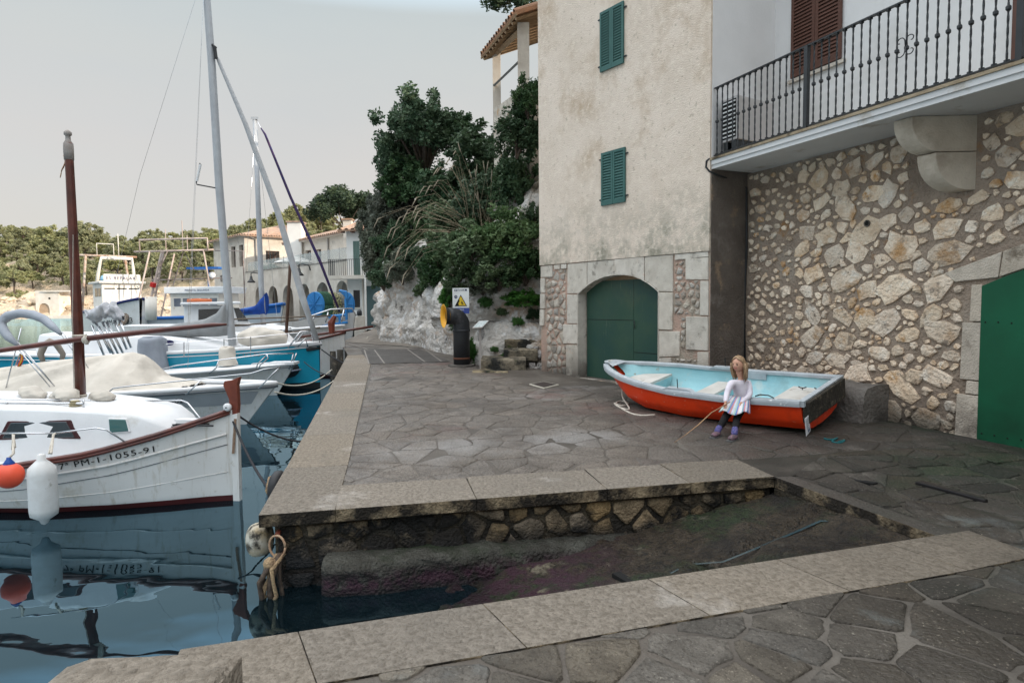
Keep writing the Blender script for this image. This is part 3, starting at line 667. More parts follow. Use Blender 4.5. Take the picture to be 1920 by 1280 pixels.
# ================================================================ stone house with balcony
M_wmort = mat('brown_wall_mortar', (.34, .265, .205), (.235, .18, .138), 3, .95, 1, 28, bd=.04, detail=8, stains=[((.32, .27, .22), 1.3, .55, .7), ((.30, .17, .08), 2.2, .62, .7), ((.07, .058, .048), 1.5, .3, .5, .6, .1)])
M_ws = mat('cream_wall_stone', (.80, .67, .53), (.60, .46, .335), 4.5, .92, 1, 26, bd=.04, var=.16, detail=8, stains=[((.46, .27, .13), 2.6, .52, .66), ((.74, .66, .56), 6, .55, .66), ((.30, .235, .18), 5, .57, .66), ((.16, .12, .09), 9, .62, .7), ((.13, .11, .085), 2, .3, .5, .5, .1)])
house = thing('stone_house', 'rubble stone house with white upper storey, iron balcony and bright green door', 'house', tuple(toW(3, 0)))
t_door, _ = ws(1842, 700); DW = 2.5; DB = -.06; zsp = ws(1846, 536)[1]; z20 = ws(1920, 507); t20 = z20[0]
def darch(t):   # door top
    x = (t-t_door)/DW*2-1; top = zsp+.42; return top-(top-zsp)*x*x
# calibrate the crown so that the curve passes the seen point
k20 = ((t20-t_door)/DW*2-1)**2; crown = (z20[1]-zsp*k20)/(1-k20)
def darch(t): x = (t-t_door)/DW*2-1; return crown-(crown-zsp)*x*x
HL = 17.; ZS = 3.64
def wcol(b, t0, t1, zl, zh, h=0, n=1, th=.3):
    for i in range(n):
        a = lerp(t0, t1, i/n); c = lerp(t0, t1, (i+1)/n)
        b.hexa([toW(a, zl(a), h), toW(c, zl(c), h), toW(c, zl(c), h-th), toW(a, zl(a), h-th), toW(a, zh(a), h), toW(c, zh(c), h), toW(c, zh(c), h-th), toW(a, zh(a), h-th)])
b = MB(); wcol(b, -.35, t_door, one(-.3), one(ZS)); wcol(b, t_door, t_door+DW, darch, one(ZS), 0, 16); wcol(b, t_door+DW, HL, one(-.3), one(ZS))
b.build('lower_wall', M_wmort, house)
q = [toW(-.2, 0, -.3), toW(HL, 0, -.3), toW(HL, 0, -7), toW(-.2, 0, -7)]
MB().prism([(p.x, p.y) for p in q], -.3, ZS+.1).build('lower_body', M_wmort, house)
WU = KT+sdr*1.48; off = (WU-W0).dot(nW)     # upper wall set back
q = [toW(-1.2, 0, off), toW(HL, 0, off), toW(HL, 0, -7), toW(-1.2, 0, -7)]
MB().prism([(p.x, p.y) for p in q], ZS+.1, 15.5).build('upper_wall', M_white, house)  # unseen upper storeys raised so their shade covers boats and masts
q = [toW(-1.5, 0, off+.5), toW(HL+.4, 0, off+.5), toW(HL+.4, 0, -7.4), toW(-1.5, 0, -7.4)]
rc = toW(HL/2, 0, -3.5)
M_tile = mat('terracotta_tile', (.36, .20, .13), (.25, .16, .11), 5, .9, .6, 30, var=.2, stains=[((.12, .10, .08), 3, .55, .7)])
rm = MB(); rm.v = [(p.x, p.y, 15.5) for p in q]+[(rc.x-wn.x*5, rc.y-wn.y*5, 17.2), (rc.x+wn.x*5, rc.y+wn.y*5, 17.2)]; rm.f = [(0, 1, 5, 4), (1, 2, 5), (2, 3, 4, 5), (3, 0, 4), (3, 2, 1, 0)]
rm.build('roof', M_tile, house)
# pipe hole, wall stones
def clear(q, t0, t1, z0, z1): return all(not (t0 < p[0] < t1 and z0 < p[1] < z1) for p in q)
ct0 = (PZ(1710, 217.6, ZS)-W0).dot(wn); ct1 = (PZ(1683, 225, ZS)-W0).dot(wn); cdep = (PZ(1710, 217.6, ZS)-W0).dot(nW)
cta, ctb = min(ct0, ct1), max(ct0, ct1)
if ctb-cta < .15: cta = ctb-.30
cz = [ws(1834, y)[1] for y in (235, 283, 355)]
def keepw(q):
    if not clear(q, t_door-.22, 99, -1, zsp+.08): return False
    for t, z in q:
        if t > t_door-.22 and z < darch(max(t_door, t))+.40 and t > t_door-.1: return False
        if cta-.30 < t < ws(1834, 235)[0]+.05 and z > cz[2]-.03: return False
    hx = ws(1628, 419); return clear(q, hx[0]-.1, hx[0]+.1, hx[1]-.1, hx[1]+.1)
WS_ = scatter_stones(1.0, 6.1, .0, ZS-.02, [(.19, 60), (.145, 500), (.11, 1500), (.08, 4500), (.052, 11000), (.032, 11000)], keepw, 5, .0075)
WS_ += scatter_stones(.05, 1.0, .0, ZS-.02, [(.085, 30), (.055, 700), (.035, 1500)], keepw, 6, .016)
lay_raw(WS_, toW, 'wall_stone', M_ws, house, .024, 14, 295, 'small_wall_stones')
hx = ws(1628, 419); MB().lathe([(.045, 0), (.045, .03), (.032, .03), (.030, -.05)], 14, toW(hx[0], hx[1], 0), nW).build('drain_pipe', M_drend, house, True)
MB().lathe([(.030, .02), (.030, .024)], 14, toW(hx[0], hx[1], 0), nW).build('pipe_mouth', M_dark, house)
# door surround
M_jamb = mat('jamb_stone', (.58, .50, .41), (.45, .385, .31), 6, .9, .9, 50, bd=.02, var=.08, stains=[((.2, .16, .12), 3, .58, .7), ((.12, .10, .08), 2, .4, .6, .5, .1)])
def wblock(p, **k): return block(p, plane=toW, parent=house, m=M_jamb, name='jamb_stone', **k)
zz = [ws(1815, y)[1] for y in (533, 603, 712, 738, 832)]
for (a, z1, z0) in ((.13, zz[0], zz[1]), (.22, zz[1], zz[2]), (.16, zz[2], zz[3]), (.26, zz[3], zz[4]-.02)):
    wblock([(t_door-a, z0), (t_door-.005, z0), (t_door-.005, z1), (t_door-a+.01, z1)], h=.045)
tt = [t_door-.32, t_door+.15, t_door+.62, t_door+1.1, t_door+1.6, t_door+2.1, t_door+2.5]
for a, c in zip(tt, tt[1:]):
    am, cm_ = max(a, t_door), c
    wblock([(a, darch(am)+(.02 if a > t_door else .05)), (c, darch(c)+.02), (c+.03, darch(c)+.30), (a+.03 if a > t_door else a-.12, darch(am)+(.30 if a > t_door else .16))], h=.035)
M_green = mat('bright_green_door', (.003, .095, .042), (.003, .075, .033), 1.6, .55, .2, 30, bd=.003, stains=[((.003, .05, .022), .8, .5, .75), ((.002, .03, .014), 3, .45, .7, .5, 0)], spec=.3)

nb_ = 4
for i in range(nb_):
    a = lerp(t_door-.01, t_door+DW, i/nb_)+.003; c = lerp(t_door-.01, t_door+DW, (i+1)/nb_)-.003; b = MB(); wcol(b, a, c, one(DB+.04), lambda t: darch(max(t_door, min(t_door+DW, t)))-.002, .050, 6, .05)
    pn = sub(b.build('door_panel', M_green, house))
    rb = MB()
    for z in (.12, 1.35, 2.0):
        for k in range(5):
            t = lerp(a+.05, c-.05, k/4)
            if z < darch(t)-.1: rb.lathe([(.009, .0), (.009, .055), (.004, .058)], 6, toW(t, z+.015*math.sin(k*3), 0), nW)
    rb.build('door_nails', M_dark, pn, kind='stuff')
# corbel
def corbel_prof(z1, z0, d1, d0):
    n = 9; P = [(d1, z1)]
    for i in range(n+1):
        a = math.pi/2*i/n; P.append((d0+(d1-d0)*math.cos(a), z1-.03-(z1-.03-z0)*math.sin(a)))
    return P+[(-.02, z0), (-.02, z1)]
M_corb = mat('corbel_stone', (.56, .49, .40), (.45, .385, .31), 4, .88, .7, 50, bd=.01, stains=[((.30, .24, .18), 1.4, .55, .75)])
tw_ = ws(1834, 235)[0]; wdt = max(.22, min(.34, abs(ct0-ct1)))
def toS(off_, z, h): k = max(0, h)/cdep; return toW(lerp(tw_, ct0, k)+off_, z, h)
for z1, z0, d1, d0 in ((ZS-.004, cz[1]+.004, cdep, cdep*.55), (cz[1]-.004, cz[2], cdep*.62, cdep*.1)):
    P = corbel_prof(z1, z0, d1, d0); n = len(P); v = [toS(-wdt, z, h) for h, z in P]+[toS(0, z, h) for h, z in P]
    o = mk('corbel_stone', v, [tuple(range(n)), tuple(reversed(range(n, 2*n)))]+[(i, n+i, n+(i+1) % n, (i+1) % n) for i in range(n)], M_corb, house); bevel(o, .008, 2, 50)
# white window shutters, brown
M_brown = mat('brown_shutter_paint', (.105, .048, .034), (.085, .04, .028), 4, .5, .2, 40, bd=.003)
def toU(t, z, h=0): return toW(t, z, off+h)
def us(px, py): p = PP(px, py, WU, nW); return ((p-W0).dot(wn), p.z)
a = us(1488, 20); c = us(1580, 100); ub = us(1488, 148); s0_, s1_ = a[0], c[0]; z0_ = ub[1]; z1_ = z0_+1.35; md = (s0_+s1_)/2
for p, q in ((s0_, md-.004), (md+.004, s1_)): louvre(house, toU, p, q, z0_, z1_, M_brown, 22, .02, .055)
MB().hexa([toU(s0_-.06, z0_-.07, .05), toU(s1_+.06, z0_-.07, .05), toU(s1_+.06, z0_-.07, -.1), toU(s0_-.06, z0_-.07, -.1), toU(s0_-.06, z0_-.02, .05), toU(s1_+.06, z0_-.02, .05), toU(s1_+.06, z0_-.02, -.1), toU(s0_-.06, z0_-.02, -.1)]).build('window_sill', M_dress, house)
s2 = us(1902, 60)[0]
louvre(house, toU, s2, s2+.5, ZS+.2, ZS+2.4, M_brown, 36, .02, .055); louvre(house, toU, s2+.51, s2+1.0, ZS+.2, ZS+2.4, M_brown, 36, .02, .055)
# balcony
bo = (KT-W0).dot(nW)     # front line offset from the stone wall
tK = (KT-W0).dot(wn); BLN = 11.
def toB(t, z, h=0): return toW(tK+t, z, bo+h)
M_bst = mat('balcony_floor_edge', (.36, .29, .20), (.24, .185, .12), 4, .9, .8, 40, bd=.015, stains=[((.08, .06, .04), 3, .55, .66)])
M_soff = mat('balcony_white_render', (.64, .635, .63), (.58, .575, .57), 1.5, .9, .4, 30, bd=.008, stains=[((.42, .38, .33), 2.2, .6, .7)])
def bbox(t0, t1, z0, z1, h0, h1): return [toB(t0, z0, h1), toB(t1, z0, h1), toB(t1, z0, h0), toB(t0, z0, h0), toB(t0, z1, h1), toB(t1, z1, h1), toB(t1, z1, h0), toB(t0, z1, h0)]
bal = sub(MB().hexa(bbox(.0, BLN, ZS, 3.765, -2.0, .0)).build('balcony_slab', M_soff, house))
MB().hexa(bbox(.02, BLN, 3.70, 3.767, -.02, .018)).build('slab_moulding', M_soff, bal)
MB().hexa(bbox(-.02, BLN, 3.769, 3.803, -2.0, .035)).build('floor_edge', M_bst, bal)
rail = sub(MB().hexa(bbox(.02, BLN, 4.845, 4.862, -.065, -.02)).build('railing', M_iron, house))
MB().hexa(bbox(.02, BLN, 3.835, 3.85, -.06, -.025)).build('bottom_rail', M_iron, rail)
def bt(px):      # t of a pixel column on the railing plane
    p = PP(px, 250, toB(0, 0, -.04), nW); return (p-W0).dot(wn)-tK
N_ = 39; ta, tb = bt(1335), bt(1320+1800/3.2); stp = (tb-ta)/37.; base = None
def baluster(h):
    b = MB(); n = 26; pts = []
    for i in range(n+1):
        z = lerp(0, 1., i/n); a = i*.55; r = .0115
        for k in range(4): b.v.append((r*math.cos(a+k*math.pi/2), r*math.sin(a+k*math.pi/2), z))
    for i in range(n):
        for k in range(4): p = i*4+k; q = i*4+(k+1) % 4; b.f.append((p, q, q+4, p+4))
    b.lathe([(.012, .47), (.026, .485), (.026, .51), (.012, .525)], 6); b.box((-.018, -.018, 0), (.018, .018, .02)); b.box((-.018, -.018, .975), (.018, .018, 1.0)); return b.build('baluster', M_iron, None)
for i in range(68):
    t = ta+stp*i
    if t > 8.5: break
    if i in (16, 38):
        MB().hexa(bbox(t-.028, t+.028, 3.806, 4.86, -.07, -.015)).build('rail_post', M_iron, rail); continue
    if base is None: base = baluster(1); o = base
    else: o = base.copy(); C.objects.link(o)
    p = toB(t, 3.848, -.042); o.location = p; o.parent = rail; o.matrix_parent_inverse = parent_m(rail).inverted()
tc_ = ta+stp*28; sc2 = MB(); cz_ = 4.36
for sx in (-1, 1):
    for sz in (-1, 1):
        P = []
        for k in range(15):
            u = k/14; a = u*4.6; r = .062*(1-u*.72); cx, cz3 = .062, .068
            P.append(toB(tc_+sx*(cx-math.cos(a)*r*.9), cz_+sz*(cz3*.9+math.sin(a)*r*.85), -.02))
        sc2.tube([toB(tc_, cz_, -.02)]+P, .006, 5)
sc2.build('scroll', M_iron, rail, True)
# cable drooping under the balcony, downpipe cable on the wall
cab = MB().tube([toB(.0, 3.80, .03), toB(-.05, 3.77, .05), toB(-.06, 3.68, .05), toB(-.0, 3.60, .03), toB(.02, 3.56, -.1), toW(-.05, 3.50, .1), toW(.02, 3.42, .03), toW(.03, 2.5, .02), toW(.0, 1.5, .03), toW(.03, .3, .02)], .018, 6)
tag(cab.build('cable', M_iron, None, True), 'black cable looping under the balcony end and down the wall corner', 'cable')
# air conditioner
ac = thing('air_conditioner', 'grey air conditioning unit standing at the far end of the balcony', 'air conditioner', tuple(KT+wn*.27+sdr*.55+Vector((0, 0, 3.8))))
def AC(a, c, z): return KT+wn*a+sdr*c+Vector((0, 0, z))
def acb(t0, t1, s0, s1, z0, z1): return [AC(t0, s0, z0), AC(t1, s0, z0), AC(t1, s1, z0), AC(t0, s1, z0), AC(t0, s0, z1), AC(t1, s0, z1), AC(t1, s1, z1), AC(t0, s1, z1)]
M_ac = mat('grey_metal', (.50, .48, .47), (.46, .44, .43), 3, .5)
bevel(MB().hexa(acb(.10, .43, .13, .97, 4.02, 4.66)).build('casing', M_ac, ac), .01)
for k in range(2): MB().hexa(acb(.14+.2*k, .20+.2*k, .14, .96, 3.806, 4.02)).build('foot', M_iron, ac)
for i in range(9): MB().hexa(acb(.13, .40, .112, .128, 4.08+i*.062, 4.10+i*.062)).build('grille_bar', M_white, ac)
MB().hexa(acb(.125, .405, .120, .1295, 4.06, 4.62)).build('grille_opening', M_dark, ac)
# bench-like block at the foot of the wall
a, c = ws(1592, 760)[0], ws(1668, 760)[0]
M_conc = mat('dark_concrete_block', (.17, .155, .14), (.10, .09, .08), 3, .9, 1, 25, bd=.03, stains=[((.04, .035, .03), 2, .45, .6, .35, .0)])
bk = MB().grid(lambda u, v: Vector((0, 0, 0)), 1, 1)
def blockpt(u, v):
    ang = v*math.pi; t = lerp(a-.35, c, u); prof = [(0, .52), (.2, .53), (.40, .50), (.47, .44), (.50, .3), (.52, -.1)]
    k = v*5; i = min(4, int(k)); h, z = [lerp(prof[i][q], prof[i+1][q], k-i) for q in (0, 1)]
    rr = fbm(t*4, z*4, h*4)*.03; return toW(t, z+rr*.6, h+rr)
bk = MB().grid(blockpt, 14, 15); e = [blockpt(1, j/15) for j in range(16)]+[toW(c, -.1, 0)]; bk.add(e, [tuple(range(17))]); e = [blockpt(0, j/15) for j in range(16)]+[toW(a-.35, -.1, 0)]; bk.add(e, [tuple(reversed(range(17)))])
tag(autosmooth(bk.build('stone_bench', M_conc), 50), 'dark rounded concrete block built against the rubble wall behind the red boat', 'stone block')
# ================================================================ red dinghy
DX = Vector((-.71, .704, 0)).normalized(); DY = Vector((-DX.y, DX.x, 0))   # local x forward, y = left side (towards the camera-left side)
ds = Vector((3.77, 7.72, zg(3.77, 7.72))); DL = 3.15
din = thing('red_rowing_boat', 'red fibreglass rowing boat with pale blue inside, pulled up on the quay', 'boat', tuple(ds+Vector((0, 0, .035))), math.atan2(DX.y, DX.x), absolute=False)
din.rotation_euler = (R_(-8), 0, math.atan2(DX.y, DX.x))
hb = lambda u: piece(u, [(0, .66), (.25, .72), (.5, .70), (.7, .60), (.83, .46), (.92, .30), (.97, .175), (1, .06)])
zs_ = lambda u: piece(u, [(0, .445), (.3, .425), (.55, .44), (.8, .50), (1, .565)])
zk = lambda u: piece(u, [(0, .035), (.5, .02), (.7, .04), (.82, .10), (.92, .21), (1, .40)])
def hull_pt(u, w, inset=0, fl=0):   # w: -1..1 across
    s = -1 if w < 0 else 1; a = abs(w); b = max(.01, hb(u)-inset); zt, z0 = zs_(u), zk(u)+fl
    P = [(0, z0), (.45*b, z0+.015), (.78*b, z0+.06), (.90*b, z0+.16*(1 if u < .8 else .7)), (.96*b, lerp(z0, zt, .66)), (b, zt)]
    k = a*5; i = min(4, int(k)); y, z = [lerp(P[i][q], P[i+1][q], k-i) for q in (0, 1)]
    x = u*DL-(inset if u > .9 else 0)-(.22*(1-(z-z0)/max(.01, zt-z0)) if u > .97 else .22*(u-.7)/.27*(1-(z-z0)/max(.01, zt-z0)) if u > .7 else 0)
    return Vector((x, s*y, z))
M_red = mat('red_boat_paint', (.90, .065, .010), (.80, .05, .009), 2.5, .38, .06, 50, coat=.15, stains=[((.80, .30, .18), 16, .63, .68), ((.42, .03, .01), 1.3, .5, .75), ((.70, .12, .05), 7, .64, .72), ((.25, .05, .03), 3, .62, .72, .28, .05)])
M_redb = mat('worn_bottom_paint', (.26, .055, .035), (.14, .05, .035), 5, .7, .4, 40, stains=[((.40, .33, .28), 6, .62, .7), ((.08, .04, .03), 3, .5, .65)])
M_blue = mat('pale_blue_paint', (.33, .58, .62), (.27, .50, .55), 2.2, .5, .12, 40, stains=[((.42, .54, .54), 4, .56, .7), ((.30, .28, .22), 7, .63, .70), ((.20, .30, .31), 1.6, .52, .75)])
M_gun = mat('grey_gunwale', (.42, .46, .49), (.33, .36, .385), 5, .55, .2, 50, stains=[((.62, .64, .65), 8, .6, .66), ((.2, .18, .16), 6, .66, .72)])
M_seat = mat('weathered_white_board', (.62, .60, .56), (.50, .48, .44), 4, .65, .2, 30, stains=[((.30, .26, .21), 5, .62, .72)])
M_dwood = mat('black_weathered_wood', (.045, .04, .032), (.02, .018, .015), 8, .85, .8, 40, stains=[((.12, .10, .075), 9, .55, .65)])
h = MB().grid(lambda a, b: hull_pt(a, b*2-1), 40, 30)
n1 = len(h.v); h.add([hull_pt(0, j/15-1) for j in range(31)], [tuple(reversed(range(31)))])
fm = []
for f in h.f:
    z = sum(h.v[i][2] for i in f)/len(f); x = sum(h.v[i][0] for i in f)/len(f)/DL
    fm.append(1 if (z < zk(x)+.062 and len(f) < 9) else 0)
o = h.build('hull', None, din, mats=[M_red, M_redb], fm=fm); autosmooth(o, 30)
MB().grid(lambda a, b: hull_pt(.015+a*.968, 1-b*2, .035, .05), 40, 30).build('inner_hull', M_blue, din, True)
# gunwale cap
def cap(side):
    def f(a, b):
        u = a; p = hull_pt(u, side); q = hull_pt(min(1, u), side, .0); w = [(.028, -.045), (.030, .0), (.022, .022), (-.045, .026), (-.06, .016), (-.062, -.02)]
        k = b*5; i = min(4, int(k)); d, z = [lerp(w[i][c], w[i+1][c], k-i) for c in (0, 1)]
        u2 = min(1, u+.01); t = (hull_pt(u2, side)-hull_pt(u2-.02, side)); t.z = 0; t.normalize(); nrm = Vector((t.y, -t.x, 0))*(-side)
        nrm = Vector((-t.y, t.x, 0))*side
        return p+nrm*d+Vector((0, 0, z))
    return f
for s in (-1, 1): autosmooth(MB().grid(cap(s), 50, 10).build('gunwale', M_gun, din, True), 50)
bw = MB().grid(lambda a, b: Vector((DL-.10+.135*math.cos((a-.5)*math.pi)*(1-.15*b)+(-.0), .115*math.sin((a-.5)*math.pi)*(1-.1*b), .615-.0*a-(.09*b if b > .5 else 0)*1.3+(.002))), 14, 4)
bw.add([(DL-.10, .115, .617), (DL-.10, -.115, .617), (DL-.24, -.2, .585), (DL-.24, .2, .585)], [(0, 3, 2, 1)])
bw.add([tuple(Vector((DL-.10+.135*math.cos((a/14-.5)*math.pi), .115*math.sin((a/14-.5)*math.pi), .615))) for a in range(15)], [tuple(range(15))])
autosmooth(bw.build('bow_cap', M_gun, din, True), 60)
# transom cap, board, paper
MB().box((-.045, -.67, .40), (.02, .67, .47)).build('transom_cap', M_gun, din)
bevel(MB().box((-.085, -.60, .20), (-.005, .62, .45)).build('transom_board', M_dwood, din), .012)
# seats
def seat(x0, x1, z, name='seat', dp=.04, full=True):
    b = MB(); n = 8
    for i in range(n):
        xa, xb = lerp(x0, x1, i/n), lerp(x0, x1, (i+1)/n); ya = hb(xa/DL)*.88-.05; yb = hb(xb/DL)*.88-.05
        b.hexa([(xa, -ya, z-dp), (xb, -yb, z-dp), (xb, yb, z-dp), (xa, ya, z-dp), (xa, -ya, z), (xb, -yb, z), (xb, yb, z), (xa, ya, z)])
    return b.build(name, M_seat, din)
seat(.08, .55, .30); seat(1.35, 1.62, .28); seat(2.30, 2.85, .37)
for x, z in ((.55, .27), (1.35, .25), (1.62, .25)): 
    y = hb(x/DL)*.86-.05; yl = y*.72; MB().hexa([(x-.01, -yl, .09), (x+.01, -yl, .09), (x+.01, yl, .09), (x-.01, yl, .09), (x-.01, -y, z), (x+.01, -y, z), (x+.01, y, z), (x-.01, y, z)]).build('seat_front', M_blue, din)
y = hb(2.3/DL)*.86-.05; yl = y*.6
sf = MB().hexa([(2.29, -yl, .10), (2.31, -yl, .10), (2.31, yl, .10), (2.29, yl, .10), (2.29, -y, .335), (2.31, -y, .335), (2.31, y, .335), (2.29, y, .335)]).build('bow_locker_front', M_blue, din)
hole = MB().lathe([(.058, 0), (.058, .006), (.045, .008)], 16, (2.288, .16, .20), (-1, 0, 0)).build('locker_hole_rim', M_gun, sf)
MB().lathe([(.046, 0), (.046, .012)], 16, (2.286, .16, .20), (-1, 0, 0)).build('locker_hole', M_dark, sf)
# rowlock pads, pins, cleats
for s in (-1, 1):
    x = 1.55; p = hull_pt(x/DL, s); MB().hexa([(x-.22, p.y-.05*s-.03, p.z+.02), (x+.22, p.y-.05*s-.03, p.z+.02), (x+.22, p.y-.05*s+.05, p.z+.02), (x-.22, p.y-.05*s+.05, p.z+.02), (x-.15, p.y-.05*s-.03, p.z+.05), (x+.15, p.y-.05*s-.03, p.z+.05), (x+.15, p.y-.05*s+.05, p.z+.05), (x-.15, p.y-.05*s+.05, p.z+.05)]).build('rowlock_pad', M_gun, din)
    MB().tube([(x, p.y-.03*s, p.z+.04), (x, p.y-.03*s, p.z+.17)], .007, 6).build('rowlock_pin', M_iron, din)
    for cx in (.18, .38):
        b = MB().tube([(cx-.05, s*.42, .34), (cx-.02, s*.42, .325), (cx+.02, s*.42, .325), (cx+.05, s*.42, .34)], .008, 5).tube([(cx, s*.42, .295), (cx, s*.42, .325)], .008, 5); b.build('cleat', M_iron, din)
MB().tube([(.30, .66, .475), (.36, .66, .50), (.46, .66, .50), (.52, .66, .475)], .008, 6).build('rail_handle', M_iron, din)
MB().tube([(DL-.02, -.02, .62), (DL-.10, .10, .64), (DL-.2, .12, .66)], .008, 6).build('bow_fitting', mat('cream_plastic', (.6, .58, .52), None, 3, .5), din)
gp = MB().box((.95, -.665, .33), (1.28, -.645, .42)).build('worn_grey_patch', M_gun, din); gp.location.y += .0
# mooring rope of the dinghy lying on the ground
M_rope = mat('white_rope', (.58, .54, .47), (.42, .38, .32), 20, .9, .6, 120, bd=.005)
def rope(name, pts, r, lab, m=M_rope, cat='rope', grp=None, n=6, parent=None):
    P = [Vector(p) for p in pts]; Q = []
    for i in range(len(P)-1):
        a = P[max(0, i-1)]; b = P[i]; c = P[i+1]; d = P[min(len(P)-1, i+2)]
        for k in range(5):
            t = k/5; Q.append(.5*((2*b)+(c-a)*t+(2*a-5*b+4*c-d)*t*t+(3*b-a-3*c+d)*t**3))
    Q.append(P[-1]); return tag(MB().tube(Q, r, n).build(name, m, parent, True), lab, cat, grp)
def gp_(px, py, dz=.012): q = PG(px, py); q.z += dz; return q
bwp = ds+DX*(DL-.25)+Vector((0, 0, .33))
rope('bow_rope', [bwp, bwp+Vector((-.05, -.15, -.2)), gp_(1180, 768), gp_(1160, 764), gp_(1152, 757), gp_(1165, 762), gp_(1178, 758), gp_(1165, 753), gp_(1155, 759), gp_(1178, 774), gp_(1200, 780), gp_(1228, 779)], .012, 'white rope hanging from the bow of the red rowing boat onto the paving')
rope('blue_rope', [gp_(1545, 824), gp_(1558, 826), gp_(1570, 823), gp_(1560, 829), gp_(1575, 832), gp_(1584, 827), gp_(1572, 830)], .01, 'short tangle of teal rope on the dark ground behind the red boat', mat('teal_rope', (.01, .10, .11), None, 9, .9))
# paper notice on the transom corner
tm = frame((-.09, .60, .235), (0, -1, 0), (.0, .02, 1))
pp = MB().tf(Matrix.Identity(4)); pp.hexa([(-.075, -.10, 0), (.075, -.10, 0), (.075, -.10, .004), (-.075, -.10, .004), (-.07, .11, 0), (.075, .10, 0), (.075, .10, .004), (-.07, .11, .004)])
pp.tf(frame((-.07, .66, .19), (.05, -1, .15), (0, .12, 1))); ppo = pp.build('paper_notice', mat('white_paper', (.70, .70, .72), (.62, .62, .65), 20, .7), din)
pr = MB(); 
for i in range(7): pr.add([(-.045, .075-.018*i, .0052), (.05-.02*(i % 3), .075-.018*i, .0052), (.05-.02*(i % 3), .069-.018*i, .0052), (-.045, .069-.018*i, .0052)], [(0, 3, 2, 1)])
pr.add([(-.01, -.085, .0052), (.05, -.085, .0052), (.05, -.05, .0052), (-.01, -.05, .0052)], [(0, 1, 2, 3)])
pr.tf(frame((-.07, .66, .19), (.05, -1, .15), (0, .12, 1))); pr.build('printed_lines', mat('grey_blue_ink', (.12, .15, .25), None, 9, .8), ppo, kind='stuff')
# ================================================================ girl
M_skin = mat('skin', (.58, .33, .235), (.54, .29, .20), 20, .55, .05, 60)
M_hair = mat('dark_blond_hair', (.40, .27, .16), (.20, .125, .07), 70, .5, .6, 160, bd=.004)
M_shirt = mat('white_lilac_shirt', (.70, .66, .72), (.62, .58, .65), 12, .9, .6, 28, bd=.012)
M_legg = mat('black_leggings', (.006, .006, .007), (.010, .010, .011), 20, .9, .3, 60)
def skin(name, J, E, m, parent, lv=2, root=0):
    """J: list of (point, radius x, radius y); E: edges; grown with a Skin modifier"""
    me = bpy.data.meshes.new(name); me.from_pydata([tuple(j[0]) for j in J], E, []); o = link(name, me, parent); me.materials.append(m)
    sk = o.modifiers.new('skin', 'SKIN'); sk.use_smooth_shade = True
    for i, j in enumerate(J): d = me.skin_vertices[0].data[i]; d.radius = (j[1], j[2] if len(j) > 2 else j[1]); d.use_root = (i == root)
    subsurf(o, lv); return o
GL = PY(1378, 812, 7.5); GL.z = zg(GL.x, GL.y)
girl = thing('person', 'small girl with long fair hair, white top and striped skirt, sitting against the red boat', 'person', tuple(GL)); 
g_ = PY
pel = g_(1389, 752, 7.66); ch = g_(1387, 727, 7.66); nk = g_(1389, 708, 7.66); hd = g_(1385, 690, 7.64)
sl_ = g_(1371, 717, 7.57); sr_ = g_(1404, 716, 7.71); el = g_(1363, 737, 7.50); er = g_(1406, 741, 7.58); wl = g_(1360, 756, 7.37); wr = g_(1388, 757, 7.44)
hl_ = g_(1377, 756, 7.60); hr_ = g_(1396, 758, 7.68); kl = g_(1362, 779, 7.46); kr = g_(1382, 782, 7.46)
al = g_(1344, 806, 7.30); ar = g_(1376, 808, 7.28); 
def foot_pt(px, py): q = PG(px, py); return q
tl_ = foot_pt(1334, 823); tr_ = foot_pt(1366, 829); al.y = 7.36; 
al = PY(1345, 808, tl_.y+.10); ar = PY(1377, 811, tr_.y+.10)
body = skin('body', [(pel, .085, .07), (ch, .082, .06), (nk, .032), (hd, .055), (sl_, .034), (el, .024), (wl, .018), (sr_, .034), (er, .024), (wr, .018), (hl_, .06), (kl, .043), (al, .03), (hr_, .06), (kr, .043), (ar, .03)],
            [(0, 1), (1, 2), (2, 3), (1, 4), (4, 5), (5, 6), (1, 7), (7, 8), (8, 9), (0, 10), (10, 11), (11, 12), (0, 13), (13, 14), (14, 15)], M_skin, girl)
skin('shirt', [(pel.lerp(ch, .12), .098, .082), (pel.lerp(ch, .6), .088, .07), (ch+Vector((0, 0, .02)), .092, .068), (nk.lerp(ch, .22), .045, .045), (sl_, .046), (el, .037), (wl.lerp(el, .08), .028), (sr_, .046), (er, .037), (wr.lerp(er, .08), .028)],
     [(0, 1), (1, 2), (2, 3), (2, 4), (4, 5), (5, 6), (2, 7), (7, 8), (8, 9)], M_shirt, girl)
skin('leggings', [(pel, .08, .07), (hl_, .058), (kl, .048), (al.lerp(kl, .25), .038), (al.lerp(kl, .02), .035), (hr_, .058), (kr, .048), (ar.lerp(kr, .25), .038), (ar.lerp(kr, .02), .035)], [(0, 1), (1, 2), (2, 3), (3, 4), (0, 5), (5, 6), (6, 7), (7, 8)], M_legg, girl)
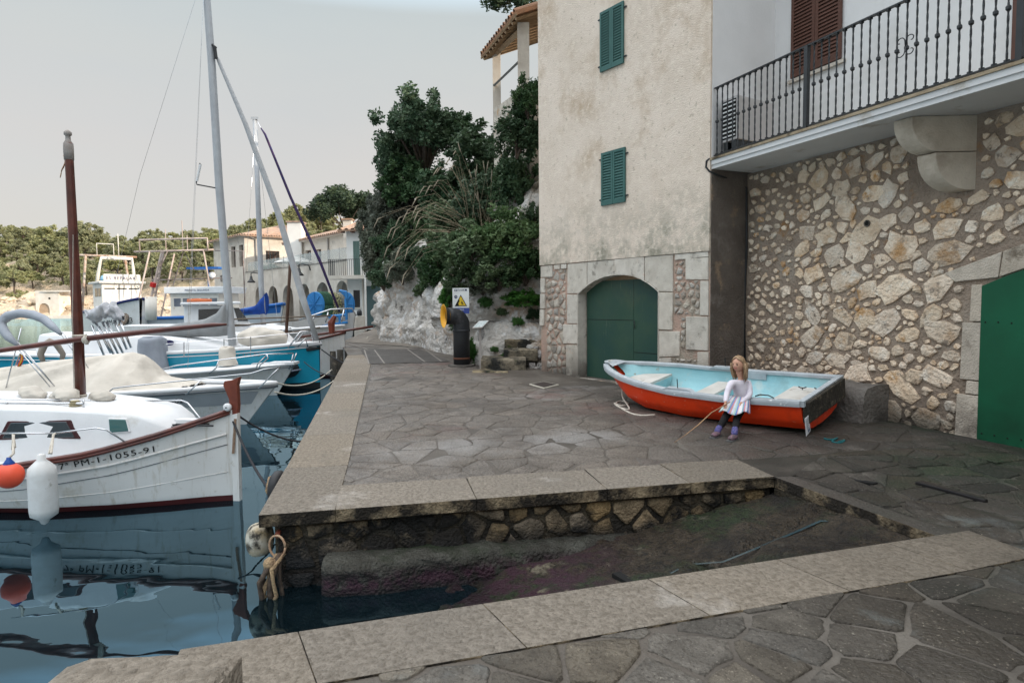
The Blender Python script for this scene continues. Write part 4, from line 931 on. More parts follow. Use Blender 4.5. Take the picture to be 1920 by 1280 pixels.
# striped skirt: panels of alternating colours around a pleated cone
cols = [(.72, .70, .74), (.16, .24, .55), (.66, .66, .78), (.28, .45, .42), (.70, .45, .42), (.55, .62, .60), (.22, .28, .60), (.75, .72, .72), (.35, .52, .50), (.62, .30, .30)]
sm = [mat('skirt_stripe_%d' % i, c, None, 20, .9) for i, c in enumerate(cols)]
c0, c1 = g_(1388, 742, 7.64), g_(1377, 771, 7.46); ux = Vector((.80, .10, 0)).normalized(); fr_ = Vector((-.45, -.89, 0)); NS = 60
fwd = Vector((-.5, -.86, 0)).normalized(); lat = Vector((.86, -.5, 0)).normalized()*-1
def skp(a, v):
    an = a*2*math.pi; pl = 1+.07*v*math.sin(an*15); rx = lerp(.100, .165, v**.8)*pl; ry = lerp(.095, .15, v**.6)*pl
    c = c0.lerp(c1, v); z = -.02*math.sin(an*4+1)*v; return c+lat*math.cos(an)*rx+fwd*math.sin(an)*ry+Vector((0, 0, z))
sk_ = MB().grid(skp, NS, 6); o = sk_.build('skirt', None, girl, True, mats=sm, fm=[((i//6)//1*3) % 10 for i in range(NS*6)]); so = o.modifiers.new('thickness', 'SOLIDIFY'); so.thickness = .004
# socks and shoes
M_sock = mat('blue_purple_sock', (.05, .06, .17), (.13, .10, .24), 60, .9, ramp=(.45, .55)); M_shoe = mat('grey_purple_shoe', (.09, .075, .08), (.19, .10, .13), 40, .7, .3, 80, ramp=(.45, .55)); M_sole = mat('shoe_sole', (.10, .10, .10), None, 9, .8)
for a, k, t in ((al, kl, tl_), (ar, kr, tr_)):
    skin('sock', [(a.lerp(k, .32), .041), (a, .038), (Vector((a.x, a.y, t.z+.05)), .04)], [(0, 1), (1, 2)], M_sock, girl)
    d = Vector((t.x-a.x, t.y-a.y, 0)).normalized(); hl = Vector((a.x, a.y, t.z))-d*.02; 
    sh = skin('shoe', [(hl+Vector((0, 0, .065)), .042, .045), (hl+d*.01+Vector((0, 0, .04)), .045, .04), (hl+d*.08+Vector((0, 0, .04)), .042, .034), (hl+d*.135+Vector((0, 0, .032)), .036, .024)], [(0, 1), (1, 2), (2, 3)], M_shoe, girl); sub(sh)
    w = Vector((-d.y, d.x, 0)); so_ = MB().prism([(hl+d*x+w*y)[:2] for x, y in ((-.045, .0), (-.03, .035), (.03, .036), (.10, .046), (.155, .03), (.17, 0), (.155, -.03), (.10, -.046), (.03, -.036), (-.03, -.035))], t.z+.002, t.z+.018); so_.build('sole', M_sole, sh)
# head, hair, face
look = Vector((-.80, -.60, -.08)).normalized(); up_ = Vector((-.10, -.05, 1)).normalized(); rt = look.cross(up_).normalized(); up_ = rt.cross(look)
hc = g_(1385, 683, 7.63); HR = .080
def hp(x, y, z): return hc+rt*x*HR+look*y*HR+up_*z*HR     # x right, y forward, z up, in head radii
def headf(u, v):
    th = v*math.pi; ph = u*2*math.pi; x = math.sin(th)*math.cos(ph); y = math.sin(th)*math.sin(ph); z = math.cos(th)
    X, Y, Zz = x*.86, y*.98, z*1.18
    if z < 0: X *= 1-.28*z*z; Y *= (1-.10*z*z)
    if y > 0: 
        Y += .16*math.exp(-((x/.16)**2+((z+.08)/.13)**2)); Y -= .07*(math.exp(-(((abs(x)-.33)/.16)**2+((z-.12)/.10)**2))); Y += .05*math.exp(-((x/.3)**2+((z+.38)/.07)**2)); Y += .07*math.exp(-((x/.3)**2+((z+.75)/.15)**2))
    return hp(X, Y, Zz)
hdo = MB().grid(headf, 32, 24).build('head', M_skin, girl, True); sub(hdo)
M_eye = mat('eye', (.02, .014, .012), None, 9, .3); M_lip = mat('lips', (.42, .10, .10), None, 9, .5)
for s in (-1, 1):
    MB().lathe([(.001, -.06*HR), (.16*HR, 0), (.001, .09*HR)], 8, hp(s*.31, .88, .10), look, .6).build('eye', M_eye, hdo, True)
    MB().tube([hp(s*.18, .93, .30), hp(s*.32, .90, .35), hp(s*.46, .80, .30)], .0028, 5).build('eyebrow', M_hair, hdo)
    MB().lathe([(.001, -.02), (.018, -.01), (.02, 0), (.012, .006)], 8, hp(s*.88, -.02, 0), rt*s, 1.3).build('ear', M_skin, hdo, True)
MB().tube([hp(-.24, .88, -.42), hp(0, .99, -.47), hp(.24, .88, -.42)], .0045, 6).build('mouth', M_lip, hdo, True)
def hairf(u, v):   # shell round skull and falling locks; opening at the face
    cv_ = 1.0 if v < .20 else .57 if v > .40 else lerp(1.0, .57, ((v-.20)/.20)**.7); ph = -math.pi/2+(u-.5)*2*math.pi*cv_     # centred at the back
    if v < .5: th = v/.5*math.pi*.5; r = 1.13; x, y, z = math.sin(th)*math.cos(ph)*.93*r, math.sin(th)*math.sin(ph)*1.02*r, math.cos(th)*1.22*r
    else:
        w = (v-.5)/.5; edge = abs(u-.5)*2; Ln = 2.35-.35*edge; x, y, z = math.cos(ph)*(1.05+.12*math.sin(w*3)-.12*w), math.sin(ph)*(1.13-.05*w)-.05*w, -w*Ln
        wv = .05*math.sin(u*40+w*5)*w; x += wv*math.cos(ph); y += wv*math.sin(ph)
    x += .03*math.sin(u*70)*(.3+v); return hp(x, y, z)
hr = MB().grid(hairf, 56, 18).build('hair', M_hair, girl, True); so = hr.modifiers.new('thickness', 'SOLIDIFY'); so.thickness = .012; so.offset = 1
lk = MB()
for i in range(34):
    u = random.random(); ph = -math.pi/2+(u-.5)*2*math.pi*.55; a = random.uniform(.9, 1.15); L = random.uniform(2.1, 2.9)
    lk.tube([hp(math.cos(ph)*a*1.02, math.sin(ph)*a*1.1, .2), hp(math.cos(ph)*a*1.12, math.sin(ph)*a*1.15, -.7), hp(math.cos(ph)*a*1.08+random.uniform(-.1, .1), math.sin(ph)*a*1.05, -1.5), hp(math.cos(ph)*a*.95+random.uniform(-.2, .2), math.sin(ph)*a*.95, -L)], [.012, .013, .009, .001], 5)
lk.build('hair_strands', M_hair, girl, True, kind='stuff')
# hands: palm with four unequal fingers and a thumb curled round the stick
def hand(w, dirn, side, nm='hand'):
    d = dirn.normalized(); lt = d.cross(Vector((0, 0, 1))).normalized()*side; dn = d.cross(lt)*side
    J = [(w-d*.006, .013, .010), (w+d*.022, .017, .009), (w+d*.036, .017, .008)]; E = [(0, 1), (1, 2)]
    o = skin(nm, J, E, M_skin, girl, 1); sub(o)
    for i, (off_, L) in enumerate(((-.013, .024), (-.0045, .028), (.0045, .026), (.012, .020))):
        b = w+d*.036+lt*off_; skin('finger', [(b-d*.006, .0048), (b+d*L*.5-Vector((0, 0, .004)), .0046), (b+d*L*.75-Vector((0, 0, .013)), .0042), (b+d*L*.45-Vector((0, 0, .021)), .0038)], [(0, 1), (1, 2), (2, 3)], M_skin, o, 1)
    b = w+d*.012-lt*.016; skin('thumb', [(b+lt*.006, .0058), (b-lt*.006+d*.01-Vector((0, 0, .006)), .0052), (b+d*.024-Vector((0, 0, .014)), .0045)], [(0, 1), (1, 2)], M_skin, o, 1)
hand(wl, Vector((-.25, -.6, -.75)), 1); hand(wr, Vector((-.65, -.45, -.6)), -1)
st0 = g_(1363, 757, 7.36); st1 = PG(1264, 830); st1.z += .005
pts = [st0+(st0-st1)*.06, st0, st0.lerp(st1, .3)+Vector((0, 0, .03)), st0.lerp(st1, .55)+Vector((0, 0, .0)), st0.lerp(st1, .8)-Vector((0, 0, .008)), st1]
tag(MB().tube(pts, [.006, .0075, .007, .0065, .005, .003], 6).build('stick', mat('peeled_stick', (.42, .26, .14), (.2, .12, .07), 7, .8), None, True), 'long thin bent stick the girl holds with its tip on the paving', 'stick')
# ================================================================ boats
M_hullw = mat('white_gelcoat', (.66, .65, .63), (.60, .59, .57), 1.5, .35, .08, 12, coat=.15, stains=[((.45, .41, .34), 3, .55, .75, None, None, (5, 5, .5)), ((.52, .50, .46), 14, .60, .66), ((.50, .47, .40), 2.5, .62, .75)])
M_deckw = mat('white_deck', (.70, .71, .72), (.64, .65, .66), 3, .5, .1, 60, stains=[((.50, .48, .43), 2, .6, .75)])
M_boot = mat('dark_red_antifouling', (.085, .012, .012), (.05, .01, .01), 3, .6)
M_bootk = mat('black_antifouling', (.012, .013, .015), None, 3, .6)
M_mahog = mat('varnished_mahogany', (.115, .030, .020), (.06, .018, .014), 6, .28, .2, 40, coat=.4, bd=.004)
M_mahog2 = mat('red_brown_wood', (.20, .05, .028), (.13, .035, .022), 6, .4, .2, 40, bd=.003)
M_chr = mat('stainless_steel', (.62, .63, .65), None, 5, .22, metal=.9)
M_alu = mat('anodised_mast', (.40, .42, .44), (.34, .355, .375), 3, .5, metal=.2)
M_glass = mat('dark_boat_glass', (.015, .02, .025), (.03, .035, .04), 2, .06, spec=.8)
M_glassb = mat('tinted_teal_glass', (.02, .10, .10), None, 2, .08, spec=.8)
M_cover = mat('cream_canvas', (.56, .52, .46), (.48, .445, .39), 2.5, .9, .5, 3.5, bd=.05, stains=[((.36, .33, .29), 1.8, .55, .75)])
M_gcover = mat('grey_canvas', (.27, .28, .285), (.20, .21, .215), 2.5, .9, .6, 4, bd=.05)
M_turq = mat('turquoise_hull', (.006, .27, .40), (.006, .24, .36), 1.5, .25, coat=.3)
M_bluec = mat('royal_blue_canvas', (.012, .06, .30), (.01, .045, .22), 4, .85, .6, 18, bd=.02)
M_blk = mat('black_rubber', (.016, .017, .019), (.03, .03, .032), 8, .5)
M_gryr = mat('grey_rubber', (.22, .24, .30), (.19, .21, .26), 4, .5)
M_dgrey = mat('dark_grey_hull', (.10, .115, .13), None, 4, .3, coat=.2)
M_orange = mat('orange_buoy', (.75, .10, .045), (.65, .08, .04), 5, .4)
M_bluep = mat('blue_plastic', (.01, .06, .28), None, 5, .4)
M_black = mat('black_lettering', (.012, .012, .012), None, 5, .5)
class Boat:
    def __init__(s, name, label, cat, stem, ang, L, beam, sheer, rake=.1, draft=.35, flare=.2, wl=.86, mats=(None, None), stripe=.05, deck=M_deckw, trans=None, group=None, bow_w=.02, deck_drop=.03, name_h='hull'):
        s.L, s.beam, s.sheer, s.rake, s.draft, s.flare, s.wl = L, beam, sheer, rake, draft, flare, wl; s.strp = max(stripe, -.04)
        s.root = thing(name, label, cat, tuple(stem), ang, group, absolute=False)
        s.M = Matrix.Translation(stem) @ Matrix.Rotation(ang, 4, 'Z'); s.Mi = s.M.inverted()
        h = MB().grid(lambda u, v: s.pt(u**1.5*L, v*2-1), 44, 40)
        h.add([s.pt(L, j/20-1) for j in range(41)], [tuple(range(41))])
        fm = [1 if sum(h.v[i][2] for i in f)/len(f) < stripe and len(f) < 9 else 0 for f in h.f]
        autosmooth(h.build(name_h, None, s.root, mats=[mats[0], mats[1]], fm=fm), 40)
        if deck is not None:
            dk = MB().grid(lambda u, v: s.deckp(u**1.3*L, v*2-1, deck_drop), 36, 10); dk.build('deck', deck, s.root, True)
    def hb(s, a): return piece(a, s.beam)
    def pt(s, a, w):
        sd = -1 if w < 0 else 1; w = abs(w); b = s.hb(a); zt = piece(a, s.sheer); d = s.draft*min(1, .25+a/s.L*3)*(1 if a < s.L*.8 else 1-(a/s.L-.8)*1.5)
        e = math.exp(-a/(s.L*.16)); bw = b*s.wl*(1-s.flare*e*1.6)
        P = [(0, -d), (.6*bw, -d*.65), (bw*(.95+.04*(s.strp > 0)), s.strp), (bw+(b-bw)*.25, zt*.3), (bw+(b-bw)*.62, zt*.66), (b, zt)]
        k = w*5; i = min(4, int(k)); y, z = [lerp(P[i][q], P[i+1][q], k-i) for q in (0, 1)]
        return Vector((-a+s.rake*max(-.5, z/piece(0, s.sheer))*math.exp(-a/(s.L*.12)), sd*y, z))
    def side(s, a, z, sd=-1, o=0):           # point on the topsides at height z
        lo, hi = .4, 1.
        for _ in range(14):
            m = (lo+hi)/2
            if s.pt(a, sd*m).z < z: lo = m
            else: hi = m
        p = s.pt(a, sd*hi); return p+Vector((0, sd*o, 0))
    def deckp(s, a, w, drop=.03):
        p = s.pt(a, 1); return Vector((p.x-(.02 if a < .1 else 0), w*(p.y-.012), p.z-drop+.05*(1-w*w)*min(1, p.y)))
    def loc(s, P): return s.Mi @ Vector(P)
    def Y(s, px, py, y): return s.loc(PY(px, py, y))
    def rail(s, sd, a0, a1, o=.015, z=-.02, r=.018, m=None, name='rub_rail', n=30, zf=None):
        pts = []
        for i in range(n+1):
            a = lerp(a0, a1, i/n); p = s.pt(a, sd) if zf is None else s.side(a, zf(a), sd); pts.append(p+Vector((0, sd*o, z if zf is None else 0)))
        return MB().tube(pts, r, 6).build(name, m, s.root, True)
    def letters(s, txt, a0, z0, size, m=M_black, sd=-1, slope=0, sp=1.1, xs=1.0, shear=0, name='lettering', fwd=True):
        o = text(txt, size, m, s.root, Matrix.Identity(4), name, .001, sp, xs, shear=shear)
        for v in o.data.vertices:
            x, y, z = v.co; a = a0-x if sd < 0 else a0+x; v.co = s.side(a, z0+y+slope*x, sd, .010+z)
        return o
    def cabin(s, prof, m=M_deckw, name='cabin', n=14, rnd=.25):
        """prof: list of (aft, half width, z0, z1)"""
        def sec(k):
            a, w, z0, z1 = k; P = [(-w, z0), (-w*.97, lerp(z0, z1, .7)), (-w*.90, z1-.03*1), (-w*.8, z1), (0, z1+.04), (w*.8, z1), (w*.90, z1-.03), (w*.97, lerp(z0, z1, .7)), (w, z0)]
            return [(-a, y, z) for y, z in P]
        b = MB(); S = [sec(k) for k in prof]; N = 9
        for q in S: b.v += q
        for i in range(len(S)-1):
            for j in range(N-1): p = i*N+j; b.f.append((p, p+1, p+N+1, p+N))
        b.f.append(tuple(range(N))[::1]); b.f.append(tuple(reversed(range((len(S)-1)*N, len(S)*N))))
        o = b.build(name, m, s.root); autosmooth(o, 35); bevel(o, .015, 2, 30); return o
    def pane(s, parent, pts, m=M_glass, name='window', th=.012, frm=None):
        """pts: 4+ local points of a pane in order; thickness along its normal"""
        P = [Vector(p) for p in pts]; n = (P[1]-P[0]).cross(P[2]-P[0]).normalized()
        if (s.M.to_3x3() @ n).dot(CC-s.M @ P[0]) < 0: n = -n
        k = len(P); c = sum(P, Vector())/k
        if frm:
            Q = [c+(p-c)*1.13 for p in P]; o = mk('window_frame', [p-n*.02 for p in Q]+[p+n*(th*.5) for p in Q], [tuple(range(k)), tuple(reversed(range(k, 2*k)))]+[(i, k+i, k+(i+1) % k, (i+1) % k) for i in range(k)], frm, parent); bevel(o, .012, 2); parent = o
        o = mk(name, [p-n*.02 for p in P]+[p+n*th for p in P], [tuple(range(k)), tuple(reversed(range(k, 2*k)))]+[(i, k+i, k+(i+1) % k, (i+1) % k) for i in range(k)], m, parent); bevel(o, .012, 2); return o
def tubes(b, lst, r, n=5):
    for p in lst: b.tube(p, r, n)
    return b
def cloth(fn, nu, nv, name, m, parent, seed=0, amp=.02, sc=3, kind=None):
    b = MB().grid(lambda u, v: (lambda p: Vector(p)+Vector((0, 0, 1))*amp*fbm(u*sc+seed, v*sc*1.5, seed))(fn(u, v)), nu, nv)
    o = b.build(name, m, parent, True); sm_ = o.modifiers.new('thickness', 'SOLIDIFY'); sm_.thickness = .006; return o
# ---- 1: white llaut with mast, beside the quay
b1 = Boat('wooden_style_sailing_boat', 'white traditional boat with brown mast and yard, red stem post, lettered 1055-91 on its bow', 'boat', PZ(440, 937, -.6), -.14, 6.4,
          [(0, .02), (.25, .16), (.6, .40), (1.1, .66), (1.8, .88), (2.8, .98), (4, .95), (5.4, .7), (6.2, .3), (6.4, .06)],
          [(0, 1.04), (.6, .83), (1.2, .67), (2, .56), (3, .52), (4.5, .56), (6.4, .8)], .02, .4, .18, .84, (M_hullw, M_boot), .065)
for sd in (-1, 1):
    b1.rail(sd, 0.02, 6.3, .01, -.03, .020, M_mahog, 'rub_rail'); b1.rail(sd, .02, 6.3, .0, -.0, .028, M_mahog, 'toe_rail')
b1.rail(-1, .05, 6.2, .008, 0, .013, M_hullw, 'moulded_strake', zf=lambda a: piece(a, [(0, .78), (1, .53), (2, .40), (4, .33), (6.4, .5)]))
b1.rail(-1, .05, 6.2, .001, 0, .005, M_dgrey, 'seam_line', zf=lambda a: piece(a, [(0, .66), (1, .42), (2, .28), (4, .2), (6.4, .4)]))
b1.rail(-1, .05, 6.2, .001, 0, .005, M_hullw, 'seam_line', zf=lambda a: piece(a, [(0, .34), (1, .22), (2, .16), (4, .12), (6.4, .2)]))
MB().hexa([(.0, -.03, -.3), (.075, -.03, -.3), (.075, .03, -.3), (0, .03, -.3), (-.0, -.03, .98), (.085, -.03, 1.0), (.085, .03, 1.0), (0, .03, .98)]).build('stem_strip', M_hullw, b1.root)
sp_ = [(425, 690), (444, 707), (450, 705), (447, 740), (443, 788), (430, 788), (431, 745), (421, 722), (423, 714)]
sp_ = [(421, 722), (423, 714), (436, 712), (451, 706), (447, 722), (449, 760), (445, 795), (432, 795), (432, 748)]
P = [b1.Y(x, y, 7.19) for x, y in sp_]; n = len(P)
o = mk('stem_post', [p+Vector((0, -.03, 0)) for p in P]+[p+Vector((0, .03, 0)) for p in P], [tuple(range(n)), tuple(reversed(range(n, 2*n)))]+[(i, n+i, n+(i+1) % n, (i+1) % n) for i in range(n)], M_mahog2, b1.root); bevel(o, .006, 2)
c = b1.Y(427, 763, 7.13); MB().lathe([(.04, -.02), (.045, 0), (.045, .02), (.03, .03)], 16, c, (0, -1, 0)).build('sheave', M_deckw, b1.root, True); MB().lathe([(.008, .03), (.008, .04)], 8, c, (0, -1, 0)).build('sheave_pin', M_iron, b1.root)
P = [b1.Y(441, 785, 7.13), b1.Y(437, 850, 7.12)]; MB().tube(P, .016, 4).build('stem_iron', mat('rusty_steel', (.35, .28, .22), (.25, .13, .07), 20, .7), b1.root)
cab = b1.cabin([(.56, .26, .62, .80), (.66, .34, .55, .93), (.86, .42, .5, 1.03), (1.25, .52, .48, 1.09), (1.9, .62, .46, 1.13), (3.2, .68, .45, 1.14), (5.0, .62, .45, 1.14), (5.2, .58, .45, 1.0)])
def sp1(a, z):  # point on the cabin's near side
    w = piece(a, [(.66, .34), (.86, .42), (1.25, .52), (1.9, .62), (3.2, .68), (5, .62)]); z1 = piece(a, [(.66, .93), (.86, 1.03), (1.25, 1.09), (1.9, 1.13), (5, 1.14)]); z0 = .47
    t = (z-z0)/(z1-z0); y = w*(1-.03*t/.7) if t < .7 else w*lerp(.97, .90, (t-.7)/.3); return Vector((-a, -y-.004, z))
b1.pane(cab, [sp1(1.48, .80), sp1(2.30, .79), sp1(2.20, .97), sp1(1.58, .98)], M_glass, frm=mat('maroon_window_rubber', (.05, .012, .014), None, 5, .6))
b1.pane(cab, [sp1(2.52, .79), sp1(3.5, .78), sp1(3.45, .97), sp1(2.60, .97)], M_glass, frm=MC['maroon_window_rubber'])
b1.pane(cab, [sp1(.93, .86)+Vector((0, -.01, 0)), sp1(1.12, .85)+Vector((0, -.01, 0)), sp1(1.14, 1.0)+Vector((0, -.01, 0)), sp1(.97, .99)+Vector((0, -.01, 0))], M_glassb, frm=M_deckw, name='porthole')
mt = MB().tube([b1.Y(151, 757, 7.42), b1.Y(146, 620, 7.42), b1.Y(137, 440, 7.42), b1.Y(130, 300, 7.42), b1.Y(129, 268, 7.42)], [.062, .058, .050, .044, .043], 14).build('mast', M_mahog, b1.root, True)
mh = MB().lathe([(.050, 0), (.052, .12), (.05, .18), (.028, .22), (.025, .27), (.04, .28), (.04, .31), (.02, .33), (.005, .34)], 12, b1.Y(129.5, 300, 7.42)-Vector((0, 0, 0))).build('mast_head', mat('weathered_grey_wood', (.35, .32, .30), (.25, .22, .2), 9, .8), mt, True)
MB().tube([b1.Y(0-70, 668, 7.3), b1.Y(0, 657, 7.3), b1.Y(148, 636, 7.32), b1.Y(300, 619, 7.34), b1.Y(400, 609, 7.36), b1.Y(425, 608, 7.36)], [.026, .030, .034, .032, .026, .012], 10).build('yard', M_mahog, b1.root, True)
lash = MB()
for z in (628, 632, 636): lash.lathe([(.068, 0), (.074, .012), (.068, .024)], 12, b1.Y(148.5, z+3, 7.4))
lash.lathe([(.045, 0), (.05, .02), (.045, .04)], 10, b1.Y(158, 637, 7.33), (1, 0, .1)); lash.tube([b1.Y(160, 626, 7.3), b1.Y(163, 646, 7.3)], .018, 6).build('lashing', M_rope, b1.root, True)
for y0 in (738, 742): MB().lathe([(.066, 0), (.072, .01), (.066, .02)], 12, b1.Y(150.5, y0+4, 7.42)).build('rope_turn', M_rope, mt, True)
MB().tube([b1.Y(137, 440, 7.3), b1.Y(136, 600, 7.3), b1.Y(140, 735, 7.3)], .004, 4).build('halyard', M_rope, b1.root)
# limp flag at the mast head
fl = cloth(lambda u, v: b1.Y(lerp(126, 119, u)+lerp(0, -3, v)+4*math.sin(v*5)*u, lerp(282, 300, u*.5)+v*(22+20*u), 7.42+.03*math.sin(u*9+v*4)), 8, 10, 'flag', mat('faded_flag', (.42, .20, .17), (.45, .33, .17), 12, .9), b1.root, 2, .004)
# furled sail rolls and coiled line on the cabin roof
def bundle(p, q, r, m, name, parent, seed, squ=.7):
    p, q = Vector(p), Vector(q); d = (q-p); up = Vector((0, 0, 1)); s_ = d.cross(up).normalized()
    def f(u, v):
        a = v*2*math.pi; e = math.sin(min(1, max(0, u))*math.pi)**.35; rr = r*e*(1+.10*math.sin(a*3+u*9+seed)+.06*math.sin(a*7-u*15)+.10*fbm(u*3+seed, v*3, seed)); return p+d*u+s_*math.cos(a)*rr+up*(math.sin(a)*rr*squ+r*squ*.8)
    return MB().grid(f, 30, 22).build(name, m, parent, True)
bundle((-2.12, -.10, 1.13), (-1.72, -.28, 1.13), .12, M_cover, 'sail_bundle', b1.root, 1); bundle((-2.75, .1, 1.15), (-2.2, -.22, 1.13), .11, M_cover, 'sail_bundle', b1.root, 4); bundle((-1.75, .0, 1.12), (-1.40, -.1, 1.12), .10, M_gcover if False else M_cover, 'sail_bundle', b1.root, 9)
cr_ = MB()
for k in range(4): cr_.lathe([(.055-.006*k, .018*k), (.066-.006*k, .009+.018*k), (.055-.006*k, .018+.018*k)], 12, (-1.62, -.38, 1.11))
cr_.build('rope_coil', mat('ochre_rope', (.38, .32, .2), None, 9, .9), b1.root, True)
MB().tube([(-5, -.42, 1.19), (-1.5, -.30, 1.17)], .010, 5).tube([(-5, -.52, 1.16), (-1.5, -.40, 1.15)], .014, 5).tube([(-1.5, -.40, 1.10), (-1.5, -.40, 1.2)], .01, 5).tube([(-2.4, -.46, 1.10), (-2.4, -.46, 1.18)], .01, 5).build('grab_rail', M_chr, b1.root, True)
hr_b = MB(); tubes(hr_b, [[b1.Y(100, 812, 6.45), b1.Y(180, 802, 6.6), b1.Y(200, 806, 6.62), b1.Y(250, 838, 6.8)], [b1.Y(0, 812, 6.35), b1.Y(100, 812, 6.45)], [b1.Y(250, 752, 7.5), b1.Y(340, 750, 7.45), b1.Y(352, 755, 7.4), b1.Y(385, 795, 7.2)], [b1.Y(0, 757, 7.6), b1.Y(250, 752, 7.5)]], .009, 6); hr_b.build('hand_rail', M_chr, b1.root, True)
MB().box((-.95, -.10, .86), (-.25, .02, .93)).build('bowsprit_chock', M_deckw, b1.root)
tubes(MB(), [[b1.Y(318, 797, 7.1), b1.Y(398, 790, 7.1)], [b1.Y(322, 800, 7.05), b1.Y(392, 795, 7.05)], [b1.Y(330, 795, 7.0), b1.Y(400, 798, 7.0)]], .011, 5).build('boat_hook', M_blk, b1.root)
b1.letters('7ª PM-1-1055-91', 1.50, .505, .092, M_black, -1, .160, 1.12, 1.22)
tag(MB().lathe([(.006, 0), (.03, .015), (.045, .05), (.118, .10), (.125, .16), (.125, .50), (.118, .57), (.06, .63), (.04, .65), (.035, .70), (.01, .71)], 18, b1.M @ b1.Y(84, 983, 6.22)).build('cylinder_fender', mat('white_fender', (.62, .63, .63), (.56, .56, .55), 12, .55, stains=[((.3, .28, .24), 9, .64, .72)]), None, True), 'long white cylindrical fender hanging over the side of the lettered white boat', 'fender')
MB().tube([PY(96, 850, 6.22), PY(100, 815, 6.42), PY(104, 812, 6.46)], .012, 6).tube([PY(100, 815, 6.42), PY(92, 850, 6.24)], .01, 5).build('fender_line', M_rope, bpy.data.objects['cylinder_fender'])
fo_ = bpy.data.objects['cylinder_fender'].children[0]
bf = thing('ball_fender', 'round orange fender with a blue top hanging at the left edge', 'fender', tuple(PY(18, 912, 6.2)))
c = PY(18, 891, 6.2); MB().lathe([(.125*math.sin(math.pi*k/12)+.001, -.125*math.cos(math.pi*k/12)) for k in range(12)], 18, c).build('ball', M_orange, bf, True)
MB().lathe([(.05, .095), (.052, .12), (.03, .15), (.02, .165), (.018, .18)], 12, c).build('cap', M_bluep, bf, True); MB().tube([c+Vector((0, 0, .17)), PY(25, 850, 6.25), PY(25, 812, 6.4)], .013, 6).tube([PY(24, 812, 6.38), PY(28, 838, 6.3), PY(23, 842, 6.3), PY(26, 815, 6.36)], .012, 6).build('line', M_rope, bf, True)
# ---- 2: motor boat under a cream cover
b2 = Boat('covered_motor_boat', 'white motor boat under a cream canvas tent, dark grey band and letters along its bow', 'boat', PZ(462, 795, -.6), -.05, 5.8,
          [(0, .03), (.3, .30), (.7, .55), (1.3, .80), (2.2, .98), (4, 1.05), (5.8, .95)], [(0, .74), (1, .70), (3, .64), (5.8, .60)], .60, .4, .45, .78, (M_hullw, M_boot), -.2)
for sd in (-1, 1): b2.rail(sd, .0, 5.8, .0, -.03, .022, M_dgrey, 'rub_rail'); b2.rail(sd, .0, 5.8, -.03, .03, .045, M_deckw, 'gunwale')
gb = MB().grid(lambda u, v: b2.side(.12+u*5.6, lerp(.40, .64, v)-.0, -1, .006), 40, 3); gb.build('grey_band', mat('light_grey_gelcoat', (.36, .38, .40), None, 3, .35), b2.root, True)
b2.letters('7ª PM-2-500-02', 1.75, .47, .12, M_black, -1, .03, 1.05, 1.0); b2.letters('Linxa', 2.72, .44, .14, M_black, -1, .0, 1, 1.0, shear=.3)
xap, yap = b2.Y(225, 664, 11.6).x, 0; zap = b2.Y(225, 664, 11.6).z
def tent(u, v):
    a = lerp(1.0, 5.9, u); w = v*2-1; b = b2.hb(a)+.02; zt = piece(a, b2.sheer)+.02; ax = -xap
    zc = piece(a, [(1.0, zt+.02), (1.6, zt+.20), (ax-.25, zap-.06), (ax, zap), (ax+.3, zap-.03), (4.0, zap-.18), (5.9, zap-.42)])
    sag = abs(w)**1.25; z = lerp(zc, zt-.06, sag); x = -a; y = w*b*(1+.02*math.sin(a*9))
    fa = (a-ax)/(abs(w)+.22); wr = (.050*math.sin(fa*3.1+1)+.022*math.sin(fa*7.3))*(1-abs(w))*min(1, abs(w)*2.2)*1.6; return Vector((x, y, z+wr))
cloth(tent, 130, 60, 'canvas_cover', M_cover, b2.root, 3, .008, 4)
r2 = MB(); tubes(r2, [[b2.Y(190, 745, 10.9), b2.Y(212, 728, 10.9), b2.Y(232, 725, 10.9), b2.Y(470, 700, 11.0), b2.Y(495, 692, 11.1), b2.Y(525, 688, 11.25)], [b2.Y(348, 740, 10.9), b2.Y(377, 713, 10.95)], [b2.Y(485, 728, 11.1), b2.Y(512, 700, 11.2), b2.Y(525, 688, 11.25)]], .011, 6); r2.build('bow_rail', M_chr, b2.root, True)
# folded bimini arch on its poles
ba = [(38, 646), (22, 632), (10, 615), (8, 603), (22, 592), (45, 587), (68, 590), (88, 598), (104, 612), (120, 626)]
def bim(pts, y, r, name, m, boat, parent=None): return MB().tube([boat.Y(px, py, y+.25*math.sin(i*.35)) for i, (px, py) in enumerate(pts)], r, 10).build(name, m, parent or boat.root, True)
bim([(p[0]-6, p[1]) for p in ba], 11.1, [.03, .07, .08, .085, .085, .08, .08, .075, .065, .03], 'folded_bimini', mat('slate_canvas', (.33, .36, .40), (.28, .30, .34), 4, .9, .4, 18, bd=.02), b2)
for i, (p, q) in enumerate((((28, 640), (118, 742)), ((32, 640), (112, 735)), ((24, 642), (108, 742)), ((112, 622), (160, 690)), ((118, 622), (166, 690)), ((40, 615), (5, 752)))): MB().tube([b2.Y(*p, 11.2), b2.Y(*q, 11.3)], .011, 6).build('bimini_pole', M_chr, b2.root, True)
fg = thing('flag_on_staff', 'small red and yellow flag hanging from a thin staff behind the cream tent', 'flag', tuple(PY(2, 750, 12)))
MB().tube([PY(2, 752, 12), PY(38, 662, 12)], .012, 6).build('staff', M_chr, fg)
sy = mat('flag_red', (.45, .04, .03), None, 4, .9); yy_ = mat('flag_yellow', (.60, .38, .04), None, 4, .9)
def flagp(u, v): return PY(lerp(37, 33, v)+u*6+2*math.sin(v*7), lerp(662, 698, v)+u*4-(18*u*(1-v) if False else 0), 12+.03*math.sin(u*6+v*5))
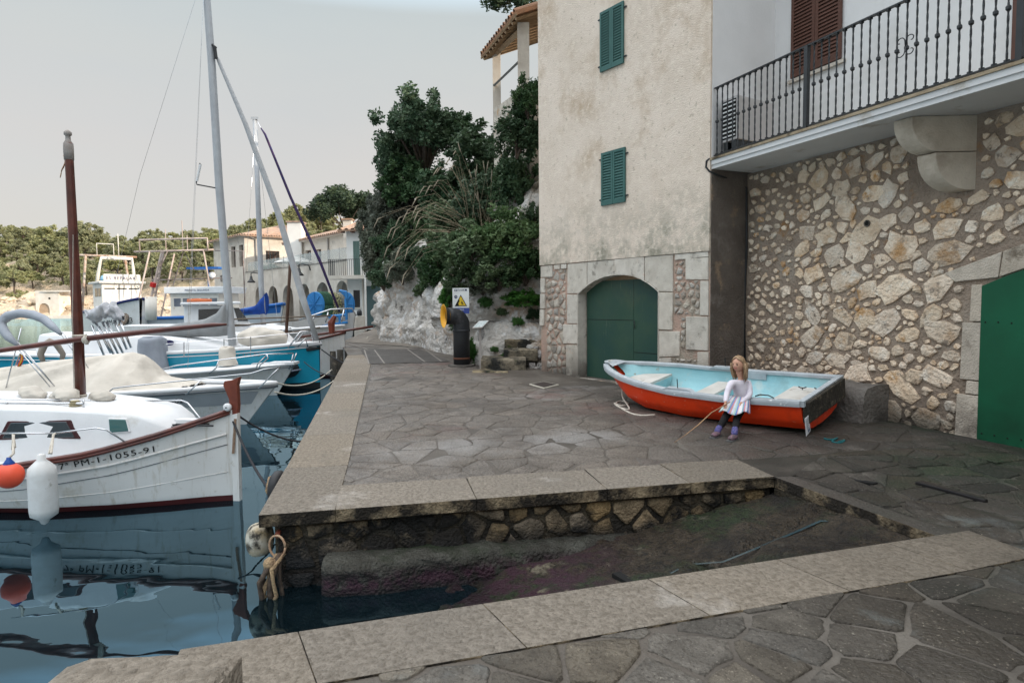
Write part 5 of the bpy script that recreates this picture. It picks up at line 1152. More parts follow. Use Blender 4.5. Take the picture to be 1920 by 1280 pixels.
fgm = MB().grid(flagp, 9, 12); fgm.build('cloth', None, fg, True, mats=[sy, yy_], fm=[1 if 3 <= i//12 < 6 else 0 for i in range(108)])
# ---- 3: open sport boat with rails
b3 = Boat('white_sport_boat', 'open white sport boat with tubular bow rail and grey fabric covered console', 'boat', PZ(500, 745, -.6)+Vector((.1, .4, 0)), -.03, 5.6,
          [(0, .05), (.3, .36), (.8, .66), (1.6, .92), (3, 1.05), (5.6, .95)], [(0, .80), (1, .72), (3, .62), (5.6, .56)], .50, .4, .5, .78, (M_hullw, M_boot), -.2)
y3 = (b3.M @ Vector((0, 0, 0))).y
for sd in (-1, 1): b3.rail(sd, .0, 5.6, .0, -.02, .035, M_deckw, 'gunwale'); b3.rail(sd, .0, 5.6, .012, -.10, .010, M_dgrey, 'rub_rail')
MB().box((-.1, -.18, .77), (.52, .18, .83)).build('anchor_platform', M_deckw, b3.root)
def R3(px, py, dy=-.8): return b3.Y(px, py, y3+dy)
tubes(MB(), [[R3(300, 692), R3(330, 685), R3(495, 664), R3(498, 668), R3(483, 682), R3(480, 692)], [R3(500, 664), R3(503, 672), R3(488, 684), R3(484, 694)], [R3(556, 662, -.1), R3(552, 672, -.1), R3(546, 694, -.1)], [R3(550, 662, -.1), R3(546, 680, -.1), R3(542, 692, -.1)], [R3(410, 676), R3(405, 690), R3(392, 700)], [R3(495, 664), R3(550, 662, -.1)]], .014, 6).build('bow_rail', M_chr, b3.root, True)
def covered(boat, x0, x1, y0, y1, z0, z1, name, m, tx=.12):
    def f(u, v):
        a = u*2*math.pi; k = 1-tx*v; e = lambda t: math.copysign(abs(t)**.6, t); top = 1 if v < .92 else .8*(1-(v-.92)/.08)+.0
        x = lerp(x0, x1, .5)+(x1-x0)/2*e(math.cos(a))*k*top+.015*math.sin(v*9+a*3); y = lerp(y0, y1, .5)+(y1-y0)/2*e(math.sin(a))*k*top; return (x, y, lerp(z0, z1, min(1, v/.92))+.02*math.cos(a*2)*v)
    return MB().grid(f, 28, 14).build(name, m, boat.root, True)
q0 = R3(248, 695, -.3); q1 = R3(290, 633, -.3); covered(b3, q0.x, q1.x, -.35, .35, .55, q1.z, 'covered_console', mat('slate_cover', (.26, .29, .33), (.22, .24, .28), 4, .9, .4, 16, bd=.02))
q0 = R3(398, 690, -.3); q1 = R3(428, 652, -.3); covered(b3, q0.x, q1.x, -.2, .25, .75, q1.z, 'covered_seat', M_cover, .35)
# ---- inflatable
ri = thing('inflatable_boat', 'black and grey inflatable boat moored between the sport boat and the turquoise yacht', 'boat', tuple(PZ(545, 728, -.6)), -.06, absolute=False)
RIw = Matrix.Translation(ri.location) @ Matrix.Rotation(-.06, 4, 'Z')
def ribc(u):   # centreline of the tube, u 0..1 round the bow
    a = (u-.5)*2
    if abs(a) < .5: t = a/.5*math.pi/2; return Vector((-.9+.9*math.cos(t)*1.1, .62*math.sin(t), .40+.14*math.cos(t)))
    s_ = 1 if a > 0 else -1; k = (abs(a)-.5)/.5; return Vector((-.9-2.6*k, .62*s_, .40-.04*k))
pts = [ribc(i/40) for i in range(41)]; MB().tube(pts, [.10]+[.225]*39+[.10], 16).build('tube', M_blk, ri, True)
MB().tube([p+Vector((0, 0, .045)) for p in pts[1:-1]], .205, 14).build('grey_top', M_gryr, ri, True)
MB().tube([p+Vector(((p.x+.9)*.25 if p.x > -.9 else 0, p.y*.36, -.02)) for p in pts[1:-1]], .022, 6).build('rub_strake', M_gryr, ri, True)
MB().grid(lambda u, v: Vector((-3.2*u+.25*(1-u), (v-.5)*1.1*min(1, .1+u*3), -.25+.5*abs(v-.5)+(.35*(1-u)**4))), 12, 8).build('hull', M_dgrey, ri, True)
MB().tube([(-.05, 0, .66), (-.05, 0, .86)], .05, 8).build('bow_post', M_chr, ri, True)
# ---- 4: turquoise yacht
b4 = Boat('turquoise_sailing_yacht', 'sailing yacht with a turquoise hull, white cabin and grey covered boom', 'boat', PZ(600, 727, -.6), -.06, 9.2,
          [(0, .04), (.4, .24), (1.2, .62), (2.4, 1.05), (4, 1.38), (6, 1.45), (8, 1.25), (9.2, 1.0)], [(0, 1.20), (2, 1.08), (5, .98), (9.2, 1.0)], .02, .5, .25, .88, (M_turq, M_bootk), .16)
y4 = b4.root.location.y
for sd in (-1, 1):
    b4.rail(sd, 0, 9.2, .0, .02, .045, M_deckw, 'toe_rail'); b4.rail(sd, 0.05, 9.1, .008, -.09, .012, M_deckw, 'white_line')
b4.letters('7ª PM-1-102-92', 2.25, .88, .14, M_dgrey, -1, .03, 1.05)
c4 = b4.cabin([(2.3, .35, 1.0, 1.14), (2.9, .55, .95, 1.28), (3.8, .72, .92, 1.42), (5.5, .85, .9, 1.5), (7.2, .8, .9, 1.52), (7.3, .75, .9, 1.2)])
P = [];  wc = b4.Y(301, 651, y4-.85)
for k in range(14): a = 2*math.pi*k/14; P.append(Vector((wc.x+.20*math.copysign(abs(math.cos(a))**.6, math.cos(a)), -.80, 1.28+.075*math.sin(a))))
b4.pane(c4, P, mat('violet_glass', (.03, .03, .09), None, 3, .1), frm=M_deckw, name='oval_window')
m4 = MB().tube([b4.Y(436, 648, y4), b4.Y(428, 560, y4), b4.Y(411, 350, y4), b4.Y(397, 120, y4), b4.Y(388, 0, y4), b4.Y(383, -70, y4)], [.10, .10, .098, .095, .088, .085], 12).build('mast', M_alu, b4.root, True); 
MB().tube([b4.Y(405, 90, y4-.1), b4.Y(398, 84, y4-.05)], .03, 6).tube([b4.Y(402, 88, y4-.1), b4.Y(405, 110, y4-.1)], .05, 6).build('halyard_block', M_blk, b4.root)
MB().tube([b4.Y(412, 354, y4), b4.Y(369, 346, y4-.2), b4.Y(368, 342, y4-.2), b4.Y(375, 306, y4-.2)], .018, 5).build('radar_reflector_arm', M_blk, b4.root); MB().tube([b4.Y(369, 340, y4-.2), b4.Y(376, 308, y4-.2)], .035, 6).build('signal_tube', M_deckw, b4.root)
js = [b4.Y(403, 100, y4), b4.Y(410, 115, y4), b4.Y(460, 232, y4-.02), b4.Y(520, 395, y4-.02), b4.Y(568, 560, y4-.02), b4.Y(598, 648, y4)]
MB().tube(js, [.015, .045, .062, .08, .088, .06], 10).build('furled_jib', mat('furled_grey_sail', (.40, .41, .42), (.33, .34, .35), 5, .85, .5, 14, bd=.015), b4.root, True)
MB().tube([b4.Y(397, 80, y4), js[0]], .012, 5).build('forestay', M_blk, b4.root)
for q in ((350, 662), (352, 690)): MB().tube([b4.Y(384, -60, y4), b4.Y(q[0], q[1], y4+(-1 if q[1] < 680 else -1.2))], .005, 4).build('shroud', M_chr, b4.root)
MB().tube([b4.Y(385, -60, y4), b4.Y(262, 330, y4), b4.Y(180, 680, y4)], .005, 4).build('backstay', M_chr, b4.root)
tb = [(432, 556, 628), (424, 566, 629), (408, 586, 631), (385, 598, 631), (350, 604, 632), (310, 612, 633), (262, 624, 640), (225, 634, 645), (200, 640, 648)]
def scov(u, v):
    k = u*(len(tb)-1); i = min(len(tb)-2, int(k)); x, t, bt_ = [lerp(tb[i][c], tb[i+1][c], k-i) for c in range(3)]; a = v*2*math.pi; cy = (t+bt_)/2; rr = (bt_-t)/2
    pp = b4.Y(x, cy+rr*math.cos(a), y4); pp.y += .20*math.sin(a)*(1+.15*math.sin(u*31+v*4))*(.6 if u < .1 else 1); return pp
MB().grid(scov, 46, 18).build('sail_cover', M_gcover, b4.root, True)
tubes(MB(), [[b4.Y(540, 652, y4-.45), b4.Y(563, 622, y4-.45), b4.Y(580, 620, y4-.2), b4.Y(584, 622, y4), b4.Y(590, 650, y4)], [b4.Y(548, 650, y4+.45), b4.Y(568, 624, y4+.4), b4.Y(580, 620, y4+.2)], [b4.Y(558, 650, y4-.4), b4.Y(573, 634, y4-.4), b4.Y(577, 650, y4-.3)]], .02, 6).build('pulpit', M_chr, b4.root, True)
MB().tube([b4.Y(535, 652, y4-.3), b4.Y(604, 645, y4-.05)], .04, 8).build('bowsprit', M_alu, b4.root, True)
MB().tube([b4.Y(575, 655, y4-.2), b4.Y(600, 652, y4)], .05, 6).build('anchor_roller', M_blk, b4.root)
for px in (300, 345, 420, 470): MB().tube([b4.Y(px, 672-(px-300)*.08, y4-1.2), b4.Y(px, 645-(px-300)*.08, y4-1.2)], .012, 5).build('stanchion', M_chr, b4.root)
MB().tube([b4.Y(285, 647, y4-1.25), b4.Y(470, 632, y4-1.1), b4.Y(563, 623, y4-.5)], .007, 4).build('lifeline', M_chr, b4.root)
bundle(b4.Y(445, 648, y4-.2), b4.Y(540, 650, y4), .30, M_cover, 'folded_sail', b4.root, 6, .9)
# outboards and poles of the boats behind (grouped stern gear)
st = thing('folded_bimini_frame', 'bunch of silver bimini poles topped by folded grey cloth behind the brown mast', 'bimini frame', tuple(PY(215, 690, 14.6)))
for (x0, y0, x1, y1) in ((172, 610, 196, 668), (180, 606, 208, 662), (192, 603, 222, 664), (200, 603, 232, 664), (214, 600, 238, 655), (222, 596, 246, 652), (186, 612, 215, 668)): MB().tube([PY(x0, y0, 14.6), PY(x1, y1, 14.6)], .03, 6).build('pole', M_chr, st, True)
def wrap(u, v):
    a = v*2*math.pi; px = lerp(160, 232, u); py = 584+8*math.sin(u*7)+6*u; r = .17*math.sin(max(.02, min(.98, u))*math.pi)**.4*(1+.55*fbm(u*9, v*7, 3)); p = PY(px, py, 14.6); return p+Vector((0, math.cos(a)*r, math.sin(a)*r))
MB().grid(wrap, 40, 26).build('folded_cloth', mat('pale_grey_cloth', (.45, .46, .48), (.36, .37, .40), 6, .9, .5, 16, bd=.02), st, True)
MB().tube([PY(84, 688, 14.2), PY(76, 664, 14.2), PY(82, 648, 14.2), PY(94, 640, 14.2), PY(106, 645, 14.3), PY(118, 664, 14.4), PY(114, 688, 14.4)], [.03, .07, .08, .08, .07, .06, .03], 9).build('canvas_arch', mat('taupe_canvas', (.32, .28, .24), None, 5, .9), st, True)
# ================================================================ boats further off
M_peach = mat('warm_white_paint', (.70, .66, .60), (.62, .57, .50), 2, .5, stains=[((.45, .28, .16), 3, .66, .75)])
b5 = Boat('white_cabin_boat', 'white cabin cruiser with raked windscreen and dark side windows, behind the turquoise yacht', 'boat', PZ(612, 690, -.6)+Vector((.0, 1.4, 0)), -.05, 9.0,
          [(0, .05), (.5, .38), (1.4, .85), (3, 1.3), (6, 1.45), (9, 1.3)], [(0, 1.45), (2, 1.30), (5, 1.1), (9, 1.05)], .3, .5, .35, .85, (M_hullw, M_bluep), .1)
y5 = b5.root.location.y
def Y5(x, y, d=0): return b5.Y(x, y, y5+d)
for sd in (-1, 1): b5.rail(sd, 0, 9, 0, .0, .05, M_deckw, 'toe_rail')
q = [Y5(560, 640).x, Y5(545, 612).x, Y5(500, 606).x, Y5(455, 604).x, Y5(330, 604).x]
zt = Y5(500, 610).z
c5 = b5.cabin([(-q[0], .4, 1.05, 1.1), (-q[1], .75, 1.0, zt-.12), (-q[2], .95, .95, zt), (-q[3], 1.0, .95, zt+.02), (-q[4], 1.0, .95, zt+.05)])
def pn(pts, d, boat=b5, par=None, m=M_glass, **k): return boat.pane(par or c5, [boat.Y(x, y, boat.root.location.y+d) for x, y in pts], m, **k)
pn([(455, 622), (480, 620), (478, 633), (466, 632)], -.98, frm=M_deckw); pn([(496, 620), (528, 618), (533, 630), (494, 632)], -.95, frm=M_deckw); pn([(537, 616), (545, 614), (551, 625), (541, 627)], -.80, frm=M_deckw)
# wheelhouse with sloping windscreen and hard top
wh = MB(); P = [Y5(345, 606, -.8), Y5(470, 606, -.8), Y5(470, 606, .8), Y5(345, 606, .8), Y5(345, 572, -.75), Y5(434, 572, -.75), Y5(434, 572, .75), Y5(345, 572, .75)]
wh = b5.root and MB().hexa(P).build('wheelhouse', M_deckw, b5.root); bevel(wh, .04, 2)
pn([(438, 577), (448, 577), (466, 602), (446, 602)], -.80, par=wh); pn([(372, 580), (428, 578), (434, 600), (372, 602)], -.80, par=wh)
bevel(MB().hexa([Y5(338, 572, -1), Y5(452, 570, -1), Y5(452, 570, 1), Y5(338, 572, 1), Y5(338, 567, -1), Y5(450, 565, -1), Y5(450, 565, 1), Y5(338, 567, 1)]).build('hard_top', M_deckw, b5.root), .03)
MB().tube([Y5(352, 564, -.3), Y5(370, 563, -.3), Y5(396, 564, -.3)], .07, 8).build('lifebuoy', mat('faded_orange', (.55, .16, .07), None, 6, .8), b5.root, True)
m5 = MB().tube([Y5(496, 640), Y5(490, 540), Y5(484, 380), Y5(478, 222)], [.10, .10, .09, .08], 10).build('mast', M_alu, b5.root, True)
MB().hexa([Y5(470, 224, -.08), Y5(484, 224, -.08), Y5(484, 224, .08), Y5(470, 224, .08), Y5(470, 219, -.08), Y5(484, 219, -.08), Y5(484, 219, .08), Y5(470, 219, .08)]).build('mast_head', M_alu, m5)
MB().tube([Y5(484, 402), Y5(489, 401)], .04, 6).tube([Y5(482, 412), Y5(480, 416)], .025, 5).build('mast_light', M_blk, m5)
for q in ((455, 600, -1.2), (520, 600, 1.2)): MB().tube([Y5(479, 232), Y5(*q)], .006, 4).build('shroud', M_chr, b5.root)
def blc(u, v):
    T = [(499, 548, 590), (490, 560, 590), (480, 572, 589), (466, 578, 588), (440, 580, 588), (400, 582, 588)]; k = u*5; i = min(4, int(k)); x, t, bt_ = [lerp(T[i][c], T[i+1][c], k-i) for c in range(3)]
    a = v*2*math.pi; p = Y5(x, (t+bt_)/2+(bt_-t)/2*math.cos(a)); p.y += .2*math.sin(a)*(1+.3*math.sin(u*23+v*5)); return p
MB().grid(blc, 30, 14).build('blue_sail_cover', M_bluec, b5.root, True)
js = [Y5(489, 240, -.1), Y5(497, 252, -.1), Y5(545, 370, -.1), Y5(600, 490, -.1), Y5(637, 585, -.1)]
MB().tube(js, [.02, .04, .05, .055, .04], 8).build('furled_jib', mat('navy_sail_sleeve', (.018, .02, .085), (.05, .02, .06), 6, .8), b5.root, True)
MB().tube([Y5(480, 222), js[0]], .01, 4).build('forestay', M_chr, b5.root)
tubes(MB(), [[Y5(560, 600, -1), Y5(620, 580, -.7), Y5(660, 578, 0), Y5(668, 592, 0)], [Y5(585, 604, -1), Y5(590, 592, -.9)], [Y5(610, 604, -.8), Y5(616, 584, -.7)], [Y5(640, 604, -.5), Y5(645, 580, -.4)]], .03, 5).build('bow_rail', M_chr, b5.root, True)
for (p, q_) in (((395, 600), (620, 592)), ((430, 612), (560, 600)), ((480, 636), (600, 614))): MB().tube([Y5(*p, -1.0), Y5(*q_, -1.0)], .03, 5).build('spar', mat('dull_wood', (.16, .13, .10), None, 5, .8), b5.root, True)
# ---- llaut with brown rail, bow to the path
b6 = Boat('white_llaut', 'small white double ended boat with brown rail and red-brown stem post near the path', 'boat', PG(652, 652)+Vector((-.2, .4, -.9)), -.08, 6.5,
          [(0, .03), (.5, .40), (1.5, .85), (3, 1.05), (5, .9), (6.5, .1)], [(0, 1.35), (1, 1.1), (3, .85), (6.5, 1.1)], .02, .4, .2, .85, (M_hullw, M_boot), .08, deck=mat('deck_brown', (.25, .17, .11), None, 5, .8))
y6 = b6.root.location.y
b6.root.location.z = -.6; b6.M = Matrix.Translation(b6.root.location) @ Matrix.Rotation(-.08, 4, 'Z'); b6.Mi = b6.M.inverted()
for sd in (-1, 1): b6.rail(sd, 0, 6.5, .0, .0, .045, M_mahog, 'rub_rail')
MB().tube([b6.Y(622, 625, y6), b6.Y(621, 605, y6), b6.Y(628, 592, y6)], [.09, .12, .06], 6).build('stem_post', M_mahog2, b6.root)
b6.cabin([(1.6, .3, .8, 1.0), (2.0, .5, .8, 1.35), (4.5, .55, .8, 1.35)])
MB().tube([b6.Y(536, 640, y6), b6.Y(545, 480, y6), b6.Y(545, 470, y6)], .05, 7).build('mast', mat('brown_pole', (.12, .07, .05), None, 5, .7), b6.root, True)
MB().tube([b6.Y(700, 612, y6), b6.Y(560, 632, y6)], .04, 6).build('yard', M_mahog, b6.root, True)
# ---- fishing boat with net drum
fy = 28.
b7 = Boat('fishing_boat_with_net_drum', 'white fishing boat carrying a blue net drum and piled green nets before the arcades', 'boat', PY(655, 617, fy)*1.0, -.1, 10, 
          [(0, .05), (.8, .6), (2.5, 1.3), (6, 1.6), (10, 1.3)], [(0, 1.9), (3, 1.4), (10, 1.4)], .3, .5, .3, .9, (M_hullw, M_bootk), .1)
b7.root.location.z = -.6; b7.M = Matrix.Translation(b7.root.location) @ Matrix.Rotation(-.1, 4, 'Z'); b7.Mi = b7.M.inverted()
def Y7(x, y, d=0): return b7.Y(x, y, fy+d)
M_bdrum = mat('light_blue_steel', (.035, .22, .52), (.03, .18, .45), 4, .5)
pc = Y7(589, 571, -.7); r7 = .52; w_ = 15/1200*fy
def ell(cx, cy, rx, ry, d, n=24): return [Y7(cx+rx*math.cos(2*math.pi*k/n), cy+ry*math.sin(2*math.pi*k/n), d) for k in range(n)]
for cx, d in ((589, -.7), (646, .9)):
    P = ell(cx, 571, 16, 24, d); Q = [p+Vector((.07, .05, 0)) for p in P]; n = 24; o = mk('drum_flange', P+Q, [tuple(range(n)), tuple(reversed(range(n, 2*n)))]+[(i, n+i, n+(i+1) % n, (i+1) % n) for i in range(n)], M_bdrum, b7.root)
    sub(o) if False else None
    b = MB()
    for k in range(8): b.tube([Y7(cx, 571, d-.03), P[k*3]+Vector((0, -.03, 0))], .02, 4)
    b.build('spoke', M_bdrum, o)
cols_ = [mat('green_net', (.02, .07, .05), (.05, .11, .06), 30, .95, 1, 60), mat('yellow_float', (.45, .42, .22), (.06, .07, .05), 22, .8, ramp=(.45, .5)), mat('grey_net', (.25, .25, .22), (.12, .13, .12), 25, .95)]
for i, cx in enumerate((603, 611, 619, 627, 635)):
    P = ell(cx, 572, 8, 20-i*.7, .0+.2*i, 18); MB().tube(P+[P[0]], .17, 6).build('net_coil', cols_[(0, 0, 1, 1, 2)[i]], b7.root, True)
for (x0, y0, x1, y1) in ((600, 595, 650, 590), (600, 612, 652, 604), (604, 595, 604, 612), (620, 590, 620, 610), (636, 590, 638, 608), (648, 560, 650, 600), (636, 545, 650, 548), (650, 548, 650, 560)): MB().tube([Y7(x0, y0, -.5), Y7(x1, y1, -.5)], .06, 6).build('blue_frame', M_bdrum, b7.root)
# ---- trawlers
def trawler(name, label, stem, ang, L, B, mats, sheer, bul, top):
    b = Boat(name, label, 'trawler', stem, ang, L, [(0, .08), (.8, B*.28), (2, B*.42), (4, B*.5), (L*.8, B*.48), (L, B*.4)], sheer, .6, .6, .3, .92, mats, .25); return b
t1 = Boat('white_trawler', 'white trawler with dark blue sheer line and a high gallows arch, lettered 1-4-03', 'trawler', Vector((-24.4, 42, -.6)), -.80, 13, [(0, .10), (.8, .75), (2, 1.5), (4, 2.1), (10, 2.1), (13, 1.8)],
          [(0, 3.15), (2, 2.7), (4, 2.3), (13, 2.0)], .5, .6, .35, .9, (M_hullw, M_hullw), .05)
for sd in (-1, 1): t1.rail(sd, .02, 12.5, .03, -.08, .10, mat('navy_blue_paint', (.012, .02, .12), None, 4, .4), 'sheer_band')
t1.letters('4ª PM-1-4-03', 3.3, 1.05, .56, M_black, -1, .10, 1.05, .9); 
t1.pane(t1.root, [t1.side(1.9+.18*math.cos(k*math.pi/5), 1.95+.12*math.sin(k*math.pi/5), -1, -.0) for k in range(10)], M_chr, 'hawse_pipe', .03)
ch_ = mat('pale_yellow_boot', (.52, .50, .38), None, 3, .6)
b = MB().grid(lambda u, v: t1.side(.15+u*12, lerp(.0, .62, v), -1, -.012 if False else .006), 30, 2); b.build('lower_band', ch_, t1.root, True)
def box_l(boat, a0, a1, w0, w1, z0, z1, name, m, par=None, sl=0, bev=.05):
    o = MB().hexa([(-a1, w0, z0), (-a0, w0, z0), (-a0, w1, z0), (-a1, w1, z0), (-a1, w0, z1), (-a0-sl, w0, z1), (-a0-sl, w1, z1), (-a1, w1, z1)]).build(name, m, par or boat.root); bevel(o, bev, 2); return o
w1 = box_l(t1, 4.4, 7.6, -1.35, 1.35, 2.1, 4.3, 'wheelhouse', M_peach, None, .25)
for (ya, yb) in ((-1.2, -.45), (-.35, .35), (.45, 1.2)): t1.pane(w1, [Vector((-4.56, ya, 3.3)), Vector((-4.56, yb, 3.3)), Vector((-4.62, yb, 3.95)), Vector((-4.62, ya, 3.95))], M_glass)
for (aa, ab) in ((4.9, 5.7), (5.9, 6.8)): t1.pane(w1, [Vector((-aa, -1.36, 3.3)), Vector((-ab, -1.36, 3.3)), Vector((-ab, -1.36, 3.95)), Vector((-aa, -1.36, 3.95))], M_glass)
box_l(t1, 4.2, 7.9, -1.6, 1.6, 4.3, 4.46, 'wheelhouse_roof', M_peach)
nmb = box_l(t1, 4.3, 4.42, -1.25, 1.25, 4.46, 5.0, 'name_board', M_peach, bev=.02)
def face_text(boat, s, a, y0, z0, size, par, m=M_black, xs=1, nm='lettering'):
    return text(s, size, m, par, Matrix.Translation((-a+.02, y0, z0)) @ Matrix(((0, 0, 1, 0), (1, 0, 0, 0), (0, 1, 0, 0), (0, 0, 0, 1))), nm, .003, 1.15, xs)
face_text(t1, 'ES REFALAR', 4.3, -1.1, 4.58, .34, nmb, mat('navy_lettering', (.02, .03, .12), None, 4, .6))
fr = [(-6.2, -1.3, 4.46), (-6.1, -1.25, 5.0), (-5.7, -1.05, 6.3), (-5.7, 1.05, 6.3), (-6.1, 1.25, 5.0), (-6.2, 1.3, 4.46)]
MB().tube(fr, .13, 6).build('radar_arch', M_peach, t1.root, True)
MB().tube([(-9, -1.9, 1.9), (-9.3, -1.5, 5.6), (-9.3, -1.4, 6.7)], .10, 6).tube([(-9, 1.9, 1.9), (-9.3, 1.5, 5.6), (-9.3, 1.4, 6.7)], .10, 6).tube([(-9.3, -2.3, 6.7), (-9.3, 2.3, 6.7)], .09, 6).tube([(-9.3, 0, 6.7), (-6.2, 0, 6.2)], .06, 6).build('gallows', mat('rusty_white_steel', (.50, .45, .40), (.30, .16, .09), 2.5, .7), t1.root, True)
MB().tube([(-9.3, -.6, 6.75), (-9.3, -.6, 7.7), (-9.3, .6, 7.7), (-9.3, .6, 6.75)], .04, 5).tube([(-6.4, .3, 6.3), (-6.4, .3, 8.3)], .03, 5).build('aerial_frame', M_peach, t1.root, True)
for k, (x, y) in enumerate(((-8.0, .4), (-8.4, -.3))): MB().lathe([(.02, -.4), (.28, -.25), (.36, 0), (.28, .25), (.02, .4)], 12, (x, y, 4.75)).build('float', mat('pale_blue_float', (.25, .45, .60), None, 3, .5), t1.root, True)
tn = bundle((-1.0, -.2, 2.3), (-.8, -1.25, .4), .42, mat('brown_grey_net', (.30, .25, .20), (.12, .08, .06), 9, .95, 1, 40), 'hanging_net', t1.root, 5, 1)
t2 = Boat('blue_banded_trawler', 'large white trawler with a row of wheelhouse windows, blue bulwark and blue sun cover', 'trawler', Vector((-16.1, 44, -.6)), -.12, 15, [(0, .10), (.8, .7), (2, 1.5), (4, 2.3), (11, 2.5), (15, 2.1)],
          [(0, 3.3), (2, 2.9), (5, 2.2), (15, 2.0)], .7, .6, .35, .9, (mat('pale_grey_hull', (.52, .54, .56), (.46, .48, .50), 2, .4), M_hullw), .05)
M_skyb = mat('mid_blue_paint', (.02, .13, .42), (.02, .11, .36), 3, .4)
for sd in (-1, 1):
    t2.rail(sd, .02, 14.5, .04, -.10, .16, M_skyb, 'blue_sheer_band')
    MB().grid(lambda u, v: t2.side(.1+u*6, piece(.1+u*6, t2.sheer)-.06-v*(.10+.75*(1-u)), sd, .02), 20, 2).build('blue_bulwark', M_skyb, t2.root, True)
w2 = box_l(t2, 4.6, 9.6, -1.7, 1.7, 2.0, 4.25, 'wheelhouse', M_peach, None, .2)
for k in range(5): a = 4.95+k*.90; t2.pane(w2, [Vector((-a, -1.71, 3.05)), Vector((-a-.68, -1.71, 3.05)), Vector((-a-.68, -1.71, 3.8)), Vector((-a, -1.71, 3.8))], mat('reflective_glass', (.06, .08, .11), (.18, .19, .22), 3, .08, spec=.8))
box_l(t2, 4.2, 10.0, -2.0, 2.0, 4.25, 4.85, 'roof_fascia', M_deckw, None, -.15)
text('MARISTEL SEGUNDA', .24, MC['navy_lettering'], t2.root, Matrix.Translation((-7.9, -2.012, 4.46)) @ Matrix.Rotation(math.pi/2, 4, 'X'), 'lettering', .003, 1.1)
M_pink = mat('pinkish_white_steel', (.50, .42, .38), (.38, .28, .23), 2, .6)
gal = tubes(MB(), [[(-13.4, -1.6, 1.9), (-11.6, -1.5, 8.2)], [(-13.0, 1.6, 1.9), (-11.2, 1.5, 8.2)], [(-13.2, -1.5, 8.2), (-5.3, -1.4, 8.25)], [(-5.8, -1.4, 4.8), (-6.3, -1.4, 8.25)], [(-12.6, -1.5, 8.2), (-12.6, -1.5, 9.3), (-5.8, -1.5, 9.3), (-5.8, -1.5, 8.2)]], .08, 6).build('gallows', M_pink, t2.root, True)
tubes(MB(), [[(-11.6, -1.5, 5.0), (-9.8, -1.5, 8.2)], [(-9.4, -1.5, 5.0), (-8.2, -1.5, 8.2), (-7.2, -1.5, 6.4)], [(-12.6, 0, 5.6), (-4.4, 0, 5.7)], [(-3.2, 0, 3), (-3.2, 0, 8.2), (-6, 0, 8.3)]], .06, 5).build('derrick', mat('grey_steel', (.25, .23, .22), (.18, .12, .1), 3, .7), t2.root, True)
tubes(MB(), [[(-11, 0, 8.3), (-11, 0, 10.4)], [(-9.4, .2, 8.3), (-9.4, .2, 11.2)], [(-8.8, 0, 8.3), (-8.8, 0, 9.8)]], .04, 5).build('aerials', M_pink, t2.root, kind='stuff')
MB().box((-8.4, -.9, 6.55), (-5.2, .9, 6.72)).build('blue_awning', M_skyb, t2.root); MB().tube([(-6.8, 0, 4.8), (-6.8, 0, 6.55)], .07, 6).build('awning_post', M_bdrum, t2.root)
MB().lathe([(.02, -.3), (.25, -.2), (.32, 0), (.25, .2), (.02, .3)], 12, (-6.2, -.3, 6.0)).build('radar_dome', M_deckw, t2.root, True)
t1.root.scale = (.9,)*3; t2.root.scale = (.73,)*3
# tall rusty boom of a boat in front
bm = thing('loading_boom', 'pinkish white steel boom leaning to the right between the two trawlers', 'boom', tuple(PY(287, 560, 34)))
tubes(MB(), [[PY(284, 556, 34), PY(304, 470, 34)], [PY(291, 556, 34.4), PY(307, 470, 34.2)]]+[[PY(285+k*2.6, 550-k*12, 34), PY(292+k*2.5, 545-k*12, 34.3)] for k in range(6)], .06, 5).build('lattice', M_pink, bm)
MB().tube([PY(286, 538, 33.9), PY(288, 530, 33.9)], .16, 6).build('red_lamp', mat('signal_red', (.5, .02, .015), None, 4, .5), bm)
MB().tube([PY(283, 556, 34), PY(283, 600, 34)], .28, 10).build('boom_base', M_peach, bm, True)
# ---- mooring lines
M_line = mat('dark_mooring_line', (.03, .03, .034), None, 20, .9); M_linew = mat('pale_mooring_line', (.50, .47, .40), None, 20, .9)
def moor(a, b, sag, r, lab, m=M_line, n=None): 
    a, b = Vector(a), Vector(b); rope('mooring_line', [a.lerp(b, t)+Vector((0, 0, -sag*4*t*(1-t))) for t in (0, .2, .4, .6, .8, 1)], r, lab, m, 'mooring line', 'lines mooring the boats to the quay', 5)
moor(b1.M @ b1.Y(437, 790, 7.15), Vector((-2.12, 5.7, -.16)), .10, .014, 'dark line running down from the red stem post to the nearby quay edge')
moor(b1.M @ b1.Y(441, 775, 7.25), Vector((-2.55, 7.9, -.1)), .08, .012, 'dark line from the lettered boat going right to the quay beyond its stem')
moor(PY(515, 735, 11.1), PY(628, 712, 13.6), .16, .016, 'pale line from the bow of the tented motor boat sagging to the quay', M_linew)
moor(PY(512, 716, 12.4), PY(622, 693, 15.2), .20, .016, 'pale line from the sport boat sagging over the water to the quay', M_linew)
moor(PY(603, 655, 17), PY(668, 690, 15.6), .05, .018, 'dark line from the turquoise yacht bow to the far kerb end')
moor(PY(570, 678, 14.8), PY(630, 705, 14.0), .08, .012, 'thin dark line from the inflatable boat to the quay')
moor(PY(652, 655, 20.5), PY(690, 632, 25), .12, .018, 'line from the white double ended boat to the path edge', M_linew)
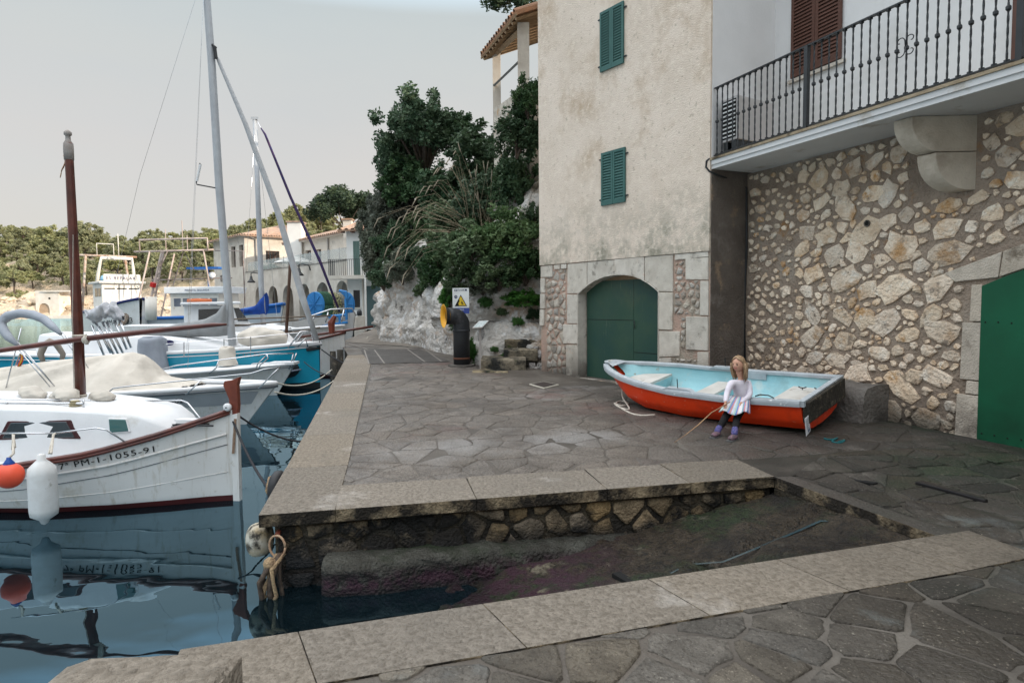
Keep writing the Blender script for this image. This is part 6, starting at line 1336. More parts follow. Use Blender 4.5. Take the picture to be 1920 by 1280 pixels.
# ---- quay furniture at the water
rg = thing('mooring_ring', 'rusty iron ring with wet knotted ropes on the quay corner beside the water', 'mooring ring', tuple(toQ(.02, -.2, .02)))
RC = WA+e1*.03+qn*.10+Vector((0, 0, -.235)); rp_ = []
for k in range(19): a = k/18*2*math.pi; rp_.append(RC+e1*.062*math.cos(a)+Vector((0, 0, .085*math.sin(a)))+qn*.03*math.cos(a))
MB().tube(rp_, .009, 7).build('ring', mat('rust', (.30, .17, .10), (.42, .30, .20), 12, .9), rg, True); MB().tube([RC-qn*.12+Vector((0, 0, .08)), RC+Vector((0, 0, .085))], .02, 6).build('eye_bolt', M_mahog2, rg)
M_wrope = mat('wet_brown_rope', (.10, .07, .05), (.035, .025, .02), 25, .6, 1, 60, bd=.01); M_yrope = mat('tan_rope', (.42, .30, .17), (.2, .13, .08), 25, .8, 1, 60)
for i, (dx, dn, r, m_) in enumerate(((-.06, .05, .02, M_yrope), (-.02, .07, .022, M_wrope), (-.10, .08, .018, M_wrope), (.02, .04, .015, M_wrope), (-.13, .03, .016, M_wrope), (-.05, .10, .014, M_yrope))):
    rope_pts = [RC+Vector((0, 0, -.06))+e1*.01*i, RC+e1*(dx*.6)+qn*dn+Vector((0, 0, -.14)), RC+e1*(dx-.03*math.sin(i))+qn*dn+Vector((0, 0, -.24)), RC+e1*(dx+.02*i-.05)+qn*dn*1.1+Vector((0, 0, -.34)), RC+e1*(dx+.02*math.cos(i*2))+qn*(dn*.8)+Vector((0, 0, -.46))]
    MB().tube(rope_pts, [r, r*1.25, r, r*1.15, r*.8], 7).build('hanging_rope', m_, rg, True)
kn_ = MB().lathe([(.01, -.05), (.045, -.03), (.05, 0), (.04, .03), (.01, .05)], 10, RC+e1*-.05+qn*.05+Vector((0, 0, -.11))).build('knot', M_yrope, rg, True)
fb = MB().grid(lambda u, v: Vector((-2.03, 5.02, -.255))+Vector((.105*math.sin(u*math.pi)**.55*math.cos(v*2*math.pi), .13*math.sin(u*math.pi)**.55*math.sin(v*2*math.pi), .13*math.cos(u*math.pi)+.01*fbm(u*4, v*4, 1))), 14, 16)
tag(fb.build('buoy_fender', mat('dirty_white_buoy', (.50, .47, .40), (.36, .28, .16), 7, .7, stains=[((.04, .035, .028), 6, .46, .56)]), None, True), 'dirty white and yellow buoy squeezed under the quay corner slab', 'buoy')
ty = MB(); pc = Vector((-2.22, 5.95, -.12)); 
for k in range(1): ty.tube([pc+Vector((.0, .12*math.cos(a), .12*math.sin(a))) for a in [j/16*2*math.pi for j in range(17)]], .055, 9)
tyo = tag(ty.build('tyre_fender', M_blk, None, True), 'small black tyre with a rope coil hung over the outer quay edge', 'tyre')
MB().tube([pc+Vector((-.03, .14, .10)), pc+Vector((-.07, .0, .10)), pc+Vector((-.08, -.05, .0)), pc+Vector((-.04, -.03, -.10))], .025, 7).build('rope_coil', M_yrope, tyo, True)
# foreground stone post
fp = MB(); 
def fpf(u, v):
    x0, x1 = -1.07, -.625; k = u*6; P = [(x0, -.1), (x0+.012, .740), (x0+.045, .780), (x0+.10, .800), (x1-.012, .808), (x1+.0, .800), (x1+.0, -.1)]
    i = min(5, int(k)); x, z = [lerp(P[i][c], P[i+1][c], k-i) for c in (0, 1)]; y = lerp(1.02, 1.42, v); return (x-(y-1.2)*.10*0, y, z+.002*fbm(x*30, y*30))
fp.grid(fpf, 60, 24); fp.add([fpf(i/60, 0) for i in range(61)], [tuple(range(61))]); fp.add([fpf(i/60, 1) for i in range(61)], [tuple(reversed(range(61)))])
tag(fp.build('stone_post', M_kerb, None, True), 'rounded granite block close to the camera at the lower left', 'stone block')
# ================================================================ cliff, plants, steps
npr = np.random.default_rng(5)
def leaf_mesh(name, centers, radii, n, size, m, flat=1., elong=1.6, hang=0.):
    """n leaf cards spread in small clumps; centers (k,3), radii (k,)"""
    k = len(centers); centers = np.array(centers, float); radii = np.array(radii, float); idx = npr.integers(0, k, n)
    d = npr.normal(size=(n, 3)); d /= np.linalg.norm(d, axis=1)[:, None]; r = npr.random(n)**.45
    p = centers[idx]+d*(radii[idx]*r)[:, None]*np.array([1, 1, flat]); p[:, 2] -= hang*npr.random(n)*radii[idx]
    a = npr.normal(size=(n, 3)); a[:, 2] *= .6; a /= np.linalg.norm(a, axis=1)[:, None]; b = np.cross(a, npr.normal(size=(n, 3))); b /= np.linalg.norm(b, axis=1)[:, None]
    s = size*(.6+.8*npr.random(n)); a *= (s*elong/2)[:, None]; b *= (s/2)[:, None]
    v = np.stack([p-a, p+b*.8, p+a, p-b*.8], 1).reshape(-1, 3)
    me = bpy.data.meshes.new(name); me.vertices.add(4*n); me.vertices.foreach_set('co', v.ravel()); me.loops.add(4*n); me.loops.foreach_set('vertex_index', np.arange(4*n)); me.polygons.add(n)
    me.polygons.foreach_set('loop_start', np.arange(0, 4*n, 4)); me.polygons.foreach_set('loop_total', np.full(n, 4)); me.materials.append(m); me.update(); return me
def clumps(n, rx, ry, rz, r, seed, zc=0, shell=.75, gap=0):
    rg_ = np.random.default_rng(seed); C_ = []; R = []
    while len(C_) < n:
        d = rg_.normal(size=3); d /= np.linalg.norm(d); q = shell+(1-shell)*rg_.random() if rg_.random() < .8 else rg_.random(); 
        if d[2] < -.75: continue
        lump = 1+.28*math.sin(d[0]*5+seed)*math.cos(d[1]*4+seed*2)+.12*math.sin(d[2]*9+seed)
        C_.append((d[0]*rx*q*lump, d[1]*ry*q*lump, zc+d[2]*rz*q*lump)); R.append(r*rg_.uniform(.6, 1.3))
    return C_, R
def lmat(n, c1, c2, sc_=2.5, leaf=.18): return mat(n, c1, c2, sc_, .6, leaf=leaf, var=.14, spec=.25, detail=3)
M_l = dict(dark=lmat('dark_evergreen_leaves', (.026, .062, .026), (.072, .118, .052)), mid=lmat('green_leaves', (.055, .105, .042), (.12, .165, .078)), grey=lmat('grey_green_leaves', (.095, .115, .085), (.16, .17, .13)),
           bright=lmat('bright_green_leaves', (.030, .115, .020), (.07, .17, .035)), blue=lmat('blue_green_leaves', (.036, .074, .040), (.088, .128, .072)), olive=lmat('pine_needles', (.19, .205, .095), (.32, .315, .17), 1.2, .3), pdark=lmat('dark_pine_needles', (.03, .06, .03), (.07, .105, .05), 1.2))  # far pine needles made paler in place of distance haze
M_bark = mat('bark', (.13, .10, .08), (.07, .055, .045), 9, .9, .8, 40)
BP = {}
def bush_mesh(kind, v):
    key = (kind, v)
    if key not in BP:
        c, r = clumps(150, 1, 1, .9, .19, v*7+len(kind), shell=.62); n = 7500
        BP[key] = leaf_mesh('foliage', c, r, n, .085 if kind != 'grey' else .07, M_l[kind], 1, 1.7 if kind != 'grey' else 3.2, .3 if kind in ('grey', 'bright') else 0)
    return BP[key]
def twigs(seed, n=9, h=1.):
    rnd = random.Random(seed); b = MB()
    for i in range(n):
        a = rnd.random()*6.28; e = rnd.uniform(.3, .95); p = Vector((math.cos(a)*e*.85, math.sin(a)*e*.85, rnd.uniform(-.3, .7)*h)); q = p*.45+Vector((rnd.uniform(-.1, .1), rnd.uniform(-.1, .1), -.25)); b.tube([(0, 0, -.85), q, p], [.05, .03, .008], 4)
    return b
tw_me = None
def bush(px, py, d, rx, ry, kind, v, label, cat='shrub', name='shrub', grp='shrubs and bushes on the rocky bank', rz=None):
    global tw_me
    d = hit_d(px, py+ry*.35, d); s = d/1200; p = PY(px, py, d); t = thing(name, label, cat, (p.x, p.y, p.z-ry*s*.8), (px*7 % 6.28), grp, absolute=False)
    o = link('foliage', bush_mesh(kind, v), t); o.scale = (rx*s, rx*s*.9, ry*s); o.location = (0, 0, ry*s*.8)
    if tw_me is None: w = twigs(3).build('stems', M_bark, t); tw_me = w.data
    else: w = link('stems', tw_me, t)
    w.scale = o.scale; w.location = o.location; return t
# --- rocky bank
G = [PG(1000, 706)+Vector((1.2, 1.6, 0)), PG(1000, 706)+Vector((.35, 1.7, 0)), PG(905, 690)+Vector((.05, .4, 0)), PG(872, 688)+Vector((-.05, .55, 0)), PG(850, 668), PG(800, 655), PG(760, 645), PG(712, 640), PG(706, 629), PG(706, 622)+Vector((.2, 1, 0)), Vector((-6.3, 40, .3)), Vector((-5, 50, .3))]
cum = [0]
for a, b_ in zip(G, G[1:]): cum.append(cum[-1]+(b_-a).length)
def along(s):
    for i in range(len(G)-1):
        if s <= cum[i+1] or i == len(G)-2:
            t = (s-cum[i])/(cum[i+1]-cum[i]); return G[i].lerp(G[i+1], t), (G[i+1]-G[i]).normalized()
prof = [(0, -.3), (.05, .4), (.12, 1.1), (.30, 1.9), (.50, 2.6), (.95, 3.2), (1.8, 4.0), (3.0, 5.3), (4.6, 6.6), (7, 8.2), (11, 10.0), (17, 11.5), (30, 13), (60, 12)]
def cliff_pt(u, v):
    s = u*cum[-1]; p, t = along(s); p0, _ = along(max(0, s-1.5)); p1, _ = along(min(cum[-1], s+1.5)); t = (p1-p0).normalized(); n = Vector((t.y, -t.x, 0))
    if n.x < 0: n = -n
    k = v**1.15*(len(prof)-1); i = min(len(prof)-2, int(k)); b_, z = [lerp(prof[i][q], prof[i+1][q], k-i) for q in (0, 1)]
    n = (n*min(1, 1)+Vector((1, .2, 0))*max(0, b_-2)*.05).normalized() if b_ > 2 else n
    q = p+n*b_; q.z = zg(p.x, p.y)+z
    amp = .55 if z > .2 else .12; f = 1.0
    dsp = fbm(q.x*.9, q.y*.9, q.z*1.1, 5)*amp*.75; rid = (1-abs(vnoise(q.x*1.7+5, q.y*1.7, q.z*.8)))**3*.30
    q += -n*(dsp+rid-.25)*(1 if z > .5 else .35)+Vector((0, 0, .3*fbm(q.x*.7, q.y*.7, 3, 3) if z > 1 else 0))
    return q
M_rock = mat('limestone_cliff', (.56, .535, .50), (.38, .35, .315), 1.3, .92, 1, 9, bd=.12, detail=10, ramp=(.4, .6), stains=[((.42, .28, .18), 1.0, .54, .68), ((.62, .61, .60), 3, .52, .62), ((.10, .09, .08), 2.2, .57, .68), ((.05, .08, .03), .6, .55, .7, 2.5, 4.5), ((.12, .10, .06), 1.5, .3, .5, 3.6, 5)])
cl_o = MB().grid(cliff_pt, 190, 120).build('cliff', M_rock, None, True, kind='structure')
from mathutils.bvhtree import BVHTree
cl_b = BVHTree.FromPolygons([v.co for v in cl_o.data.vertices], [tuple(p.vertices) for p in cl_o.data.polygons])
def hit_d(px, py, d):
    r = ray(px, py).normalized(); h = cl_b.ray_cast(CC, r)[0]
    return d if h is None or h.y > d+3 else h.y-.12
# hillside behind the houses on the right (gives the afternoon shade)
def hs(u, v):
    x = lerp(8, 75, u); y = lerp(8, 75, v); e = min(1, (x-6)/10)*min(1, max(0, (y-6))/8); return (x, y, .2+(11+4*math.sin(y*.09)+3*math.sin(x*.11+1))*e+1.2*fbm(x*.15, y*.15, 2))
MB().grid(hs, 40, 40).build('hillside', mat('scrub_hillside', (.10, .12, .05), (.20, .17, .12), .6, .95), None, True, kind='structure')
L = [ # px, py, dist, rx, ry, kind, variant, label
 (905, 300, 25, 72, 62, 'dark', 1, 'broad dark evergreen bush right of the round tree at the bank top'),
 (968, 255, 15.9, 48, 48, 'dark', 2, 'dark bush just left of the tower house below the pillared porch'),
 (990, 188, 15.6, 30, 40, 'dark', 3, 'dark green shrub hanging below the roofed porch beside the tower edge'),
 (735, 395, 27.5, 48, 62, 'grey', 1, 'pale grey-green feathery bush at the left shoulder of the bank'),
 (712, 460, 27, 34, 50, 'grey', 2, 'grey-green bush overhanging the path at the far left of the bank'),
 (770, 350, 27, 62, 55, 'dark', 4, 'dark bush under the round tree crown at the bank top'),
 (835, 360, 25.5, 58, 52, 'blue', 1, 'blue-green bush between the round tree and the tall reeds'),
 (905, 385, 23, 62, 55, 'blue', 2, 'bluish green bush behind the tall tan reeds'),
 (968, 350, 17, 52, 66, 'dark', 5, 'dense dark shrub against the left edge of the tower house at mid height'),
 (845, 425, 23.5, 55, 52, 'mid', 1, 'mid green bush at the foot of the arching reeds'),
 (770, 445, 25.5, 50, 58, 'dark', 6, 'dark bush in the hollow above the white rock face'),
 (880, 470, 21.5, 62, 56, 'mid', 2, 'fresh green rounded bush in the middle of the bank above the warning sign'),
 (950, 450, 19.5, 60, 58, 'mid', 3, 'green bush left of the lower shutter of the tower house'),
 (825, 505, 23.5, 44, 46, 'dark', 7, 'dark bush directly above the white rock left of the warning sign'),
 (720, 520, 26.5, 30, 30, 'blue', 3, 'small blue-green bush overhanging the left end of the rock face'),
 (755, 505, 26, 34, 34, 'grey', 3, 'small grey bush above the left part of the white rock'),
 (935, 515, 19, 52, 36, 'mid', 4, 'green bush above the stone steps'),
 (985, 500, 18, 40, 42, 'dark', 8, 'dark bush tucked beside the rubble corner of the tower house'),
 (985, 560, 16.6, 34, 20, 'bright', 1, 'bright green creeper on top of the boulders beside the tower corner'),
 (800, 430, 26, 40, 40, 'mid', 7, 'mid green bush under the arching reed plumes on the left'),
 (740, 455, 26, 36, 40, 'blue', 4, 'blue-green bush at the left rim of the bank under the grey bush'),
 (905, 430, 22, 48, 36, 'dark', 9, 'dark bush around the root of the tall reeds'),
 (990, 310, 20, 34, 48, 'blue', 5, 'bluish bush touching the tower edge above the reeds'),
 (1000, 420, 19, 28, 42, 'dark', 10, 'narrow dark bush wedged against the tower edge at shutter height'),
 (790, 485, 25, 40, 30, 'blue', 6, 'blue-green bush along the upper edge of the white rock'),
 (862, 525, 20, 34, 30, 'mid', 8, 'green bush directly over the warning sign'),
 (905, 535, 19, 34, 22, 'grey', 4, 'dry grey-green bush right of the warning sign'),
 (700, 500, 27, 20, 30, 'grey', 5, 'grey bush at the outermost left tip of the bank'),
 (690, 420, 28, 22, 34, 'grey', 6, 'grey twiggy bush sticking out left towards the far houses'),
 (745, 300, 28, 42, 46, 'blue', 7, 'dark bluish bush under the left side of the round tree'),
 (865, 250, 27, 30, 36, 'dark', 11, 'dark bush filling the gap between round tree and porch'),
 (940, 585, 16.6, 12, 9, 'mid', 9, 'small green clump in the middle of the boulder wall'),
 (1000, 590, 16, 16, 12, 'dark', 12, 'small dark plant between boulders and tower corner'),
 (843, 560, 18.6, 22, 34, 'bright', 2, 'bright green plant hanging behind the warning sign'),
 (790, 545, 24, 16, 14, 'mid', 5, 'small green tuft on the upper white rock'),
 (868, 600, 16.6, 26, 24, 'mid', 6, 'green plant behind the black ventilation pipe bend'),
 (880, 660, 15.2, 15, 28, 'bright', 3, 'bright leafy plant growing at the base of the black pipe'),
 (910, 567, 17.0, 14, 12, 'bright', 4, 'small green tuft in a crack above the information panel'),
 (972, 603, 15.9, 12, 10, 'bright', 5, 'small green tuft in the boulders right of the information panel'),
 (927, 655, 14.7, 9, 7, 'bright', 6, 'tiny green tuft beside the stone steps'),
 (945, 668, 14.3, 9, 6, 'bright', 7, 'tiny green weed on the second stone step')]
for q in L: bush(*q)
# --- tree on the bank with round open crown
def tree(name, label, base, trunk, limbs, cl, cr, n, size, m, grp=None, cat='tree', elong=1.6, tr=.14):
    t = thing(name, label, cat, base, 0, grp, absolute=False); b = MB().tube(trunk, [tr, tr*.8, tr*.55][:len(trunk)] if len(trunk) <= 3 else tr*.7, 7)
    for l in limbs: b.tube(l, [tr*.5, tr*.3, tr*.1][:len(l)], 5)
    b.build('trunk', M_bark, t, True); link('crown', leaf_mesh('crown', cl, cr, n, size, m, 1, elong), t); return t
p = PY(790, 245, 27); s = 27/1200; c, r = clumps(120, 78*s, 70*s, 66*s, .34, 12, 0, .55); rg2 = np.random.default_rng(3)
tb_ = Vector((.3, 0, -4.0))
tree('holm_oak_tree', 'dark tree with a round open crown standing highest on the rocky bank', tuple(p), [tb_, Vector((.1, 0, -2.2)), Vector((0, 0, -1.0))], [[Vector((.1, 0, -2.0)), Vector(q)*.55, Vector(q)*.95] for q in c[:22]], c, r, 17000, .105, M_l['blue'])
# --- pine behind the white house
p = PY(640, 392, 60); c, r = [], []
for i in range(30):
    a = i*2.4; e = math.sqrt((i+.5)/30); c.append((math.cos(a)*e*3.6+.5, math.sin(a)*e*2.5, .3+1.1*math.cos(e*1.9)*(1 if i % 3 else -.6)+.5*math.sin(i*2.2))); r.append(.75)
tree('pine_tree', 'dark umbrella pine rising behind the white house with the balcony', (p.x, p.y, 0), [Vector((.8, 0, 0)), Vector((.6, 0, 5)), Vector((.4, 0, p.z-1.5))], [[Vector((.4, 0, p.z-2)), Vector((q[0]*.5, q[1]*.5, p.z-.8)), Vector((q[0]*.9, q[1]*.9, p.z+q[2]-.2))] for q in c[::3]], [(q[0], q[1], q[2]+p.z) for q in c], r, 9000, .19, M_l['pdark'], elong=2)
p = PY(958, 2, 19); c, r = clumps(16, .85, .7, .38, .26, 5)
tree('overhanging_pine_branch', 'blue-green pine branch showing above the porch roof at the top edge', tuple(p), [Vector((3, 2, .3)), Vector((1.4, .9, .5)), Vector((.2, 0, .2))], [[Vector((1.2, .7, .4)), Vector((.4, .2, .2)), Vector((-.6, 0, 0))]], c, r, 2600, .07, M_l['blue'], elong=2.2, tr=.07)
# --- tall tan reeds
M_reed = mat('dry_reed', (.25, .21, .14), (.19, .155, .10), 7, .8); M_plume = mat('pale_plume', (.34, .29, .22), (.26, .22, .16), 12, .9)
rt_ = thing('reed_tuft', 'big tuft of arching tan grass stems with drooping plumes on the bank', 'grass tuft', tuple(PY(905, 440, hit_d(905, 445, 21))))
rs = MB(); pl = MB(); rnd = random.Random(8)
tips = [(738, 470), (745, 440), (752, 405), (770, 385), (790, 360), (810, 340), (815, 305), (850, 310), (862, 290), (735, 495), (760, 455), (750, 520), (785, 400), (720, 410)]+[(lerp(880, 992, i/13), 330+rnd.uniform(-12, 50)) for i in range(14)]+[(985, 400), (995, 420), (1000, 440)]
for i in range(70):
    tx, ty_ = tips[i % len(tips)]; tx += rnd.uniform(-14, 14); ty_ += rnd.uniform(-12, 12); bx = 905+rnd.uniform(-22, 30); d = hit_d(905, 445, 21)-.3+rnd.uniform(-.4, .4)
    a = PY(bx, 445+rnd.uniform(-8, 12), d); e = PY(tx, ty_, d-.25+rnd.uniform(-.8, .5)); m1 = a.lerp(e, .38)+Vector((0, 0, .30 if tx < 860 else .05)); m2 = a.lerp(e, .75)+Vector((0, 0, .42 if tx < 860 else .04))
    rs.tube([a, m1, m2, e], [.009, .007, .005, .003], 4)
    if i < 26 or i % 2:
        dd = (e-m2).normalized(); f_ = e+dd*.15-Vector((0, 0, .22 if tx < 860 else -.05)); pl.tube([m2.lerp(e, .8), e, e.lerp(f_, .6), f_], [.005, .017, .015, .003], 5)
rs.build('stems', M_reed, rt_, False, kind='stuff'); pl.build('plumes', M_plume, rt_, True, kind='stuff')
# --- boulders, steps
M_bould = mat('lichen_boulder', (.46, .44, .42), (.27, .25, .235), 4, .95, 1, 22, bd=.05, var=.18, stains=[((.035, .035, .03), 3, .5, .6), ((.62, .61, .6), 6, .62, .7), ((.32, .2, .12), 2.2, .6, .7)])
M_step = mat('mossy_step', (.30, .25, .17), (.14, .115, .08), 4, .95, 1, 30, bd=.04, var=.15, stains=[((.025, .025, .022), 2.5, .45, .58), ((.06, .075, .025), 4, .6, .7)])
bp_me = []
for k in range(7):
    def bf_(u, v, k=k):
        th = v*math.pi; ph = u*2*math.pi; d = Vector((math.sin(th)*math.cos(ph), math.sin(th)*math.sin(ph), math.cos(th))); d = Vector([math.copysign(abs(c)**.7, c) for c in d]); return d*(.9+.22*fbm(d.x*1.6+k*9, d.y*1.6, d.z*1.6, 3))
    m = MB().grid(bf_, 7, 5); o = m.build('boulder', M_bould); bp_me.append(o.data); bpy.data.objects.remove(o)
bw_ = thing('boulder_wall', 'wall of pale lichened boulders between the warning sign and the tower house', 'rock wall', tuple(PY(960, 700, 14.5)))
def boulder(px, py, d, rx, ry, k, ky=.8):
    s = d/1200; o = link('boulder', bp_me[k % 7], bw_); o.scale = (rx*s, (rx+ry)/2*s*ky, ry*s); o.location = PY(px, py, d); o.rotation_euler = (0, 0, hsh(px, py)*3)
rnd = random.Random(4)
for i in range(9):
    for j in range(9):
        px = 900+i*14+rnd.uniform(-5, 5)+(7 if j % 2 else 0); py = 556+j*13+rnd.uniform(-4, 4)
        if px < 895+(j-4)*0 or (px > 940 and py > 640): continue
        boulder(px, py, 15.6-(py-540)*.0055, rnd.uniform(8, 15), rnd.uniform(7, 12), rnd.randint(0, 6))
for i in range(44):
    px = 960+rnd.random()*75; py = lerp(652, 712, rnd.random()); 
    if px < 985 and py < 690: continue
    boulder(px, py, 13.9-(py-650)*.012+(.5 if px < 1010 else .3), rnd.uniform(6, 13), rnd.uniform(5, 10), rnd.randint(0, 6))
for (px, py, rx, ry) in ((960, 712, 9, 6), (985, 708, 11, 8), (1000, 695, 13, 12), (1012, 712, 8, 6), (940, 560, 16, 18), (962, 575, 18, 16), (915, 590, 14, 20), (905, 630, 12, 16)): boulder(px, py, 14.0 if py > 650 else 15.2, rx, ry, rnd.randint(0, 6))
stp_ = thing('stone_steps', 'rough mossy stone steps climbing from the quay beside the boulder wall', 'steps', tuple(PG(925, 716)))
for (x0, x1, yt, yb, d) in ((886, 952, 696, 722, 13.15), (902, 986, 672, 700, 13.55), (944, 1008, 655, 676, 13.95), (946, 1010, 637, 659, 14.35), (974, 1014, 600, 640, 14.8)):
    a, b_, c, e = PY(x0, yb, d), PY(x1, yb, d), PY(x1, yt, d), PY(x0, yt, d); N = 10
    def stf(u, v, a=a, b_=b_, c=c, e=e, d=d):
        P = a.lerp(b_, u); T = e.lerp(c, u); h = [(0, 0), (0, .35), (0, .85), (.04, 1), (.3, 1), (.75, 1)]; k = v*5; i = min(4, int(k)); y, z = [lerp(h[i][q], h[i+1][q], k-i) for q in (0, 1)]
        p = P.lerp(T, z); p.y += y; r_ = .045*fbm(p.x*4, p.z*5+y*4, d, 3); return p+Vector((0, -r_, r_*.5))
    g_m = MB().grid(stf, 16, 10); g_m.add([stf(1, j/10) for j in range(11)]+[b_+Vector((0, .75, 0))], [tuple(range(12))]); g_m.add([stf(0, j/10) for j in range(11)]+[a+Vector((0, .75, 0))], [tuple(reversed(range(12)))])
    autosmooth(g_m.build('step', M_step, stp_), 40)
# --- black ventilation pipe with yellow mouth
M_pipe = mat('black_pipe', (.022, .024, .028), (.035, .037, .04), 3, .5, .2, 30, stains=[((.07, .07, .075), 3, .62, .72)])
pb = PG(866, 687); r0 = 15.5*pb.y/1200; zt = PY(866, 592, pb.y).z
pi_ = thing('ventilation_pipe', 'thick black pipe bent towards the left with a flared yellow mouth', 'pipe', tuple(pb))
pts = [pb, pb+Vector((0, 0, .06)), Vector((pb.x, pb.y, zt-.17))]
for k in range(1, 7):
    a = k/6*math.pi/2; pts.append(Vector((pb.x-.17*(1-math.cos(a)), pb.y-.0, zt-.17+.17*math.sin(a))))
pts = [pb, Vector((pb.x, pb.y, zt-.20))]+[Vector((pb.x-.20*(1-math.cos(a)), pb.y-.10*(1-math.cos(a)), zt-.20+.20*math.sin(a))) for a in [k/7*math.pi/2 for k in range(1, 8)]]+[Vector((pb.x-.28, pb.y-.14, zt))]
MB().tube(pts, r0, 20).build('bent_pipe', M_pipe, pi_, True)
MB().lathe([(r0+.004, 0), (r0+.012, .01), (r0+.012, .05), (r0+.004, .06)], 20, Vector((pb.x, pb.y, zt-.36))).build('joint_band', M_pipe, pi_, True); MB().lathe([(r0+.004, 0), (r0+.006, .01), (r0+.006, .03), (r0+.004, .04)], 20, pb+Vector((0, 0, .17))).build('rust_band', mat('rust_band', (.12, .05, .03), None, 9, .9), pi_, True)
mo = Vector((pb.x-.28, pb.y-.14, zt)); ax = Vector((-.93, -.37, 0)).normalized(); M_yel = mat('yellow_paint', (.78, .40, .02), (.70, .33, .02), 6, .45)
fl_ = MB(); n = 28; prf = [(r0, 0), (r0+.01, .05), (r0+.075, .10), (r0+.08, .105), (r0+.07, .105), (r0-.02, .04), (r0-.03, -.06), (.01, -.10)]
u_ = ax.orthogonal().normalized(); w_ = ax.cross(u_)
fl_.v = [tuple(mo+ax*h+(u_*math.cos(2*math.pi*k/n)+w_*math.sin(2*math.pi*k/n))*r) for r, h in prf for k in range(n)]
fl_.f = [(i*n+k, i*n+(k+1) % n, (i+1)*n+(k+1) % n, (i+1)*n+k) for i in range(len(prf)-1) for k in range(n)]
fm_ = [0 if i < 2 else 1 for i in range(len(prf)-1) for k in range(n)]
fl_.build('flared_mouth', None, pi_, True, mats=[M_pipe, M_yel], fm=fm_)
MB().prism([(pb.x+.28*math.cos(a)*1.1, pb.y+.28*math.sin(a)) for a in [k*math.pi/5 for k in range(10)]], pb.z-.05, pb.z+.05).build('concrete_base', M_conc, pi_)
# --- warning sign behind it
sd_ = pb.y+.22; sg = thing('warning_sign', 'white warning sign with yellow rockfall triangle above the black pipe', 'sign', (pb.x, sd_, pb.z))
s0 = PY(849, 588, sd_); s1 = PY(880, 588, sd_); s2 = PY(849, 540, sd_); Wd = (s1-s0).length; Hs = (s2-s0).length; FM = frame(s0-Vector((0, .012, 0)), (1, 0, 0), (0, 0, 1))
M_sw = mat('sign_white', (.72, .74, .73), None, 3, .4); M_sb = mat('sign_blue', (.05, .08, .32), None, 3, .4); M_sn = mat('sign_navy', (.03, .04, .10), None, 3, .5); M_sy = mat('sign_yellow', (.70, .48, .03), None, 3, .4)
pnl = sub(MB().hexa([FM @ Vector(q) for q in ((0, 0, 0), (Wd, 0, 0), (Wd, 0, -.02), (0, 0, -.02), (0, Hs, 0), (Wd, Hs, 0), (Wd, Hs, -.02), (0, Hs, -.02))]).build('panel', M_sw, sg))
def flat(P, z, m, nm, par=pnl): o = mk(nm, [FM @ Vector((x*Wd, y*Hs, z)) for x, y in P]+[FM @ Vector((x*Wd, y*Hs, z-.002)) for x, y in P], [tuple(range(len(P))), tuple(reversed(range(len(P), 2*len(P))))]+[(i, len(P)+i, len(P)+(i+1) % len(P), (i+1) % len(P)) for i in range(len(P))], m, par); return o
flat([(0.0, 0.0), (1, 0), (1, .225), (0, .225)], .003, M_sb, 'blue_band'); flat([(.13, .29), (.87, .29), (.5, .74)], .003, M_black, 'triangle_border'); flat([(.20, .315), (.80, .315), (.5, .685)], .006, M_sy, 'triangle')
flat([(.20, .315), (.40, .315), (.36, .36), (.35, .41), (.40, .46), (.43, .50), (.40, .53), (.42, .58)], .009, M_black, 'cliff_symbol')
def disc(cx, cy, r, k=14): return [(cx+r*math.cos(2*math.pi*i/k), cy+r*Wd/Hs*math.sin(2*math.pi*i/k)) for i in range(k)]
flat(disc(.20, .655, .10), .003, M_sn, 'round_symbol'); flat([(.14, .67), (.27, .65), (.27, .663), (.14, .683)], .006, M_sw, 'symbol_bar'); flat(disc(.57, .46, .035, 9), .009, M_black, 'head_symbol')
flat([(.52, .45), (.60, .44), (.67, .36), (.64, .35), (.58, .41), (.58, .33), (.555, .33), (.55, .41), (.50, .43)], .009, M_black, 'person_symbol'); flat(disc(.53, .52, .02, 7), .009, M_black, 'stone_symbol'); flat([(.12, .87), (.29, .87), (.29, .95), (.12, .95)], .003, M_sn, 'logo_block'); flat([(.16, .89), (.25, .89), (.25, .93), (.16, .93)], .005, M_sw, 'logo_inner'); flat([(.32, .875), (.88, .875), (.88, .879), (.32, .879)], .003, M_sn, 'underline')
flat([(.75, .895), (.87, .895), (.87, .955), (.75, .955)], .003, M_sn, 'logo_stripes')
def stext(s, x, y, h, m): return text(s, h*Hs, m, pnl, FM @ Matrix.Translation((x*Wd, y*Hs, .004)), 'lettering', .001)
stext('PortsIB', .32, .90, .085, M_sn); stext('PERILL', .29, .12, .095, M_sw)
MB().tube([(pb.x, sd_+.03, pb.z), (pb.x, sd_+.03, s2.z-.05)], .025, 8).build('post', M_chr, sg)
